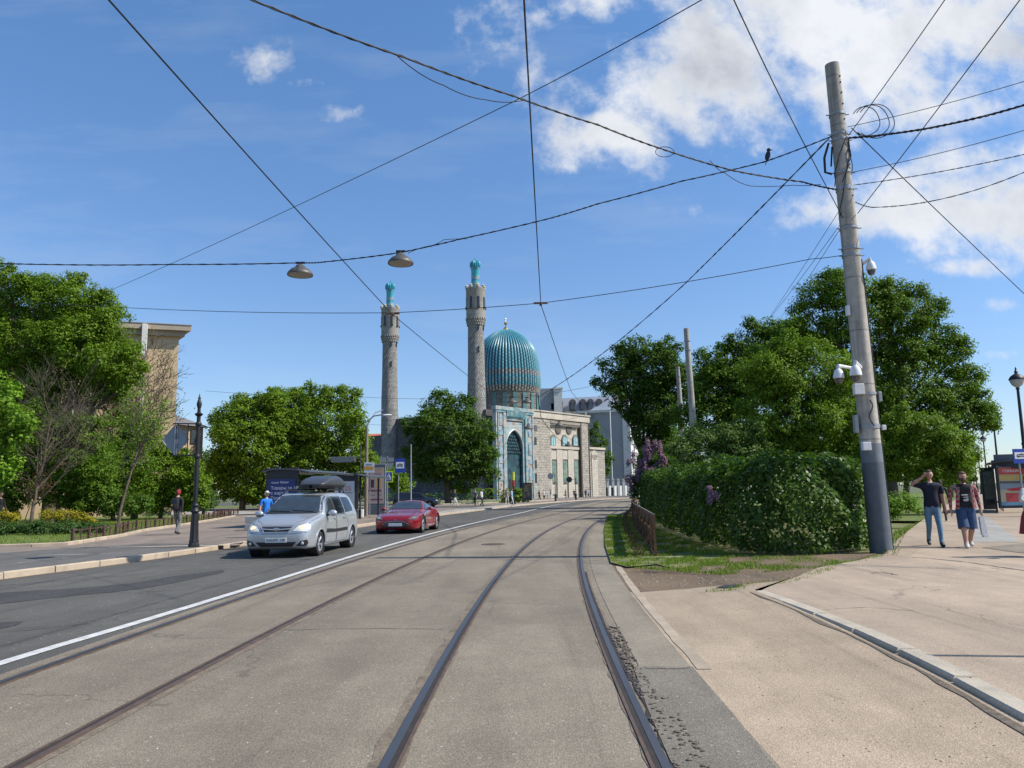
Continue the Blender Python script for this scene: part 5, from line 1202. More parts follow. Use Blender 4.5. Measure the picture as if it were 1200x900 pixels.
    def decal(s, name, mat, plane, outline, sg=1, lift=.005, parent=None, rings=6, thick=.01):
        out = []; n = len(outline)
        for i in range(n):
            a, b = outline[i], outline[(i+1) % n]; m_ = max(2, int(math.hypot(b[0]-a[0], b[1]-a[1])/.05))
            for q in range(m_): out.append((a[0]+(b[0]-a[0])*q/m_, a[1]+(b[1]-a[1])*q/m_))
        cx = sum(p[0] for p in out)/len(out); cy = sum(p[1] for p in out)/len(out); vs = []; fs = []; N = len(out)
        for r in range(rings+1):
            q = 1-max(0, r-1)/rings if r else 1.0
            for p in out:
                l, nr = s.hit(plane, (cx+(p[0]-cx)*q, cy+(p[1]-cy)*q), sg); vs.append(l+nr*(lift if r else -thick))
        for r in range(rings):
            for j in range(N): fs.append((r*N+j, r*N+(j+1) % N, (r+1)*N+(j+1) % N, (r+1)*N+j))
        l, nr = s.hit(plane, (cx, cy), sg); vs.append(l+nr*lift); k = len(vs)-1
        for j in range(N): fs.append((rings*N+j, rings*N+(j+1) % N, k))
        mb = MB(); mb.add(vs, fs); return mb.build(name, mat, parent or s.o, smooth=True)
    def line(s, name, mat, plane, pts, r=.004, sg=1, lift=0.0, parent=None):
        out = []
        for a, b in zip(pts, pts[1:]):
            m_ = max(2, int(math.hypot(b[0]-a[0], b[1]-a[1])/.05))
            for q in range(m_): out.append((a[0]+(b[0]-a[0])*q/m_, a[1]+(b[1]-a[1])*q/m_))
        out.append(pts[-1]); P3 = []
        for p in out: l, nr = s.hit(plane, p, sg); P3.append(l+nr*lift)
        mb = MB(); mb.tube(P3, r, 5); return mb.build(name, mat, parent or s.o)
def rr(x0, x1, z0, z1, c=.05):
    return [(x0+c, z0), (x1-c, z0), (x1, z0+c), (x1, z1-c), (x1-c, z1), (x0+c, z1), (x0, z1-c), (x0, z0+c)]
# silver estate car
VST = [(2.235, .34, .45, .48, .56, .58, .54, .62, .48, .635), (2.20, .27, .62, .48, .70, .64, .67, .70, .58, .73), (2.08, .22, .74, .48, .81, .75, .76, .83, .63, .865), (1.85, .21, .79, .52, .86, .85, .80, .925, .66, .96), (1.45, .21, .81, .56, .875, .92, .835, 1.00, .68, 1.04),
       (1.12, .21, .81, .56, .875, .96, .845, 1.06, .70, 1.10), (.98, .21, .81, .56, .875, .97, .85, 1.16, .70, 1.20), (.62, .21, .81, .56, .875, .98, .85, 1.40, .655, 1.45), (.36, .21, .81, .56, .875, .98, .85, 1.515, .625, 1.565), (.05, .21, .81, .56, .875, .985, .85, 1.555, .615, 1.61),
       (-.7, .21, .81, .56, .875, .99, .85, 1.565, .61, 1.625), (-1.5, .21, .81, .56, .875, 1.0, .845, 1.545, .60, 1.605), (-1.95, .23, .80, .56, .865, 1.0, .835, 1.50, .59, 1.56), (-2.12, .26, .78, .56, .85, 1.0, .81, 1.36, .60, 1.40), (-2.21, .30, .72, .55, .80, .95, .76, 1.05, .64, 1.08), (-2.235, .36, .6, .55, .68, .8, .64, .9, .55, .92)]
fr = Vector(G(362.5, 654)); rr_ = Vector(G(406, 643.5)); hd = Vector((-.07, -1)).normalized(); left = Vector((-hd.y, hd.x))
vc = fr-left*.80-hd*1.42; vc.y += .75; vc.x += .02
van = Car('parked_car', 'silver estate car with black roof box and lit headlights driving towards the viewer', (vc.x, vc.y, 0), hd, VST, m_silver, (1.42, -1.485), .315, .76)
van.o.name = 'estate_car'
for sg in (1, -1):
    f = van.decal('side_window', m_gls, 'side', [(.88, 1.02), (.10, 1.02), (.10, 1.47), (.36, 1.475), (.50, 1.42)], sg)
    van.line('window_seal', m_black, 'side', [(.93, 1.0), (.07, 1.0), (.07, 1.50), (.37, 1.505), (.53, 1.44), (.93, 1.0)], .010, sg)
    van.decal('side_window', m_tint, 'side', rr(-.74, .0, 1.02, 1.475, .04), sg); van.line('window_seal', m_black, 'side', rr(-.76, .02, 1.0, 1.495, .04)+[(-.72, 1.0)], .009, sg)
    van.decal('side_window', m_tint, 'side', [(-.88, 1.03), (-1.62, 1.06), (-1.70, 1.14), (-1.66, 1.38), (-1.56, 1.455), (-.90, 1.47), (-.86, 1.43)], sg)
    for pts in ([(.98, .98), (1.02, .62), (.98, .30), (.09, .28), (.085, .99)], [(.05, .28), (.03, .99), (.03, 1.5)], [(.04, .28), (-.86, .28), (-.98, .45), (-1.06, .72), (-.80, 1.0), (-.80, 1.5)]): van.line('door_seam', m_black, 'side', pts, .006, sg)
    van.decal('door_moulding', m_black, 'side', [(.96, .56), (.10, .54), (.10, .62), (.92, .66)], sg, .014); van.decal('door_moulding', m_black, 'side', [(.04, .54), (-.95, .54), (-.92, .625), (.04, .62)], sg, .014)
    for x in (.22, -.66):
        l, nr = van.hit('side', (x, .90), sg); mb = MB(); mb.box(l+nr*.022, (.18, .03, .032), bev=.01); mb.build('door_handle', m_silver, van.o, smooth=True)
    mb = MB(); mb.sphere((.86, sg*1.00, 1.06), (.07, .12, .085), 14); mi = mb.build('wing_mirror', m_silver, van.o, smooth=True); mb = MB(); mb.tube([(.86, sg*.84, 1.0), (.86, sg*.95, 1.03)], .028, 8); mb.build('mirror_arm', m_black, mi)
    # lamps, wrapping round the corner
    hl = van.decal('headlight', m_lamp, 'front', [(sg*.40, .66), (sg*.52, .79), (sg*.70, .84), (sg*.785, .80), (sg*.80, .70), (sg*.74, .645)], 1, .010, thick=.02)
    l, nr = van.hit('front', (sg*.615, .735)); mb = MB(); mb.sphere(l+Vector((.012, 0, 0)), (.012, .068, .055), 14); mb.build('bulb', m_lampon, hl, smooth=True)
    van.line('lamp_rim', m_black, 'front', [(sg*.40, .66), (sg*.52, .79), (sg*.70, .84)], .006, 1, .008, hl)
    van.decal('fog_lamp_bay', m_black, 'front', [(sg*.50, .30), (sg*.62, .42), (sg*.76, .45), (sg*.78, .37), (sg*.74, .30)], 1, .006)
    l, nr = van.hit('front', (sg*.66, .365)); mb = MB(); mb.sphere(l+Vector((.01, 0, 0)), (.012, .04, .04), 12); mb.build('fog_lamp', m_lamp, van.o, smooth=True)
    mb = MB(); mb.tube([(.15, sg*.60, 1.62), (.05, sg*.60, 1.68), (-1.45, sg*.58, 1.67), (-1.55, sg*.58, 1.60)], .018, 8); mb.build('roof_rail', m_black, van.o, smooth=True)
    van.decal('tail_lamp', M('tail_lamp', (.35, .02, .02), .2), 'rear', [(sg*.68, .8), (sg*.76, .8), (sg*.72, 1.1), (sg*.66, 1.1)], 1)
ws = van.decal('windscreen', m_gls, 'front', [(-.745, 1.10), (.745, 1.10), (.61, 1.50), (.3, 1.525), (-.3, 1.525), (-.61, 1.50)], 1, .004, rings=10)
van.line('windscreen_seal', m_black, 'front', [(-.76, 1.085), (.76, 1.085), (.62, 1.51), (.3, 1.535), (-.3, 1.535), (-.62, 1.51), (-.76, 1.085)], .012)
van.decal('cowl', m_black, 'front', [(-.76, 1.065), (.76, 1.065), (.74, 1.10), (-.74, 1.10)], 1, .006)
for y0 in (-.05, .55): van.line('wiper', m_black, 'front', [(y0, 1.105), (y0-.3, 1.125), (y0-.58, 1.135)], .009, 1, .015)
van.decal('grille', m_black, 'front', [(-.37, .72), (-.30, .645), (.30, .645), (.37, .72), (.40, .77), (-.40, .77)], 1, .004)
van.line('grille_bar', m_silver, 'front', [(-.38, .715), (-.1, .70), (.1, .70), (.38, .715)], .016, 1, .01); van.line('grille_frame', m_silver, 'front', [(-.41, .765), (-.31, .635), (.31, .635), (.41, .765)], .013, 1, .008)
l, nr = van.hit('front', (0, .71)); mb = MB(); mb.sphere(l+Vector((.02, 0, 0)), (.012, .085, .045), 16); mb.build('badge', m_chrome, van.o, smooth=True)
van.decal('air_intake', m_black, 'front', [(-.52, .40), (-.40, .285), (.40, .285), (.52, .40)], 1, .005)
van.line('bumper_seam', m_black, 'front', [(-.80, .63), (-.4, .60), (.4, .60), (.80, .63)], .005)
van.line('bonnet_seam', m_black, 'top', [(2.10, .40), (1.9, .60), (1.10, .73)], .005); van.line('bonnet_seam', m_black, 'top', [(2.10, -.40), (1.9, -.60), (1.10, -.73)], .005); van.line('bonnet_seam', m_black, 'top', [(2.135, -.40), (2.15, 0), (2.135, .40)], .005)
l, nr = van.hit('front', (0, .445)); pl = MB(); pl.box((l.x+.012, 0, .445), (.014, .54, .115), bev=.004); pl = pl.build('number_plate', m_plate, van.o)
text_mesh('В402РЕ 198', .098, m_ink, 'plate_text', pl, Matrix.Translation((l.x+.021, 0, .445)) @ Matrix.Rotation(PI/2, 4, 'Z') @ Matrix.Rotation(PI/2, 4, 'X'), .001, sx=.92)
van.line('aerial', m_black, 'top', [(.2, 0), (.16, 0)], .012); mb = MB(); mb.tube([(.18, 0, 1.60), (-.02, 0, 1.83)], .005, 5); mb.build('aerial', m_black, van.o)
# roof box on two bars
mb = MB()
for x in (-.25, -1.2): mb.tube([(x, -.66, 1.70), (x, .66, 1.70)], .016, 8)
mb.build('roof_bars', m_black, van.o, smooth=True)
BX = [(.70, 1.82, .04), (.66, 1.86, .28), (.45, 1.97, .40), (.1, 2.06, .43), (-.4, 2.115, .44), (-.8, 2.11, .44), (-1.1, 2.02, .43), (-1.28, 1.90, .38), (-1.31, 1.82, .2)]
vs = []; fs = []; nn = 18; yc = .22
fine = [cr([list(b) for b in BX], k/4) for k in range(4*(len(BX)-1)+1)]; fine = [(x-.35, 1.80+(z-1.82)*1.0, h_*.95) for x, z, h_ in fine]
for x, zt_, hw in fine:
    for j in range(nn):
        a = PI*j/(nn-1); c_, s_ = math.cos(a), math.sin(a); y = hw*math.copysign(abs(c_)**.5, c_); rid = .018*(abs(y) < hw*.55)*(abs(y) > hw*.2)
        vs.append((x, y+yc, 1.82+(zt_-1.82)*abs(s_)**.62-rid*(zt_ > 1.9)))
for i in range(len(fine)-1):
    for j in range(nn-1): fs.append((i*nn+j, i*nn+j+1, (i+1)*nn+j+1, (i+1)*nn+j))
mb = MB(); mb.add(vs, fs); rb_ = mb.build('roof_box', m_box, van.o, smooth=True); rb_['label'] = 'dark grey streamlined roof box on bars'
vs = []; fs = []
for x, zt_, hw in fine:
    for sgn in (-1, 1):
        for (yy, z) in ((1.02, 1.83), (1.02, 1.79), (.85, 1.735)): vs.append((x, yc+sgn*hw*yy, z))
k6 = 6
for i in range(len(fine)-1):
    a = i*6; b = a+6; fs += [(a, a+1, b+1, b), (a+1, a+2, b+2, b+1), (a+3, b+3, b+4, a+4), (a+4, b+4, b+5, a+5), (a+2, a+5, b+5, b+2), (a, b, b+3, a+3)]
mb = MB(); mb.add(vs, fs); mb.build('box_base', m_black, rb_)
# red coupe
RST = [(2.17, .30, .35, .42, .45, .49, .43, .52, .38, .535), (2.13, .21, .60, .42, .66, .55, .62, .59, .50, .61), (1.98, .16, .74, .43, .82, .62, .77, .67, .58, .69), (1.65, .15, .80, .46, .895, .69, .84, .745, .60, .755), (1.33, .15, .82, .48, .92, .735, .86, .79, .60, .795),
       (.9, .15, .82, .48, .905, .77, .83, .83, .62, .85), (.62, .15, .82, .48, .885, .80, .815, .875, .66, .90), (.48, .15, .82, .48, .885, .81, .81, .93, .66, .96), (.0, .15, .82, .48, .885, .83, .805, 1.13, .565, 1.18), (-.3, .15, .82, .48, .89, .84, .81, 1.185, .535, 1.245),
       (-.8, .15, .82, .49, .91, .86, .835, 1.14, .52, 1.21), (-1.27, .16, .82, .50, .935, .87, .865, 1.02, .55, 1.08), (-1.7, .19, .80, .52, .915, .86, .84, .925, .58, .965), (-2.05, .26, .72, .52, .83, .80, .76, .86, .58, .89), (-2.17, .34, .6, .52, .70, .68, .62, .74, .5, .76)]
fr2 = Vector(G(495.5, 624.3)); rr2 = Vector(G(510.5, 620.6)); hd2 = (fr2-rr2).normalized(); hd2 = Vector((-.30, -1)).normalized() if abs(hd2.x/hd2.y) > .5 or hd2.y > 0 else hd2
left2 = Vector((-hd2.y, hd2.x)); rc = fr2-left2*.88-hd2*1.33
red = Car('sports_coupe', 'low dark red two door sports coupe driving towards the viewer', (rc.x, rc.y, 0), hd2, RST, m_red, (1.33, -1.27), .335, .80, half=.90)
for sg in (1, -1):
    red.decal('side_window', m_gls, 'side', [(.42, .86), (-.48, .88), (-.56, .93), (-.40, 1.10), (-.25, 1.145), (-.02, 1.12), (.2, 1.04)], sg)
    red.decal('quarter_window', m_gls, 'side', [(-.54, .89), (-.90, .93), (-1.0, .98), (-.8, 1.06), (-.48, 1.12)], sg)
    red.line('door_seam', m_black, 'side', [(.60, .84), (.66, .5), (.58, .24), (-.42, .22), (-.56, .45), (-.54, .88)], .006, sg); red.line('side_strake', m_chrome, 'side', [(.92, .60), (.1, .57)], .010, sg, .006)
    red.decal('side_vent', m_black, 'side', [(.94, .55), (.76, .55), (.72, .68), (.90, .68)], sg)
    mb = MB(); mb.sphere((.42, sg*.97, .92), (.065, .11, .065), 14); mi = mb.build('wing_mirror', m_red, red.o, smooth=True); mb = MB(); mb.tube([(.42, sg*.80, .86), (.42, sg*.92, .90)], .022, 8); mb.build('mirror_arm', m_black, mi)
    hl = red.decal('headlight', M('headlight_dark', (.12, .12, .13), .1), 'front', [(sg*.50, .56), (sg*.58, .64), (sg*.74, .68), (sg*.82, .66), (sg*.80, .585), (sg*.68, .54)], 1, .006)
    l, nr = red.hit('front', (sg*.68, .60)); mb = MB(); mb.sphere(l+Vector((.012, 0, .0)), (.012, .07, .035), 12); mb.build('bulb', m_lamp, hl, smooth=True)
    red.line('bonnet_seam', m_black, 'top', [(1.95, sg*.42), (1.6, sg*.52), (.7, sg*.66)], .004)
red.decal('windscreen', m_gls, 'front', [(-.72, .92), (.72, .92), (.58, 1.13), (.3, 1.185), (-.3, 1.185), (-.58, 1.13)], 1, .004, rings=10)
red.line('windscreen_seal', m_black, 'front', [(-.73, .91), (.73, .91), (.59, 1.14), (.3, 1.195), (-.3, 1.195), (-.59, 1.14), (-.73, .91)], .009)
red.decal('grille', M('grille_mesh', (.10, .105, .11), .35, .6), 'front', [(-.52, .36), (-.42, .30), (.42, .30), (.52, .36), (.34, .455), (.2, .475), (-.2, .475), (-.34, .455)], 1, .005); red.line('grille_frame', m_chrome, 'front', [(-.52, .365), (-.34, .46), (-.2, .48), (.2, .48), (.34, .46), (.52, .365)], .009, 1, .006)
red.decal('air_intake', m_black, 'front', [(-.58, .235), (.58, .235), (.52, .285), (-.52, .285)], 1, .005)
l, nr = red.hit('front', (0, .53)); mb = MB(); mb.sphere(l+Vector((.006, 0, 0)), (.008, .05, .014), 12); mb.build('badge', m_chrome, red.o)
l, nr = red.hit('front', (0, .36)); pl = MB(); pl.box((l.x+.02, 0, .355), (.014, .52, .112), bev=.004); pl.build('number_plate', m_plate, red.o)
# two distant cars
def far_car(label, loc, head, mat, k, kz):
    st = [(r[0]*k, r[1]*kz, r[2], r[3]*kz, r[4], r[5]*kz, r[6], r[7]*kz, r[8], r[9]*kz) for r in VST]
    c = Car('hatchback', label, loc, head, st, mat, (1.42*k, -1.485*k), .31, .76)
    for sg in (1, -1):
        for x0, x1 in ((-.6, .05), (.12, .85)): c.decal('side_window', m_tint, 'side', [(x0*k, 1.02*kz), (x1*k, 1.02*kz), ((x1 if x1 < .5 else .42)*k, 1.46*kz), (x0*k, 1.47*kz)], sg, rings=3)
        c.decal('headlight', m_lamp, 'front', [(sg*.5, .70*kz), (sg*.72, .80*kz), (sg*.76, .70*kz)], 1, rings=2)
    c.decal('windscreen', m_gls, 'front', [(-.72, 1.10*kz), (.72, 1.10*kz), (.6, 1.5*kz), (-.6, 1.5*kz)], 1, rings=4)
    c.decal('grille', m_black, 'front', [(-.4, .35*kz), (.4, .35*kz), (.4, .72*kz), (-.4, .72*kz)], 1, rings=2)
    return c
q = G(462, 594.5, .12); far_car('black hatchback crossing on the side street behind the red coupe', (-9.6, 76.5, .13), (1, -.05), M('black_paint', (.012, .013, .016), .2, .2, coat=1), 1.0, .92)
q = P(745, 575, 128); far_car('white car approaching at the far end of the street', (q.x+.3, 128, .01), (-.5, -1), M('white_paint', (.72, .72, .70), .3, coat=.5), 1.0, .95)
# ================================================================ poles, wires and hanging lamps
def conc(name, c):
    m, t, b = base_mat(name); co = t.coord(); n = t.noise(co, 6, 6, .7); n2 = t.noise(t.mapping(co, scale=(6, 6, .35)), 1.2, 5, .65); s_ = t.sep(co)
    c_ = t.mix(1.0, c, t.ramp(n, [(.3, .78), (.7, 1.15)]), 'MULTIPLY'); c_ = t.mix(1.0, c_, t.ramp(n2, [(.35, .6), (.6, 1.1)]), 'MULTIPLY')
    band = t.math('LESS_THAN', t.math('FRACT', t.math('MULTIPLY', s_[2], .8)), .025); c_ = t.mix(t.math('MULTIPLY', band, .5), c_, (.09, .085, .08))
    setc(t, b, c_); b.inputs['Roughness'].default_value = .9; bump(t, b, n, .5, .02); return m
m_conc = conc('pole_concrete', (.40, .37, .32)); m_conc2 = conc('far_pole_concrete', (.42, .39, .34))
m_gpaint = M('grey_paint', (.15, .175, .195), .7, var=.2, scale=3, bmp=.3); m_gpaint2 = M('dark_grey_paint', (.10, .118, .135), .7, var=.25, scale=5)
m_steel = M('galvanised_steel', (.32, .33, .34), .5, .5, var=.25, scale=9); m_cam = M('camera_white', (.68, .68, .68), .4, var=.05)
m_iron = M('black_iron', (.022, .022, .024), .5, .3, var=.3, scale=10); m_wire = M('black_cable', (.015, .015, .016), .7)
pb = G(1033, 648, .05); PBX, PBY = pb; ZB = .05
tp = P(975, 76, PBY); AXS = Vector((tp.x-PBX, 0, tp.z-ZB)); HP = AXS.length; LEAN = math.atan2(AXS.x, AXS.z)
pole = thing('utility_pole', 'big leaning concrete utility pole with grey painted foot and white cameras', 'pole', (PBX, PBY, ZB))
RP = Matrix.Rotation(LEAN, 3, 'Y')
def rad(s): return .236-.07*s/HP
def onpole(s): return Vector((PBX, PBY, ZB))+RP @ Vector((0, 0, s))
def s_at(py):   # height along the pole seen at that row of the photograph
    lo, hi = 0, HP
    for _ in range(40):
        m_ = (lo+hi)/2; v = onpole(m_); d_ = Vector(v)-Vector((0, 0, EYE))
        cx_, cy_, cz_ = d_.dot(rt), d_.dot(up), -d_.dot(bk); yy = 450-F*cy_/cz_
        if yy > py: lo = m_
        else: hi = m_
    return lo
zp1, zp2 = s_at(542), s_at(520)
mb = MB(); mb.lathe([(rad(z), z) for z in [zp2+(HP-zp2)*k/12 for k in range(13)]], 28, mat3=RP); mb.build('shaft', m_conc, pole, smooth=True)
mb = MB(); mb.lathe([(rad(z)+.004, z) for z in [-.1, .5, 1, zp1]], 28, mat3=RP); mb.build('painted_foot', m_gpaint2, pole, smooth=True)
mb = MB(); mb.lathe([(rad(zp1)+.0045, zp1), (rad(zp2)+.003, zp2)], 28, mat3=RP); mb.build('painted_foot', m_gpaint, pole, smooth=True)
for py in (135, 158, 165, 203, 222, 268, 292, 300, 462, 500): 
    z = s_at(py); mb = MB(); h_ = .03 if py not in (222, 500) else .05; mb.lathe([(rad(z)+.002, z-h_), (rad(z)+.016, z-h_), (rad(z)+.016, z+h_), (rad(z)+.002, z+h_)], 24, mat3=RP)
    for sg in (1, -1): mb.tube([RP @ Vector((sg*(rad(z)), 0, z)), RP @ Vector((sg*(rad(z)+.10), -.02, z))], .014, 6)
    mb.build('clamp_band', m_steel, pole, smooth=True)
for py in (93, 100, 112, 125, 143, 180, 196, 232): z = s_at(py); mb = MB(); mb.lathe([(.018, -.01), (.018, .02)], 8, RP @ Vector((rad(z)*.55, -rad(z)*.84, z)), mat3=Matrix.Rotation(PI/2, 3, 'X')); mb.build('bolt_hole', m_iron, pole)
cabs = MB()
for i in range(7):
    pts = []; a0 = -.9+i*.25
    for k in range(16):
        z = s_at(165)-(k/15)*(1.9 if i % 2 else 1.1); a = a0+k*.16*(1 if i % 3 else -1); r_ = rad(z)+.022+.018*math.sin(k*1.3+i); pts.append(RP @ Vector((r_*math.cos(a-PI/2+1.2), r_*math.sin(a-PI/2+1.2)-.01, z)))
    cabs.tube(pts, .011, 5)
z1, z2 = s_at(305), s_at(650)
cabs.tube([RP @ Vector((rad(z)*.98+.012, -.06, z)) for z in [z1+(z2-z1)*k/10 for k in range(11)]], .014, 5)
cabs.tube([RP @ Vector((-.02+.05*math.sin(k*.9), -rad(s_at(490))-.02, s_at(470)+(s_at(500)-s_at(470))*k/8)) for k in range(9)], .012, 5)
cabs.build('cabling', m_wire, pole, smooth=True)
# coil of spare cable, insulator block
mb = MB()
for cxp, rx_, ry_ in ((1021, 21, 19), (1026, 22, 20), (1014, 17, 17)):
    pts = [P(cxp+rx_*math.cos(a)*(1+.05*math.sin(3*a)), 142+ry_*math.sin(a), PBY-.25)-Vector((PBX, PBY, ZB)) for a in [-2.6+5.0*k/26 for k in range(27)]]; mb.tube(pts, .011, 5)
mb.build('cable_coil', m_wire, pole, smooth=True)
mb = MB(); o_ = Vector((PBX, PBY, ZB)); mb.tube([P(971, 168, PBY)-o_, P(966, 185, PBY)-o_, P(967, 202, PBY)-o_, P(975, 204, PBY)-o_], .028, 6); mb.tube([P(975, 172, PBY)-o_, P(974, 195, PBY)-o_], .02, 6); mb.build('insulator', m_wire, pole, smooth=True)
def dome_cam(px, py, Y, arm_from, k=1.0):
    c = P(px, py, Y)-o_; mb = MB(); mb.lathe([(.001, .20*k), (.05*k, .195*k), (.085*k, .15*k), (.105*k, .08*k), (.115*k, .0), (.10*k, -.01*k)], 20, c); q = mb.build('dome_camera', m_cam, pole, smooth=True)
    mb = MB(); mb.lathe([(.095*k, -.008*k), (.092*k, -.06*k), (.06*k, -.12*k), (.001, -.14*k)], 20, c); mb.build('lens_dome', m_gls, q, smooth=True)
    mb = MB(); mb.tube([c+Vector((0, 0, .19*k)), c+Vector((0, 0, .27*k)), arm_from-o_+Vector((0, 0, .04))], .038*k, 8); mb.build('bracket', m_cam, q, smooth=True)
dome_cam(1021, 316, PBY-.1, P(1010, 312, PBY)); dome_cam(983, 443, PBY-.35, P(1012, 436, PBY), 1.05); dome_cam(1003, 440, PBY-.5, P(1012, 436, PBY), 1.15)
for px, py, w_, h_, mt in ((1006, 456, 12, 13, m_cam), (1015, 499+24, 10, 10, m_cam), (1003, 497, 5, 22, m_steel), (993.5, 364, 4, 13, m_cam), (1030.5, 465, 4, 12, m_steel), (1035, 501, 5, 6, m_cam)):
    c = P(px, py, PBY-.27 if px > 1004 and px < 1020 else PBY-.05)-o_; mb = MB(); mb.box(c, (w_*PBY/F*.96, .12, h_*PBY/F*.96), bev=.012); mb.build('junction_box', mt, pole)
def cable(name, label, pts, r, sag=0.0, strands=1, group=None, n=26, tw=7.0):
    # pts are real 3D points; a hanging curve between each pair
    path = []
    sags = sag if isinstance(sag, (list, tuple)) else [sag]*(len(pts)-1)
    for k in range(len(pts)-1):
        a, b = Vector(pts[k]), Vector(pts[k+1]); m_ = n if k == 0 or (b-a).length > 6 else 8
        for i in range(m_+(k == len(pts)-2)):
            q = i/m_; p = a.lerp(b, q); p.z -= sags[k]*4*q*(1-q); path.append(p)
    base = path[0].copy(); mb = MB()
    for s_ in range(strands):
        ph = 2*PI*s_/max(1, strands); rr0 = 0 if strands == 1 else r*.9
        mb.tube([p-base+Vector((0, 0, 1))*rr0*math.sin(ph+i*tw/3)*1.1+Vector((0, rr0*math.cos(ph+i*tw/3), 0)) for i, p in enumerate(path)], r if strands == 1 else r*.62, 5)
    o = mb.build(name, m_wire, loc=base); tag(o, label, 'cable' if 'cable' in name else 'wire', group); return path
# contact wires follow the two tracks at six metres
def cw(off, y, z=6.0): p = cpt(y, off); return (p[0], p[1], z)
GW = 'tram contact wires'
cable('contact_wire', 'tram contact wire hanging over the near track at the centre', [cw(0.02, -6, 6.05), cw(.02, 3.5, 6.03), cw(0, 18.1), cw(-.05, 35), cw(0, 52), cw(0, 80), cw(0, 115)], .010, .04, group=GW)
cable('contact_wire', 'tram contact wire crossing the upper left sky over the far track', [cw(-3.72, -6, 6.05), cw(-3.72, 3.5, 6.03), cw(-3.75, 18.6), cw(-3.7, 35), cw(-3.7, 52), cw(-3.7, 80), cw(-3.7, 115)], .010, .04, group=GW)
GS = 'span wires over the street'
nd = [Vector(cw(0, 18.1)), Vector(cw(-3.75, 18.6))]
cable('span_wire', 'thin span wire from the big pole across both contact wires to the left trees', [onpole(s_at(297)), P(950, 303.5, 17.7), nd[0]+Vector((0, 0, .03)), nd[1]+Vector((0, 0, .05)), P(115, 358.5, 24), P(20, 352, 30)], .009, [.02, .06, .02, .08, .05], group=GS)
for p, l in ((nd[0], 'small brass clamp where the span wire meets the centre contact wire'), (nd[1], 'small clamp where the span wire meets the left contact wire')):
    mb = MB(); mb.box((0, 0, 0), (.34, .04, .05), bev=.01); mb.box((0, 0, -.03), (.06, .16, .05), bev=.01); o = mb.build('wire_clamp', m_railr, loc=p+Vector((0, 0, .03))); tag(o, l, 'clamp')
DP = [P(-60, 306, 19.0), P(50, 310, 18.8), P(200, 310, 18.6), P(352, 308, 18.4), P(380, 307, 18.4), P(469, 296, 18.2), P(540, 280, 18.1), P(640, 257, 18.0), P(700, 239, 17.9), P(800, 212, 17.8), P(895, 190, 17.7), onpole(s_at(160))+Vector((-.2, 0, 0))]
cable('span_cable', 'thick sagging cable bundle across the street carrying the two lamps', [P(-420, 285, 20)]+DP, .014, [.4]+[.012]*11, 3, group=GS)
cable('loose_cable', 'loose thin strand tied along the lamp carrying cable', [P(478, 297, 18.2), P(505, 288, 18.1), P(520, 281, 18.1), P(548, 280, 18.1)], .008, [-.03, .02, -.01])
EP = [P(200, -60, 9.0), P(295, 0, 10.2), P(470, 66, 12.2), P(600, 112, 14.0), P(700, 146, 15.4), P(780, 176, 16.4), P(860, 200, 17.0), P(940, 213, 17.4), onpole(s_at(222))+Vector((-.18, 0, 0))]
cable('rope_cable', 'thick twisted cable from the top left corner down to the big pole', EP, .017, [.02]*8, 3)
cable('loose_cable', 'loose cable looping under the twisted one left of the crossing', [P(466, 66, 12.2), P(520, 100, 12.8), P(570, 117, 13.6), P(616, 117, 14.1)], .009, [.06, .05, .05])
cable('loose_cable', 'small loose loop of cable hanging near the bird', [P(832, 188, 16.7), P(850, 203, 16.9), P(880, 218, 17.1), P(930, 217, 17.4), P(962, 216, 17.5)], .008, [.05, .05, .02, .02])
mb = MB(); c0 = P(779, 178, 16.2); mb.tube([P(779+11*math.cos(a), 176+6*math.sin(a)+2, 16.3)-c0 for a in [2*PI*k/14 for k in range(15)]], .008, 5); o = mb.build('cable_loop', m_wire, loc=c0); tag(o, 'little round loop of spare wire tied to the twisted cable', 'cable')
cable('guy_wire', 'straight wire rising from the left trees to the top centre edge', [P(118, 345, 34), P(600, 120, 15.0), P(822, 0, 11.5), P(900, -45, 10.6)], .009, [.1, .03, .02])
cable('guy_wire', 'wire from the top edge down to the left side of the big pole', [P(835, -50, 9.5), P(860, 0, 10.2), P(920, 125, 13.5), onpole(s_at(257))+Vector((-.15, -.1, 0))], .010, .02)
cable('feeder_cable', 'thick black cable from the big pole down towards the distant lamps', [onpole(s_at(162))+Vector((-.25, 0, 0)), P(800, 335, 28), P(634, 463, 46)], .020, [.03, .28], 2)
RG = 'cables leaving the big pole to the right'
rx = lambda py: onpole(s_at(py))+Vector((.2, -.05, 0))
for lab, a, b, r_, st, sg_ in (('topmost thin cable leaving the big pole to the right', 150, (1240, 88), .008, 1, .05), ('thick black bundle leaving the big pole to the right', 163, (1240, 118), .022, 3, .12), ('third cable down leaving the pole to the right', 203, (1240, 146), .008, 1, .05), ('fourth cable down leaving the pole to the right', 218, (1240, 176), .010, 2, .05)):
    cable('side_cable', lab, [rx(a), P(b[0]-40, b[1]+(a-b[1])*.12, 15.2), P(b[0]+500, b[1]-130, 12)], r_, [sg_, .1], st, group=RG)
cable('side_cable', 'lowest slack cable leaving the big pole to the right', [rx(238), P(1022, 243, 17.4), P(1090, 236, 16.6), P(1200, 202, 15.2), P(1700, 40, 12)], .011, [.02, .03, .06, .2], 2, group=RG)
cable('guy_wire', 'wire from the big pole steeply up to the top right edge', [rx(160), P(1107, 0, 12.8), P(1140, -50, 12)], .010, .02)
cable('guy_wire', 'long wire crossing from the top right corner down to the pole', [onpole(s_at(252))+Vector((.2, -.1, 0)), P(1195, 0, 11.5), P(1240, -60, 10.8)], .010, .02)
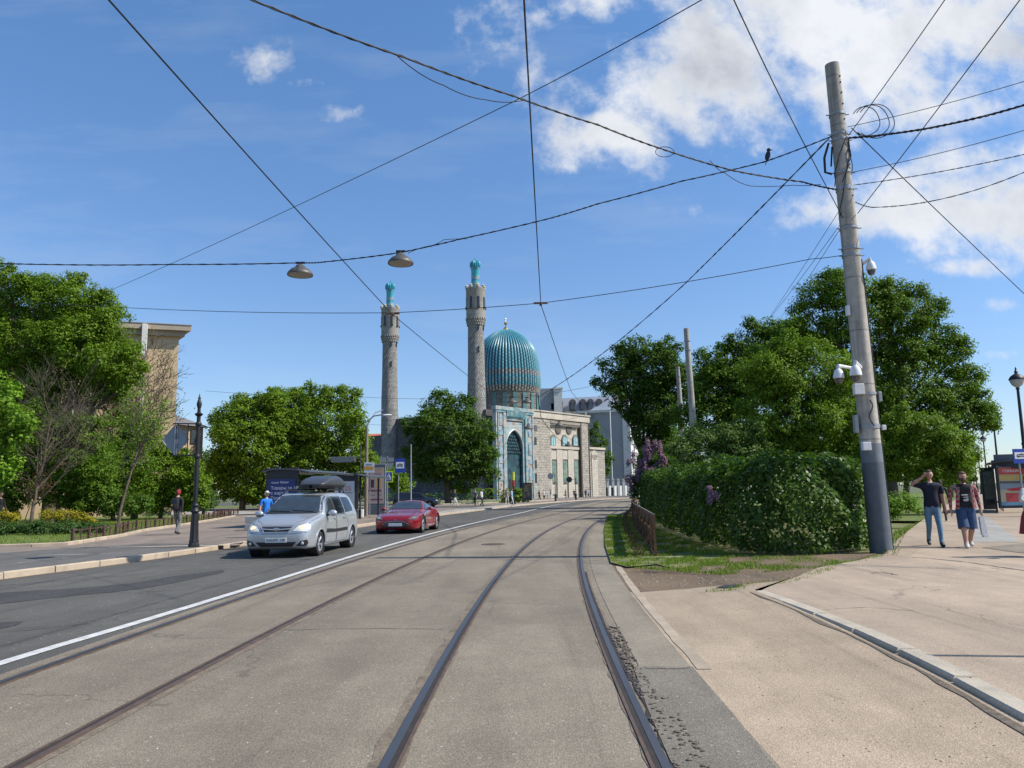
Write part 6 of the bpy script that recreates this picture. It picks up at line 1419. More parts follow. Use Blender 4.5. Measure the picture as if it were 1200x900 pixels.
cable('guy_wire', 'wire falling from the pole down to the right edge of the picture', [P(998, 150, PBY-.1), P(1200, 344, 26.0), P(1330, 468, 38)], .013, .02)
GF = 'thin wires behind the pole'
for i, (a, b) in enumerate((((976, 232), (896, 380)), ((981, 248), (898, 378)), ((983, 252), (915, 372)))): cable('stay_wire', ['leftmost', 'middle', 'rightmost'][i]+' of three thin wires falling left from the big pole into the trees', [onpole(s_at(a[1]+12))+Vector((-.12, .1, 0)), P(b[0], b[1], 32)], .007, .05, group=GF)
# far span with its lamps
jn = P(630, 463, 46); cable('span_wire', 'faint far span wire from the second concrete pole across the street', [P(811, 428, 48), P(700, 451, 47), jn, P(560, 466, 46), P(421, 465, 48), P(240, 458, 56)], .010, [.05, .05, .02, .1, .1], group=GS)
cable('feeder_cable', 'slack cable dropping from the far junction to the distant lamp', [jn, P(634, 490, 52), P(650, 510, 62), P(667, 523, 80)], .022, [-.1, .05, .1])
cable('span_wire', 'faint wire left over the mosque wall to the lamp mast', [P(240, 497, 60), P(430, 497, 60), P(560, 500, 70), P(660, 500, 80)], .010, .12, group=GS)
def pend(label, hang, dia, grp='street lamps hung over the road'):
    o = thing('pendant_lamp', label, 'lamp', hang, group=grp); k = dia/.6
    mb = MB(); mb.tube([(0, 0, .02), (0, 0, -.06*k)], .03*k, 8); mb.box((0, 0, 0), (.22*k, .05*k, .04*k)); mb.build('hanger', m_iron, o)
    mb = MB(); mb.lathe([(.05*k, -.04*k), (.10*k, -.07*k), (.13*k, -.12*k), (.22*k, -.17*k), (.29*k, -.25*k), (.305*k, -.285*k), (.30*k, -.31*k), (.28*k, -.30*k)], 28); mb.build('shade', M('lamp_shade', (.10, .095, .085), .5, .3, var=.2), o, smooth=True)
    mb = MB(); mb.lathe([(.28*k, -.30*k), (.2*k, -.335*k), (.001, -.35*k)], 24); mb.build('diffuser', M('lamp_diffuser', (.36, .34, .30), .4), o, smooth=True); return o
pend('left one of two grey dish lamps hanging from the near cable', P(352, 308, 18.4), .62); pend('right one of two grey dish lamps hanging from the near cable', P(469.5, 294.5, 18.2), .62)
for px, py, Y, l in ((600, 466, 47, 'distant dish lamp in front of the dome drum, left one'), (617.5, 466, 47, 'distant dish lamp in front of the dome drum, right one'), (619, 497, 72, 'distant dish lamp at the right edge of the portal'), (655, 494, 80, 'distant dish lamp before the round medallion'), (666, 518, 84, 'farthest small dish lamp before the arched windows')): pend(l, P(px, py, Y), .62 if Y < 60 else .9)
cable('span_wire', 'short wire carrying the two lamps before the dome drum', [P(590, 465.5, 47), P(645, 464, 47)], .010, .03, group=GS)
cable('span_wire', 'short wire holding the lamps before the mosque facade', [P(600, 497, 72), P(619, 496.5, 72), P(655, 493.5, 80), P(760, 470, 90)], .012, .05, group=GS)
for px, ytop, Y, lab, r0 in ((816, 385, 48, 'taller of two concrete poles above the pale bush', .2), (802, 430, 63, 'shorter of two concrete poles above the pale bush', .2)):
    b_ = P(px+2, 560, Y); tpp = P(px-(12 if Y < 50 else 8), ytop, Y); o = thing('utility_pole', lab, 'pole', (b_.x, Y, .05), group='distant concrete poles'); mb = MB(); d_ = Vector((tpp.x-b_.x, 0, tpp.z-.05))
    mb.tube([(0, 0, -.05), d_*.5, d_], [.25, .21, .165], 16); mb.build('shaft', m_conc2, o, smooth=True)
    for f_ in (.93, .88, .70): mb = MB(); c_ = d_*f_; mb.lathe([(.17, -.04), (.20, -.04), (.20, .04), (.17, .04)], 14, c_); mb.build('clamp_band', m_steel, o)
# bird on the cable
bp = P(900, 188.5, 17.7); mb = MB()
mb.sphere((0, 0, .13), (.062, .075, .125), 14, mat3=Matrix.Rotation(.25, 3, 'Y')); mb.sphere((.03, 0, .275), (.047, .047, .05), 12); mb.lathe([(.02, 0), (.001, .07)], 8, (.07, 0, .275), mat3=Matrix.Rotation(PI/2, 3, 'Y')); mb.add([(-.03, -.03, .06), (-.03, .03, .06), (-.075, .025, -.12), (-.075, -.025, -.12), (-.01, 0, .03)], [(0, 1, 2, 3), (0, 4, 1), (1, 4, 2), (0, 3, 4)]); mb.tube([(0, .02, .03), (0, .02, -.02)], .006, 5); mb.tube([(0, -.02, .03), (0, -.02, -.02)], .006, 5)
tag(mb.build('crow', M('black_feathers', (.015, .015, .018), .6), smooth=True, loc=bp), 'black crow perched on the span cable left of the big pole', 'bird')
# ================================================================ fences
def scroll_fence():
    f = thing('iron_fence', 'rusty wrought iron fence with scroll struts between the track and the hedge', 'fence', (3.1, 17.4, .03)); o0 = Vector((3.1, 17.4, .03))
    m_r = M('rusty_iron', (.20, .10, .045), .9, .1, var=.5, scale=12, bmp=.5, speck=.3); m_r2 = M('rust_dark', (.11, .06, .03), .9, var=.5, scale=9); m_top = M('weathered_rail', (.12, .105, .085), .85, var=.4, scale=8)
    pp_ = smooth_line([(3.12, 17.4), (3.75, 22.5), (4.35, 27.5), (5.05, 33), (6.05, 40), (7.3, 47.5), (8.6, 54)], 8); L = [0]
    for i in range(1, len(pp_)): L.append(L[-1]+(pp_[i]-pp_[i-1]).length)
    def at(s):
        i = 0
        while i < len(L)-2 and L[i+1] < s: i += 1
        q = (s-L[i])/(L[i+1]-L[i]); p = pp_[i].lerp(pp_[i+1], q); d = (pp_[i+1]-pp_[i]).normalized(); return Vector((p.x, p.y, .03))-o0, Vector((d.x, d.y, 0)), Vector((-d.y, d.x, 0))
    PL = 2.1; s = 0; H_ = .94
    while s < L[-1]-PL:
        a, d, n = at(s); mb = MB(); mb.box(a+Vector((0, 0, H_/2)), (.05, .05, H_), rot=math.atan2(d.y, d.x)); mb.build('post', m_r, f)
        # leaning strut ending in a scroll on the track side
        mb = MB(); pts = [a+Vector((0, 0, .80))+n*.01, a+n*.12+Vector((0, 0, .5)), a+n*.36+Vector((0, 0, .20)), a+n*.50+Vector((0, 0, .07))]
        pts = [Vector(cr([list(p) for p in pts], k/5)) for k in range(16)]; c = a+n*.38+Vector((0, 0, .15)); 
        pts += [c+n*(.14-.0045*k)*math.cos(-.55-k*.42)+Vector((0, 0, 1))*(.14-.0045*k)*math.sin(-.55-k*.42) for k in range(1, 22)]
        mb.tube(pts, .014, 5); mb.build('scroll_strut', m_r, f, smooth=True)
        mb = MB(); nb = 17
        for i in range(1, nb):
            p, d2, n2 = at(s+PL*i/nb); mb.box(p+Vector((0, 0, H_*.48)), (.022, .014, H_*.84), rot=math.atan2(d2.y, d2.x))
        for i in range(4):  # facing rings between the bars
            for z_, r_ in ((.42, .15), (.20, .07)):
                p, d2, n2 = at(s+PL*(i+.5)/4); mb.tube([p+n2*.02+d2*r_*math.cos(2*PI*k/14)+Vector((0, 0, z_+r_*1.2*math.sin(2*PI*k/14))) for k in range(15)], .009, 4, cap=False)
        for i in range(2):
            p, d2, n2 = at(s+PL*i/2); q_, d3, n3 = at(s+PL*(i+1)/2); mb.tube([p+n2*.02+Vector((0, 0, .08)), q_+n3*.02+Vector((0, 0, .72))], .009, 4); mb.tube([p+n2*.022+Vector((0, 0, .72)), q_+n3*.022+Vector((0, 0, .08))], .009, 4)
        mb.build('panel', m_r2, f)
        for z_, h_, mt, nm in ((H_-.005, .035, m_top, 'top_rail'), (.70, .03, m_r, 'middle_rail'), (.06, .03, m_r, 'bottom_rail')):
            mb = MB(); p, d2, n2 = at(s); q_, _, _ = at(s+PL); mb.box((p+q_)/2+Vector((0, 0, z_)), ((q_-p).length, .045, h_), rot=math.atan2((q_-p).y, (q_-p).x)); mb.build(nm, mt, f)
        mb = MB(); p, d2, n2 = at(s); q_, _, _ = at(s+PL); mb.box((p+q_)/2+Vector((0, 0, .815)), ((q_-p).length, .012, .20), rot=math.atan2((q_-p).y, (q_-p).x)); mb.build('frieze_panel', m_r, f)
        s += PL
    mb = MB(); a, d, n = at(0); mb.box(a+Vector((.1, -.12, .0)), (.95, .16, .07), bev=.01); mb.build('stone_plinth', m_kerbg, f)
scroll_fence()
lf = thing('lawn_fence', 'low dark red fence of short posts along the left lawn', 'fence', (LK[3].x, LK[3].y, .2)); o0 = Vector(lf.location)
lp = [p for p in smooth_line([tuple(p) for p in offs(LK, .32)[3:]]+[(-20.2, 52), (-21.2, 60)], 12)]; m_dr = M('dark_red_post', (.085, .04, .03), .7, var=.3)
L = [0]
for i in range(1, len(lp)): L.append(L[-1]+(lp[i]-lp[i-1]).length)
def atl(s):
    i = 0
    while i < len(L)-2 and L[i+1] < s: i += 1
    return lp[i].lerp(lp[i+1], (s-L[i])/(L[i+1]-L[i]))
s = .2; prev = None
while s < L[-1]-.2:
    p = atl(s); c = Vector((p.x, p.y, .17))-o0; mb = MB(); mb.box(c+Vector((0, 0, .22)), (.085, .085, .44), bev=.012); mb.build('post', m_dr, lf)
    if prev is not None:
        mid = (prev+c)/2; dd_ = c-prev; an_ = math.atan2(dd_.y, dd_.x)
        for z_ in (.36, .12): mb = MB(); mb.box(mid+Vector((0, 0, z_)), (dd_.length-.08, .03, .03), rot=an_); mb.build('rail', m_dr, lf)
        mb = MB(); mb.tube([prev+dd_*.1+Vector((0, 0, .14)), mid+Vector((0, 0, .34)), prev+dd_*.9+Vector((0, 0, .14))], .008, 5); mb.box(mid+Vector((0, 0, .2)), (.03, .03, .32)); mb.build('ornament', m_dr, lf)
    prev = c; s += 1.35
# ================================================================ lamps and signs on the left
lx, ly = G(227, 641, .12); PX = (lx, ly, .12)
sl = thing('street_lamp', 'black cast iron lamp post with pointed top on the left pavement', 'lamp post', PX)
def topz(py): return P(233, py, ly).z-.12
def fl(mb, prof, n=40, **k): mb.lathe(prof, n, **k)
mb = MB(); mb.lathe([(.165, 0), (.165, .06), (.15, .09), (.14, .12), (.13, .14)], 8); mb.lathe([(.135, .14), (.118, .22), (.102, .75), (.09, .98)], 40, flute=10, fa=.05); mb.lathe([(.115, .98), (.125, 1.02), (.10, 1.06), (.085, 1.12), (.105, 1.16), (.105, 1.19), (.08, 1.23)], 20); mb.build('base', m_iron, sl, smooth=True)
tz = topz(487); mb = MB(); mb.lathe([(.066, 1.2), (.062, 2.4), (.055, tz)], 18); mb.build('shaft', m_iron, sl, smooth=True)
for z_ in (topz(497), topz(535)): mb = MB(); mb.lathe([(.07, z_-.06), (.09, z_-.03), (.09, z_+.03), (.07, z_+.06)], 16); mb.build('collar', m_iron, sl, smooth=True)
tt = topz(461); mb = MB(); mb.lathe([(.066, tz-.02), (.10, tz+.01), (.12, tz+.05), (.05, tz+.09), (.045, tt-.45), (.06, tt-.40), (.075, tt-.32), (.05, tt-.22), (.03, tt-.18), (.045, tt-.15), (.02, tt-.09), (.004, tt)], 16); mb.build('finial', m_iron, sl, smooth=True)
mb = MB()
for py in (497, 534):
    z_ = P(210, py, ly).z-.12; z2 = z_+.0; mb.tube([(-.05, 0, z_), (-.75, 0, z_+(.02 if py == 497 else 0))], .018, 8)
mb.tube([(-.30, 0, P(215, 497, ly).z-.12), (-.30, 0, P(215, 534, ly).z-.12)], .014, 6)
mb.build('sign_bracket', m_iron, sl, smooth=True)
sg_o = thing('road_sign', 'back of a grey diamond shaped road sign on a bracket of the lamp post', 'road sign', P(205.5, 515.5, ly+.03)); q = ly/F
mb = MB(); mb.prism([(-15.7*q, 0, 0), (0, 0, -18.6*q), (15.7*q, 0, 0), (0, 0, 18.6*q)], (0, .02, 0)); mb.build('plate', M('sign_back_grey', (.235, .265, .29), .5, .3, var=.06), sg_o)
mb = MB(); mb.box((0, -.025, 0), (.035, .03, 34*q)); mb.box((.06, -.02, 0), (.015, .02, 34*q)); mb.build('backing_rail', m_steel, sg_o)
mb = MB(); mb.tube([(-15.7*q, .0, 0), (0, 0, -18.6*q), (15.7*q, 0, 0), (0, 0, 18.6*q), (-15.7*q, 0, 0)], .012, 5); mb.build('edge', m_steel, sg_o)
cb = thing('concrete_block', 'pale grey concrete block on the left pavement beside the silver car', 'block', (*G(291, 621.5, .12), .12))
mb = MB(); mb.box((.35, .2, .14), (1.0, .5, .27), bev=.02); mb.build('lower_slab', M('block_concrete', (.36, .36, .35), .8, var=.2, bmp=.3), cb); mb = MB(); mb.box((.35, .2, .43), (.97, .47, .29), bev=.02); mb.build('upper_slab', MATS['block_concrete'], cb)
def lbl(o, txt, size, mat, x, z, y, sx=1.0, name='lettering', align='CENTER'): return text_mesh(txt, size, mat, name, o, Matrix.Translation((x, y, z)) @ Matrix.Rotation(PI/2, 4, 'X'), .002, align, sx)
m_frame = M('shelter_frame', (.035, .04, .05), .45, .3, var=.2); m_sroof = M('shelter_roof', (.085, .09, .095), .35, .3, var=.25, scale=1.5); m_txtw = M('white_lettering', (.8, .82, .85), .6); m_txtr = M('red_lettering', (.5, .03, .04), .6)
def glassm():
    m, t, b = base_mat('shelter_glass'); b.inputs['Base Color'].default_value = (.55, .62, .6, 1); b.inputs['Roughness'].default_value = .05; b.inputs['Transmission Weight'].default_value = .9; b.inputs['IOR'].default_value = 1.1; return m
m_sg = glassm()
def shelter(label, loc, rz, length, poster, w=1.5, H_=2.55, board=False):
    o = thing('bus_shelter', label, 'bus shelter', loc, rz, group='tram stop shelters'); ov = .25
    vs = []; fs = []; n = 10
    for yy in (-.25, length+.25):
        for k in range(n+1):
            x = -w/2-.15+(w+.75)*k/n; z = H_+.07-.13*((x-.05)/(w*.75))**2; vs.append((x, yy, z))
    m_ = n+1; fs = [(k, k+1, m_+k+1, m_+k) for k in range(n)]
    vs += [(x, y, z-.06) for x, y, z in vs]; o2 = 2*m_; fs += [(o2+k, o2+m_+k, o2+m_+k+1, o2+k+1) for k in range(n)]+[(k, o2+k, o2+k+1, k+1) for k in range(n)]+[(m_+k, m_+k+1, o2+m_+k+1, o2+m_+k) for k in range(n)]+[(0, m_, o2+m_, o2), (n, o2+n, o2+m_+n, m_+n)]
    mb = MB(); mb.add(vs, fs); rf = mb.build('roof', m_sroof, o, smooth=True)
    mb = MB()
    for k in range(int(length/.6)+1): mb.box((w/2+.33, k*.6, H_-.10), (.55, .05, .035))
    mb.build('roof_rib', m_frame, rf)
    mb = MB(); mb.box((w/2+.55, length/2, H_-.12), (.10, length+.5, .10), bev=.02); mb.build('gutter', m_sroof, rf)
    mb = MB(); mb.box((0, .0, H_-.12), (w, .16, .42), bev=.02); mb.build('fascia', m_frame, o)
    for x in (-w/2+.04, w/2-.04):
        for y in (0, length): mb = MB(); mb.box((x, y, H_/2-.02), (.09, .09, H_-.1)); mb.build('post', m_frame, o)
    mb = MB(); mb.box((-w/2+.04, length/2, 1.3), (.02, length-.1, 1.9)); mb.build('back_glass', m_sg, o)
    mb = MB(); mb.box((-w/2+.35, length/2, .45), (.36, length*.7, .05)); mb.box((-w/2+.35, length*.3, .22), (.05, .05, .42)); mb.box((-w/2+.35, length*.7, .22), (.05, .05, .42)); mb.build('bench', m_frame, o)
    mb = MB(); mb.box((0, 0, 1.22), (w-.1, .14, 2.02), bev=.015); cs_ = mb.build('poster_case', m_frame, o)
    mb = MB(); mb.box((0, -.076, 1.24), (w-.26, .012, 1.80)); ps = mb.build('poster', poster[0], cs_)
    return o, cs_, ps
m_blue = M('blue_poster', (.015, .03, .16), .35, var=.06); m_pwh = M('white_poster', (.60, .62, .64), .35, var=.05)
c = P(330, 600, 35)
sa, ca, pa = shelter('near tram shelter with blue poster behind the silver car', (c.x, 35, .12), -.12, 5.6, (m_blue,))
lbl(ca, 'ozon банк', .15, m_txtw, -.48, 2.0, -.085, 1.2, align='LEFT')
lbl(ca, 'Товары за 1₽', .20, m_txtw, -.50, 1.74, -.085, 1.0, align='LEFT'); lbl(ca, 'с картой', .20, m_txtw, -.50, 1.52, -.085, 1.0, align='LEFT'); lbl(ca, 'Озон Банка', .20, m_txtw, -.50, 1.30, -.085, 1.0, align='LEFT')
c = P(404, 600, 43.5)
sb, cb_, pb_ = shelter('far tram shelter with white poster beside the citylight column', (c.x, 43.5, .12), -.12, 4.2, (m_pwh,), w=1.4, H_=2.5)
lbl(cb_, '2025', .34, m_txtr, -.0, 1.72, -.085, 1.15); lbl(cb_, 'БАЛЕТ', .12, m_ink, -.2, 2.0, -.085) if False else None
mb = MB(); mb.box((0, -.084, 1.98), (.12, .01, .1)); mb.build('mark', m_txtr, cb_); mb = MB(); mb.box((0, -.084, 1.50), (.9, .01, .025)); mb.build('rule', m_ink, cb_)
# citylight column with a pale pink poster
def posterish(name, pal, scale, seed):
    m, t, b = base_mat(name); co = t.mapping(t.coord(), loc=(seed, 0, seed), scale=(1, .01, .8)); vo = t.add('ShaderNodeTexVoronoi', i_Scale=scale, distance='CHEBYCHEV', i_Randomness=.8); t.l.new(co, vo.inputs['Vector'])
    n = len(pal); setc(t, b, t.ramp(t.sep(vo.outputs['Color'])[0], [(i/n, p) for i, p in enumerate(pal)], 'CONSTANT')); b.inputs['Roughness'].default_value = .3; return m
c = P(441, 600, 53); cl = thing('advertising_column', 'tall lit citylight panel with pale pink poster right of the shelters', 'advertising panel', (c.x, 53, .12), -.1)
mb = MB(); mb.box((0, 0, .32), (1.28, .22, .62), bev=.02); mb.build('plinth', m_gpaint, cl); mb = MB(); mb.box((0, 0, 1.98), (1.30, .20, 2.68), bev=.03); mb.build('case', m_gpaint, cl); mb = MB(); mb.box((0, 0, 3.36), (1.36, .26, .14), bev=.03); mb.build('cap', m_gpaint, cl)
mb = MB(); mb.box((0, -.105, 1.98), (1.08, .012, 2.45)); pz = mb.build('poster', M('pink_poster', (.60, .44, .38), .3, var=.05), cl)
for (x, z, w_, h_, col, nm) in ((-.05, 3.0, 1.0, .32, (.62, .40, .26), 'banner'), (-.25, 2.1, .22, .55, (.06, .03, .05), 'figure'), (.15, 2.15, .42, .75, (.66, .40, .16), 'figure'), (-.1, 1.62, .95, .14, (.18, .08, .10), 'stripe'), (0, 1.02, .95, .10, (.25, .12, .10), 'stripe'), (.12, 2.72, .5, .2, (.45, .26, .24), 'figure'), (0, 1.9, .05, .9, (.55, .3, .25), 'stripe')):
    mb = MB(); mb.box((x, -.114, z), (w_, .004+random.uniform(0, .003), h_)); mb.build(nm, M('print_%d' % int(col[0]*1000+col[1]*100+z*7), col, .4), pz)
for x in (-.22, .22): mb = MB(); mb.tube([(x+.16*math.cos(a), -.118, 1.42+.12*math.sin(a)) for a in [PI+PI*k/10 for k in range(11)]], .016, 5); mb.build('ring', MATS['black_ink'], pz)
def plate_box(mb, x, z, w_, h_, y=0, d=.02): mb.box((x, y, z), (w_, d, h_), bev=.006)
# mast with double arm, info plate
mp = P(429, 600, 50); ms = thing('lamp_mast', 'tall brownish lamp mast with curved arm rising behind the far shelter', 'lamp post', (mp.x, 50, .12))
t1 = P(430, 500, 50)-Vector(ms.location); t2 = P(433, 492, 50)-Vector(ms.location); mb = MB(); mb.tube([(0, 0, 0), (0, 0, t1.z*.45), t1], [.13, .11, .085], 12); mb.build('shaft', M('brown_mast', (.22, .17, .13), .8, var=.3), ms, smooth=True)
mb = MB(); mb.tube([t1, t2, P(438, 487.5, 50)-Vector(ms.location), P(447, 486, 50)-Vector(ms.location), P(455, 486, 50)-Vector(ms.location)], .045, 8); mb.tube([t2+Vector((0, .1, 0)), P(440, 483.5, 50.4)-Vector(ms.location), P(449, 480.5, 50.6)-Vector(ms.location)], .035, 8); mb.build('arm', m_steel, ms, smooth=True)
mb = MB(); mb.sphere(P(454, 486.5, 50)-Vector(ms.location), (.32, .13, .07), 12); mb.build('lamp_head', m_cam, ms, smooth=True)
sgn = thing('stop_plate', 'white and orange timetable plate on a thin pole by the lamp mast', 'sign', (P(432, 600, 46).x, 46, .12)); q = 46/F; zc_ = P(432, 548, 46).z-.12
mb = MB(); mb.tube([(.05, .03, 0), (.05, .03, zc_+.3)], .03, 8); mb.build('post', m_steel, sgn); mb = MB(); plate_box(mb, 0, zc_, 12*q, 12*q); pq = mb.build('plate', m_pwh, sgn); mb = MB(); mb.box((0, -.013, zc_-.03), (11.4*q, .006, 4*q)); mb.build('orange_band', M('orange_print', (.62, .30, .05), .5), pq)
for k in range(3): mb = MB(); mb.box((-.12+.12*k, -.013, zc_+.17), (.08, .006, .06)); mb.build('mark', m_ink, pq)
m_sblue = M('sign_blue', (.012, .05, .33), .4, var=.04); m_swh = M('sign_white', (.72, .73, .74), .4, var=.04); m_back = M('sign_back', (.28, .30, .31), .5, .4, var=.1)
def tram_sign(label, px, py, Y, w_px, h_px, zg=.12, rot=0.0, post=True):
    b_ = P(px, 600, Y); o = thing('tram_stop_sign', label, 'sign', (P(px, py, Y).x, Y, zg), rot, group='blue tram stop signs'); q = Y/F; z = P(px, py, Y).z-zg; w_, h_ = w_px*q, h_px*q
    if post: mb = MB(); mb.tube([(-.1, .04, 0), (-.1, .04, z+h_*.5)], .035, 10); mb.build('post', m_steel, o, smooth=True)
    mb = MB(); mb.box((0, 0, z), (w_, .025, h_), bev=.008); pl = mb.build('plate', m_sblue, o)
    mb = MB(); mb.box((0, -.015, z+h_*.04), (w_*.82, .008, h_*.46)); wp = mb.build('white_field', m_swh, pl)
    mb = MB(); zz_ = z+h_*.03; mb.box((0, -.022, zz_), (w_*.58, .006, h_*.13), bev=.002); mb.box((0, -.022, zz_+h_*.085), (w_*.5, .0055, h_*.03)); mb.tube([(-w_*.1, -.022, zz_+h_*.10), (0, -.022, zz_+h_*.16), (w_*.1, -.022, zz_+h_*.10)], .008, 5)
    for k in range(-2, 3): mb.box((k*w_*.105, -.0265, zz_+h_*.015), (w_*.07, .002, h_*.05), mi=1)
    for k in (-.2, .2): mb.box((k*w_, -.022, zz_-h_*.085), (w_*.14, .0055, h_*.04))
    mb.build('tram_pictogram', [m_ink, m_swh], wp); return o
tram_sign('blue tram stop sign on a thin pole above the red coupe', 468.8, 545.8, 48, 11.6, 16)
o = tram_sign('blue tram stop sign at the right edge above the shelter', 1197, 534.5, 31, 21, 17, .12, .08)
# pedestrian crossing sign, yellow surround
Y = 58; q = Y/F; cs_ = P(455.7, 558.6, Y); o = thing('crossing_sign', 'blue pedestrian crossing sign with bright yellow surround', 'road sign', (cs_.x, Y, .12)); z = cs_.z-.12; w_ = 9.6*q; h_ = 13*q
mb = MB(); mb.tube([(-.25, .05, 0), (-.25, .05, z+h_*.5)], .035, 8); mb.build('post', m_steel, o)
mb = MB(); mb.box((0, 0, z), (w_, .02, h_), bev=.004); y_ = mb.build('yellow_surround', M('signal_yellow', (.55, .72, .02), .5, var=.03), o); mb = MB(); mb.box((0, -.014, z), (w_*.78, .008, h_*.78)); bl_ = mb.build('blue_field', m_sblue, y_)
mb = MB(); mb.prism([(-w_*.33, -.019, z-h_*.18), (w_*.33, -.019, z-h_*.18), (0, -.019, z+h_*.32)], (0, -.005, 0)); mb.box((0, -.02, z-h_*.27), (w_*.6, .006, h_*.05)); wt = mb.build('white_triangle', m_swh, bl_)
mb = MB(); mb.sphere((0, -.027, z+h_*.13), (.03, .004, .04), 8); mb.tube([(0, -.027, z+h_*.08), (.0, -.027, z-h_*.02), (-.08, -.027, z-h_*.15)], .02, 5); mb.tube([(0, -.027, z-h_*.02), (.09, -.027, z-h_*.14)], .018, 5); mb.build('walking_figure', m_ink, wt)
Y = 66; q = Y/F; cs_ = P(454, 543, Y); o = thing('sign_cluster', 'backs of grey traffic signs on one pole above the crossing sign', 'road sign', (cs_.x, Y, .12)); z = cs_.z-.12
mb = MB(); mb.tube([(0, .04, 0), (0, .04, z+.6)], .045, 8); mb.build('post', m_steel, o)
for x, dz, w2, h2 in ((-.36, .3, .52, .42), (.28, .3, .5, .36)): mb = MB(); mb.box((x, 0, z+dz), (w2, .02, h2), bev=.004); mb.build('plate', m_back, o)
mb = MB(); mb.prism([(.02, 0, z+.02), (.55, 0, z+.02), (.22, 0, z-.6)], (0, .02, 0)); mb.build('plate', m_back, o); mb = MB(); mb.prism([(-.6, 0, z+.02), (-.1, 0, z+.02), (-.15, 0, z-.5), (-.4, 0, z-.5)], (0, .02, 0)); mb.build('plate', m_back, o)
for px, yt, Y, lab, r_ in ((422, 522, 45, 'thin dark post left of the lamp mast with a display board', .045), (481.6, 521, 62, 'thin grey pole before the chestnut tree', .06)):
    b_ = P(px, 600, Y); o = thing('signal_post' if px < 450 else 'thin_pole', lab, 'pole', (b_.x, Y, .12)); z = P(px, yt, Y).z-.12; mb = MB(); mb.lathe([(r_*1.6, 0), (r_*1.6, .5), (r_, .6), (r_*.8, z), (.001, z+.05)], 12); mb.build('shaft', m_iron if px < 450 else m_steel, o, smooth=True)
    if px < 450:
        zb_ = P(403, 538.5, Y).z-.12; x_ = P(403, 538, Y).x-b_.x; mb = MB(); mb.box((x_, 0, zb_), (28.5*Y/F, .12, 6.5*Y/F), bev=.01); db = mb.build('display_board', M('board_grey', (.13, .145, .15), .5), o); mb = MB(); mb.sphere((x_+.62, -.07, zb_-.02), (.05, .01, .05), 8); mb.build('logo', MATS['orange_print'], db); mb = MB(); mb.tube([(0, 0, zb_), (x_, 0, zb_)], .03, 6); mb.build('arm', m_iron, o)
c = G(421.5, 607.2, .12); o = thing('litter_bin', 'white concrete litter bin at the shelter corner', 'bin', (c[0], c[1], .12)); mb = MB(); mb.lathe([(.2, 0), (.24, .06), (.25, .5), (.21, .52)], 8); mb.build('bin_body', m_cam, o); mb = MB(); mb.lathe([(.2, .5), (.2, .56), (.17, .56), (.16, .3), (.001, .3)], 16); mb.build('liner', m_iron, o)
# stand and marker posts near the mosque
c = P(618, 585, 93); o = thing('poster_stand', 'dark poster stand in front of the mosque portal', 'poster stand', (c.x, 93, .13)); zz_ = P(618, 565.5, 93).z-.13; mb = MB(); mb.box((0, 0, zz_*.56), (1.15, .15, zz_*.88)); mb.build('case', m_frame, o); mb = MB(); mb.box((0, -.08, zz_*.58), (.95, .02, zz_*.7)); mb.build('poster', posterish('dark_poster', [(.05, .07, .05), (.10, .05, .03), (.03, .04, .05), (.12, .10, .06)], 3, 2), o)
c = P(602, 590, 86); o = thing('marker_post', 'slim black post with yellow and red top on the pavement corner', 'post', (c.x, 86, .13)); zt_ = P(602, 553, 86).z-.13
for z0, z1, mt, r_ in ((0, .35, m_iron, .24), (.35, 1.1, m_iron, .12), (1.1, zt_*.55, m_iron, .07), (zt_*.55, zt_*.74, M('red_band', (.35, .03, .02), .5), .13), (zt_*.74, zt_, M('yellow_band', (.62, .62, .05), .5), .15)): mb = MB(); mb.lathe([(r_, z0), (r_, z1-.005), (.001, z1-.004)], 10); mb.build('section', mt, o)
for px, py0, py1, Y, lab, disk in ((651, 556, 586, 106, 'thin post with a round sign before the rough stone wall', (645, 558)), (675, 560, 585, 112, 'thin post with a dark sign before the tall windows', (667, 562))):
    c = P(px, py1, Y); o = thing('sign_post', lab, 'road sign', (c.x, Y, .02)); zt_ = P(px, py0, Y).z; mb = MB(); mb.lathe([(.13, 0), (.13, 1.0), (.05, 1.05), (.05, zt_)], 8); mb.build('post', m_iron, o)
    p = P(disk[0], disk[1], Y-.1)-Vector(o.location); mb = MB(); mb.lathe([(.001, 0), (.42, 0), (.42, .03), (.001, .03)], 18, p, mat3=Matrix.Rotation(PI/2, 3, 'X')); mb.tube([p, (0, 0, p.z)], .025, 5); mb.build('disc', m_back if px < 660 else m_iron, o)
# ================================================================ right side: shelter, board, lanterns
c = P(1189, 600, 37.3)
sr, cr_, prr = shelter('tram shelter with red poster at the right edge', (c.x, 37.3, .12), -.52, 5.0, (M('sunset_poster', (.45, .40, .26), .35, var=.1),), w=1.5, H_=2.42)
cr_.rotation_euler = (0, 0, .50)
for z_, h_, col in ((1.97, .32, (.48, .05, .03)), (1.66, .26, (.50, .36, .10)), (1.44, .12, (.10, .10, .08)), (1.24, .3, (.22, .28, .34)), (.72, .42, (.45, .05, .05)), (.42, .16, (.12, .28, .42))):
    mb = MB(); mb.box((0 if z_ != .72 else .1, -.087, z_), (1.22 if z_ != .72 else .95, .008, h_)); mb.build('print', M('poster_print_%d' % int(z_*100), col, .4, var=.2, scale=5), prr)
mb = MB(); mb.prism([(-.4, -.092, 1.12), (.55, -.092, 1.22), (.5, -.092, 1.05), (-.1, -.092, 1.02)], (0, -.006, 0)); mb.build('print_shape', m_txtr, prr)
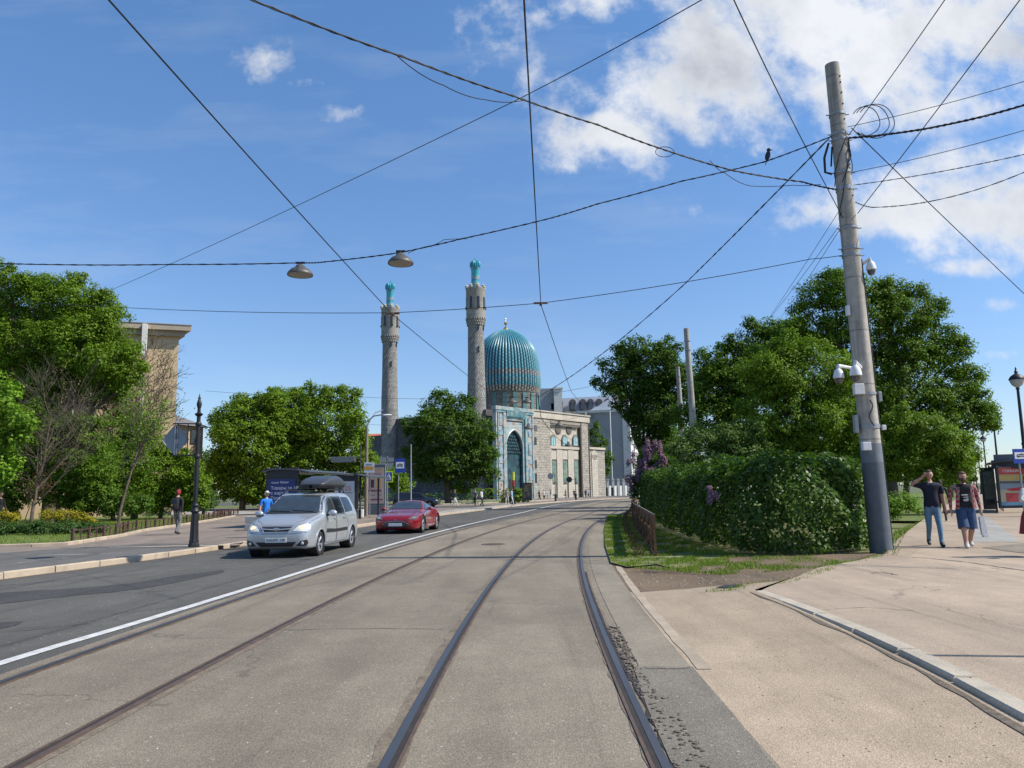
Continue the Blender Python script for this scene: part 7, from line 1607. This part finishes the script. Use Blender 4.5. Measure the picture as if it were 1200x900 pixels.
lbl(prr, 'ГОРЬКИЙ', .17, m_txtw, 0, 1.97, -.095, 1.05); lbl(prr, 'НОВЫЙ СЕЗОН', .09, m_txtw, .1, .72, -.095) if False else None
bd_ = P(1174, 541, 38); mb = MB(); mb.box((bd_.x-c.x-.1, .3, 2.62), (1.2, .08, .34)); mb.build('sign_board', m_gpaint, sr)
c2 = P(1161, 598, 39.5); o = thing('information_board', 'dark glass notice case standing left of the right shelter', 'notice board', (c2.x, 39.5, .12), -.1); mb = MB(); mb.box((0, 0, 1.15), (.62, .12, 2.1), bev=.02); mb.build('case', m_frame, o); mb = MB(); mb.box((0, -.065, 1.3), (.5, .01, 1.4)); mb.build('pane', M('notice_paper', (.14, .18, .18), .15, var=.5, scale=8), o)
def lantern_post(label, loc):
    o = thing('lantern_post', label, 'lamp post', loc, group='row of black lantern posts'); H_ = 6.4
    mb = MB(); mb.lathe([(.24, 0), (.24, .12), (.19, .2), (.16, .9), (.20, .96), (.11, 1.1), (.085, 1.2), (.075, 3), (.10, 3.05), (.07, 3.12), (.055, H_-1.0), (.09, H_-.97), (.05, H_-.9)], 16); mb.build('shaft', m_iron, o, smooth=True)
    mb = MB(); mb.lathe([(.05, H_-.92), (.20, H_-.80), (.27, H_-.66), (.285, H_-.58)], 16); mb.build('globe', M('lantern_glass', (.35, .37, .38), .2, var=.1), o, smooth=True)
    mb = MB(); mb.lathe([(.31, H_-.58), (.31, H_-.54), (.24, H_-.42), (.10, H_-.32), (.05, H_-.28), (.08, H_-.22), (.03, H_-.15), (.04, H_-.1), (.004, H_)], 16); mb.build('cap', m_iron, o, smooth=True); return o
row = []; lp0 = None
names = ['nearest', 'second', 'third', 'fourth', 'fifth', 'sixth', 'seventh']
for i in range(7):
    Yl = 33+i*22.3; x_ = P(1197.5, 500, 33).x+i*22.3*.572; lb_ = names[i]+' black lantern post of the row along the right pavement'
    if i == 0: lp0 = lantern_post(lb_, (x_, Yl, .12))
    else: copy_thing(lp0, (x_, Yl, .12), 0, lb_)
# a post beyond the right edge, whose shadow crosses the near pavement
tipx, tipy = G(1092, 768, .12); s_len = 4.6/math.tan(EL); sx_, sy_ = tipx+s_len*math.cos(AZ), tipy-s_len*math.sin(AZ)
o = thing('sign_post', 'thin steel sign post just outside the right edge', 'road sign', (sx_, sy_, .12)); mb = MB(); mb.tube([(0, 0, 0), (0, 0, 4.6)], .035, 8); mb.build('post', m_steel, o); mb = MB(); mb.box((-.0, 0, 2.7), (.35, .03, .6), rot=1.2); mb.build('plate', m_back, o)
# ================================================================ people
m_skin = M('skin', (.48, .27, .19), .55, var=.08); m_hairb = M('brown_hair', (.06, .035, .02), .8, var=.3, scale=30); m_shoe = M('dark_shoe', (.02, .02, .022), .6); m_shw = M('pale_shoe', (.5, .48, .44), .7)
def cloth(name, c, var=.15): return M(name, c, .85, var=var, scale=14, bmp=.3, bscale=40)
m_navy = cloth('navy_cotton', (.010, .012, .03)); m_jean = cloth('light_denim', (.13, .24, .36), .3); m_blk = cloth('black_cotton', (.012, .012, .014)); m_short = cloth('blue_denim', (.035, .075, .16), .3); m_gr = cloth('grey_trousers', (.16, .16, .16), .4)
m_bl = cloth('bright_blue_cotton', (.01, .16, .55)); m_w = cloth('white_cotton', (.62, .62, .62)); m_cyan2 = cloth('light_blue_cotton', (.25, .45, .6)); m_redc = cloth('dark_red_cotton', (.22, .03, .03)); m_sand = cloth('sand_cotton', (.4, .32, .22)); m_green = cloth('green_cotton', (.03, .16, .06))
def plaid():
    m, t, b = base_mat('red_plaid'); s_ = t.sep(t.coord()); a = t.math('GREATER_THAN', t.math('FRACT', t.math('MULTIPLY', s_[2], 9)), .5); c = t.math('GREATER_THAN', t.math('FRACT', t.math('MULTIPLY', t.math('ADD', s_[0], s_[1]), 9)), .5)
    k = t.mix(t.math('MULTIPLY', t.math('ADD', a, c), .5), (.30, .025, .03), (.42, .36, .34)); k = t.mix(t.math('MULTIPLY', t.math('MULTIPLY', a, c), .7), k, (.04, .02, .03)); setc(t, b, k); b.inputs['Roughness'].default_value = .9; return m
m_plaid = plaid()
def person(label, loc, rz, H, mats, pose='walk', hair=None, near=False, arms=None, group=None, cap=None, sub=1, bulk=1.0, ph=1, hairlen=0, legw=1.0, beard=False, name='person'):
    # mats: shirt, sleeve (upper), forearm, thigh, shin, shoe
    k = H/1.78; o = thing(name, label, 'person', loc, rz, group); J = {}; R = {}
    def j(n, p, r): J[n] = Vector(p)*k; R[n] = (r[0]*k, r[1]*k)
    b = bulk
    j('pel', (0, 0, .94), (.150*b, .115*b)); j('sp', (0, -.01, 1.10), (.138*b, .108*b)); j('ch', (0, -.005, 1.28), (.155*b, .115*b)); j('uc', (0, .005, 1.40), (.135*b, .095*b)); j('nk', (0, .012, 1.50), (.058, .055)); j('hd', (0, -.005, 1.58), (.052, .055))
    for s, n in ((1, 'L'), (-1, 'R')):
        j('sh'+n, (s*.185*b, .005, 1.425), (.062, .062))
        if arms and n in arms: e, w, h = arms[n]
        else:
            sw = (.16 if (s*ph > 0) else -.13) if pose == 'walk' else .02
            e, w, h = (s*.245*b, .03-sw*.4, 1.13), (s*.255*b, -.03-sw*1.1, .88), (s*.25*b, -.05-sw*1.25, .79)
        j('el'+n, e, (.047, .047)); j('wr'+n, w, (.031, .031)); j('ha'+n, h, (.024, .040))
        j('hp'+n, (s*.092, 0, .88), (.092*legw, .095*legw))
        if pose == 'walk':
            if s*ph > 0: kn, an = (s*.10, -.15, .50), (s*.095, -.24, .095)
            else: kn, an = (s*.095, -.03, .48), (s*.085, .22, .16)
        else: kn, an = (s*.11, -.01, .49), (s*.12, .01, .085)
        tdz = -.045 if not (pose == 'walk' and s*ph < 0) else -.10
        j('kn'+n, kn, (.064*legw, .064*legw)); j('an'+n, an, (.042, .045)); j('to'+n, (an[0]*1.15, an[1]-.15, an[2]+tdz), (.045, .032)); j('he'+n, (an[0], an[1]+.05, max(.04, an[2]-.05)), (.035, .035))
    ED = [('pel', 'sp', 'T'), ('sp', 'ch', 'T'), ('ch', 'uc', 'T'), ('uc', 'nk', 'N'), ('nk', 'hd', 'N')]
    for n in 'LR': ED += [('uc', 'sh'+n, 'T'), ('sh'+n, 'el'+n, 'U'), ('el'+n, 'wr'+n, 'F'), ('wr'+n, 'ha'+n, 'H'), ('pel', 'hp'+n, 'P'), ('hp'+n, 'kn'+n, 'A'), ('kn'+n, 'an'+n, 'B'), ('an'+n, 'to'+n, 'S'), ('an'+n, 'he'+n, 'S')]
    names = list(J); me = bpy.data.meshes.new('b'); me.from_pydata([J[n] for n in names], [(names.index(a), names.index(c)) for a, c, _ in ED], [])
    ob = bpy.data.objects.new('b', me); COL.objects.link(ob); ob.modifiers.new('s', 'SKIN')
    for i, n in enumerate(names):
        sv = me.skin_vertices[0].data[i]; sv.radius = R[n]; sv.use_root = (n == 'pel')
    ss = ob.modifiers.new('u', 'SUBSURF'); ss.levels = 2 if near else 1; ss.render_levels = ss.levels
    dg = bpy.context.evaluated_depsgraph_get(); dg.update(); bm = bmesh.new(); bm.from_mesh(bpy.data.meshes.new_from_object(ob.evaluated_get(dg))); bpy.data.objects.remove(ob)
    shirt, slv, fore, th, shn, sho = mats; ms = [shirt, slv, fore, th, shn, sho, m_skin, m_ink]
    mi = {'T': 0, 'P': 3, 'U': 1, 'F': 2, 'H': 6, 'A': 3, 'B': 4, 'S': 5, 'N': 6}
    for f in bm.faces:
        c = f.calc_center_median(); best = 1e9; tg = 'T'
        for a, d, t_ in ED:
            A, B = J[a], J[d]; ab = B-A; q = max(0, min(1, (c-A).dot(ab)/ab.length_squared)); dd = (c-(A+ab*q)).length-.4*(R[a][0]*(1-q)+R[d][0]*q)
            if dd < best: best = dd; tg = t_; qq = q
        if tg in 'TP': tg = 'T' if c.z > .93*k else 'P'
        if tg == 'T' and slv is m_plaid and abs(c.x) > .155*k: tg = 'U'
        if tg == 'U' and slv is not fore and fore is m_skin and qq > .72: tg = 'H'
        f.material_index = mi[tg]
    # head: egg with brow, nose, jaw and ears, part of the same mesh
    hc = Vector((0, -.02, 1.665))*k; nseg = 20 if near else 10; nr = 16 if near else 8; vv = []
    for i in range(nr+1):
        phi = -PI/2+PI*i/nr
        for q in range(nseg):
            a = 2*PI*q/nseg; x, y, z = math.cos(phi)*math.cos(a), math.cos(phi)*math.sin(a), math.sin(phi)
            X, Y_, Z = x*.076, y*.096, z*.118
            if z < -.1: X *= 1+z*.28; Y_ = Y_*(1+z*.15)-.012*z*(y < 0)
            if y < -.6 and abs(x) < .32: # nose, brow and chin relief
                Y_ -= .022*math.exp(-((z+.10)/.16)**2)*math.exp(-(x/.14)**2)+.006*math.exp(-((z-.22)/.1)**2)+.008*math.exp(-((z+.75)/.14)**2)
            if y < -.6 and .12 < abs(x) < .5: Y_ += .006*math.exp(-((z-.05)/.12)**2)
            if abs(x) > .9 and abs(z) < .28 and abs(y) < .3: X *= 1.13
            vv.append(bm.verts.new((hc.x+X*k, hc.y+Y_*k, hc.z+Z*k)))
    for i in range(nr):
        for q in range(nseg):
            try: f = bm.faces.new((vv[i*nseg+q], vv[i*nseg+(q+1) % nseg], vv[(i+1)*nseg+(q+1) % nseg], vv[(i+1)*nseg+q])); f.material_index = 6; f.smooth = True
            except ValueError: pass
    if near:
        def blob(c, r, mi_):
            g = bmesh.ops.create_uvsphere(bm, u_segments=8, v_segments=6, radius=1)
            for v in g['verts']: v.co = Vector((v.co.x*r[0]*k, v.co.y*r[1]*k, v.co.z*r[2]*k))+c
            for v in g['verts']:
                for f in v.link_faces: f.material_index = mi_
        for s in (1, -1):
            blob(hc+Vector((s*.030, -.086, .006))*k, (.009, .005, .004), 7); blob(hc+Vector((s*.031, -.089, .026))*k, (.016, .004, .003), 7)
        blob(hc+Vector((0, -.091, -.055))*k, (.022, .006, .005), 7 if beard else 0 if False else 6)
        for n, s in (('L', 1), ('R', -1)):   # four fingers and a thumb on each hand
            w, h = J['wr'+n], J['ha'+n]; d = (h-w).normalized(); side = d.cross(Vector((1, 0, 0))); side = side.normalized() if side.length > .1 else Vector((0, 1, 0)); pn = d.cross(side)
            for fi in range(5):
                if fi < 4: root = h-d*.01+side*(fi-1.5)*.021*k; L_f = (.075, .085, .080, .062)[fi]*k; dirs = [d, (d*.9-pn*.35*s).normalized(), (d*.6-pn*.75*s).normalized()]
                else: root = w+(h-w)*.45-side*.032*k; L_f = .062*k; dirs = [(d*.6-side*.8).normalized(), (d*.9-side*.45).normalized(), d]
                p = root; pts = [p]
                for dv in dirs: p = p+dv*L_f/3; pts.append(p)
                rs = [.0098, .0092, .0085, .006]; prev = None
                for pi_, pp__ in enumerate(pts):
                    x_ = dirs[min(pi_, 2)].orthogonal().normalized(); y_ = dirs[min(pi_, 2)].cross(x_); ringv = [bm.verts.new(pp__+(x_*math.cos(a)+y_*math.sin(a))*rs[pi_]*k) for a in [2*PI*q/6 for q in range(6)]]
                    if prev:
                        for q in range(6):
                            f = bm.faces.new((prev[q], prev[(q+1) % 6], ringv[(q+1) % 6], ringv[q])); f.material_index = 6
                    prev = ringv
                f = bm.faces.new(prev); f.material_index = 6
    bmesh.ops.recalc_face_normals(bm, faces=bm.faces)
    me = bpy.data.meshes.new('body'); bm.to_mesh(me); bm.free()
    for m_ in ms: me.materials.append(m_)
    me.polygons.foreach_set('use_smooth', [True]*len(me.polygons)); zmin = min(v.co.z for v in me.vertices); me.transform(Matrix.Translation((0, 0, -zmin)))
    bo = bpy.data.objects.new('body', me); COL.objects.link(bo); bo.parent = o; hc = hc-Vector((0, 0, zmin))
    if hair is not None or cap is not None:
        mb = MB(); n1 = 18; n2 = 10; vs = []; fs = []; lo = -.25-hairlen
        for i in range(n2+1):
            phi = lo+(PI/2-lo)*i/n2
            for q in range(n1):
                a = 2*PI*q/n1; x, y, z = math.cos(phi)*math.cos(a), math.cos(phi)*math.sin(a), math.sin(phi); g = 1.11+hairlen*.30+.03*math.sin(a*7+i)
                front = y < -.15 and z < .60
                if front: g = .8
                vs.append((hc.x+x*.077*k*g, hc.y+y*.099*k*g, hc.z+(z if z > -.3 else z)*.121*k*(1.06 if not front else .95)))
        for i in range(n2):
            for q in range(n1): fs.append((i*n1+q, i*n1+(q+1) % n1, (i+1)*n1+(q+1) % n1, (i+1)*n1+q))
        mb.add(vs, fs); mb.build('hair', cap or hair, o, smooth=True) if cap is None else mb.build('cap', cap, o, smooth=True)
        if cap is not None: mb = MB(); mb.sphere(hc+Vector((0, -.11, .045))*k, (.07*k, .075*k, .012*k), 12); mb.build('cap_peak', cap, o, smooth=True)
    if beard:
        mb = MB(); mb.sphere(hc+Vector((0, -.062, -.085))*k, (.068*k, .058*k, .068*k), 14); mb.build('beard', hair, o, smooth=True)
    return o, k, hc, J, zmin
zp_ = .12
x_, y_ = G(1096, 640, zp_); o, k, hc, J, zm_ = person('man in dark polo shirt and light jeans holding a phone to his ear', (x_, y_, zp_), -.30, 1.78, (m_navy, m_navy, m_skin, m_jean, m_jean, m_shoe), hair=m_hairb, near=True, ph=1, bulk=1.2,
    arms={'R': ((-.40, .02, 1.44), (-.165, -.06, 1.60), (-.115, -.085, 1.665)), 'L': ((.25, .02, 1.14), (.275, -.03, .90), (.28, -.05, .81))})
mb = MB(); mb.box((-.098*k, -.075*k, 1.665*k-zm_), (.012, .035, .13), rot=.2, bev=.004); tag(mb.build('mobile_phone', m_ink, loc=(x_, y_, zp_)), 'black mobile phone held at the ear of the man in polo shirt', 'phone').rotation_euler = (0, 0, -.30)
mb = MB(); 
for s in (1, -1): mb.box((s*.04, -.118*k, 1.445*k-zm_), (.07, .02, .03), rot=Matrix.Rotation(s*.5, 3, 'Y'), bev=.006)
mb.build('collar', cloth('collar_blue', (.05, .08, .16)), o)
x_, y_ = G(1135.5, 641.5, zp_); o, k, hc, J, zm_ = person('bearded man with open red plaid shirt, black t-shirt and blue denim shorts', (x_, y_, zp_), -.30, 1.72, (m_blk, m_plaid, m_plaid, m_short, m_skin, m_shw), hair=M('auburn_hair', (.10, .05, .025), .85, var=.3, scale=30), near=True, ph=-1, bulk=1.24, hairlen=.45, beard=True, legw=1.12,
    arms={'R': ((-.29, .05, 1.15), (-.30, .0, .90), (-.29, -.02, .81)), 'L': ((.29, .05, 1.15), (.31, -.02, .90), (.31, -.04, .81))})
mb = MB()
for s in (1, -1): # open shirt fronts hanging from the shoulders
    mb.prism([(s*.105*k, -.135*k, 1.42*k-zm_), (s*.175*k, -.12*k, 1.42*k-zm_), (s*.22*k, -.11*k, .93*k-zm_), (s*.15*k, -.165*k, .91*k-zm_)], (0, .02, 0))
    mb.lathe([(.125*k, .98*k-zm_), (.115*k, .80*k-zm_)], 14, (s*.10*k, -.03, 0)) if False else None
mb.build('open_shirt', m_plaid, o)
mb = MB()
for s in (1, -1): 
    a = J['hpL' if s > 0 else 'hpR']; b_ = J['knL' if s > 0 else 'knR']; mb.tube([a+Vector((0, 0, .06-zm_)), a.lerp(b_, .5)-Vector((0, 0, zm_)), b_+Vector((0, 0, -.02-zm_))], [.115*k, .115*k, .118*k], 14)
mb.build('shorts', m_short, o, smooth=True)
mb = MB()
for (x, z, w_, h_) in ((-.02, 1.24, .15, .018), (.0, 1.19, .12, .012), (.02, 1.13, .07, .035), (-.03, 1.12, .05, .03)): mb.sphere((x*k, -.155*k, z*k-zm_), (w_/2, .008, h_), 10)
mb.build('shirt_print', cloth('print_white', (.5, .5, .5)), o)
wl_ = Vector((x_, y_, zp_)); R3 = Matrix.Rotation(-.30, 3, 'Z'); hb = wl_+R3 @ (J['haL']-Vector((0, 0, zm_)))
mb = MB(); mb.prism([(-.05, -.01, -.08), (.05, -.01, -.08), (.09, -.02, -.46), (-.03, -.02, -.48)], (0, .06, 0)); mb.tube([(-.03, .02, -.08), (0, .02, .0), (.03, .02, -.08)], .006, 5); mb.box((.04, 0, -.50), (.10, .07, .05)); tag(mb.build('carrier_bag', m_w, loc=hb), 'small white carrier bag in the hand of the plaid shirt man', 'bag')
x_, y_ = G(1105.5, 611, zp_); person('woman in dark clothes walking behind the two men on the right', (x_, y_, zp_), 2.8, 1.6, (m_blk, m_blk, m_blk, m_blk, m_blk, m_shoe), hair=m_hairb, hairlen=.4)
pe = P(1212, 640, 15.2); o, k, hc, J, zm_ = person('person in patterned white blouse and dark red skirt cut by the right edge', (pe.x+.03, 15.2, zp_), .4, 1.62, (cloth('pattern_white', (.55, .55, .52), .6), MATS['pattern_white'], MATS['pattern_white'], m_redc, m_skin, m_shoe), pose='stand', near=True, hair=m_hairb, hairlen=.4, bulk=1.15,
    arms={'R': ((-.36, -.02, 1.22), (-.30, -.22, 1.08), (-.26, -.29, 1.05)), 'L': ((.25, .02, 1.14), (.275, -.03, .90), (.28, -.05, .81))})
mb = MB(); mb.lathe([(.15, .98*k-zm_), (.19, .86*k-zm_), (.25, .5*k-zm_), (.24, .5*k-zm_)], 20); mb.build('skirt', m_redc, o, smooth=True)
mb = MB(); mb.sphere((-.25, -.24, .98*k-zm_), (.12, .10, .07), 12); mb.build('green_scarf', m_green, o, smooth=True)
x_, y_ = G(207, 626.5, zp_); o, k, hc, J, zm_ = person('person with red hair and black backpack walking away on the left pavement', (x_, y_, zp_), 3.0, 1.74, (m_blk, m_blk, m_blk, m_gr, m_gr, m_shoe), hair=M('red_hair', (.25, .02, .02), .8), hairlen=.3, near=False)
mb = MB(); mb.box((0, .19*k, 1.22*k-zm_), (.30*k, .17*k, .46*k), bev=.05); mb.box((0, .29*k, 1.14*k-zm_), (.22*k, .06*k, .2*k), bev=.02); bp_ = mb.build('backpack', m_black, o, smooth=True); mb = MB(); mb.box((.06, .325*k, 1.18*k-zm_), (.06, .01, .05)); mb.build('patch', MATS['orange_print'], bp_)
x_ = P(312, 600, 27).x; person('man in bright blue t-shirt and white cap on the pavement behind the silver car', (x_, 27, .12), .9, 1.60, (m_bl, m_bl, m_skin, m_sand, m_sand, m_shoe), pose='stand', cap=m_w, bulk=1.12)
x_, y_ = P(2, 600, 36).x, 36; person('person in dark coat cut by the left edge beyond the yellow shrubs', (x_-.1, y_, .2), 1.4, 1.75, (m_blk, m_blk, m_blk, m_blk, m_blk, m_shoe), hair=m_hairb)
FP = [(533, 593.5, 'man in dark top and white trousers standing before the chestnut tree', (m_navy, m_navy, m_navy, m_w, m_w, m_shw), .12), (557, 592.6, 'person in grey top and black trousers, left of the walking pair by the low hedge', (m_gr, m_gr, m_skin, m_blk, m_blk, m_shoe), .12), (564.5, 593.2, 'person in white shirt and black trousers, right of the walking pair by the low hedge', (m_w, m_w, m_skin, m_blk, m_blk, m_shoe), .12),
      (594.5, 590.8, 'woman in pinkish top and white trousers by the round bush', (cloth('pale_pink_cotton', (.5, .38, .38)), MATS['pale_pink_cotton'], m_skin, m_w, m_w, m_shw), .12), (600, 591.2, 'person in light blue jacket beside the slim marker post', (m_cyan2, m_cyan2, m_cyan2, m_w, m_w, m_shoe), .12),
      (632, 587.3, 'man in black clothes crossing before the mosque wall', (m_blk, m_blk, m_skin, m_blk, m_blk, m_shoe), .0), (637.5, 587.2, 'man in white top and dark shorts before the mosque wall', (m_w, m_w, m_skin, m_navy, m_skin, m_shoe), .0), (642, 585, 'child in pale top left of the first sign post', (m_w, m_w, m_skin, m_sand, m_skin, m_shoe), .0), (645.5, 585, 'person in black top and light trousers left of the sign post', (m_blk, m_blk, m_skin, m_w, m_w, m_shoe), .0),
      (663, 583.6, 'person in dark red top under the middle tall window', (m_redc, m_blk, m_skin, m_navy, m_navy, m_shoe), .0), (673, 583.2, 'person in navy clothes beside the second sign post', (m_navy, m_navy, m_skin, m_navy, m_navy, m_shoe), .0), (683, 582.4, 'leftmost of three people at the mosque corner', (m_sand, m_sand, m_skin, m_gr, m_gr, m_shoe), .0), (686.5, 582.4, 'middle one of three people at the mosque corner, in black', (m_blk, m_blk, m_skin, m_blk, m_blk, m_shoe), .0), (690, 582.4, 'rightmost of three people at the mosque corner, in light blue', (m_cyan2, m_cyan2, m_skin, m_navy, m_navy, m_shoe), .0)]
for i, (px, py, lab, mt, zg) in enumerate(FP):
    x_, y_ = G(px, py, zg)
    if y_ > 100: y2 = min(y_, 100+(y_-100)*.55+8); x_ *= y2/y_; y_ = y2
    person(lab, (x_, y_, zg+.01), random.uniform(-2, 2), 1.72 if 'child' not in lab else 1.2, mt, hair=m_hairb, ph=random.choice((1, -1)), group='people walking by the mosque')
print('TRIS', sum(len(o.data.polygons) for o in bpy.data.objects if o.type == 'MESH'))
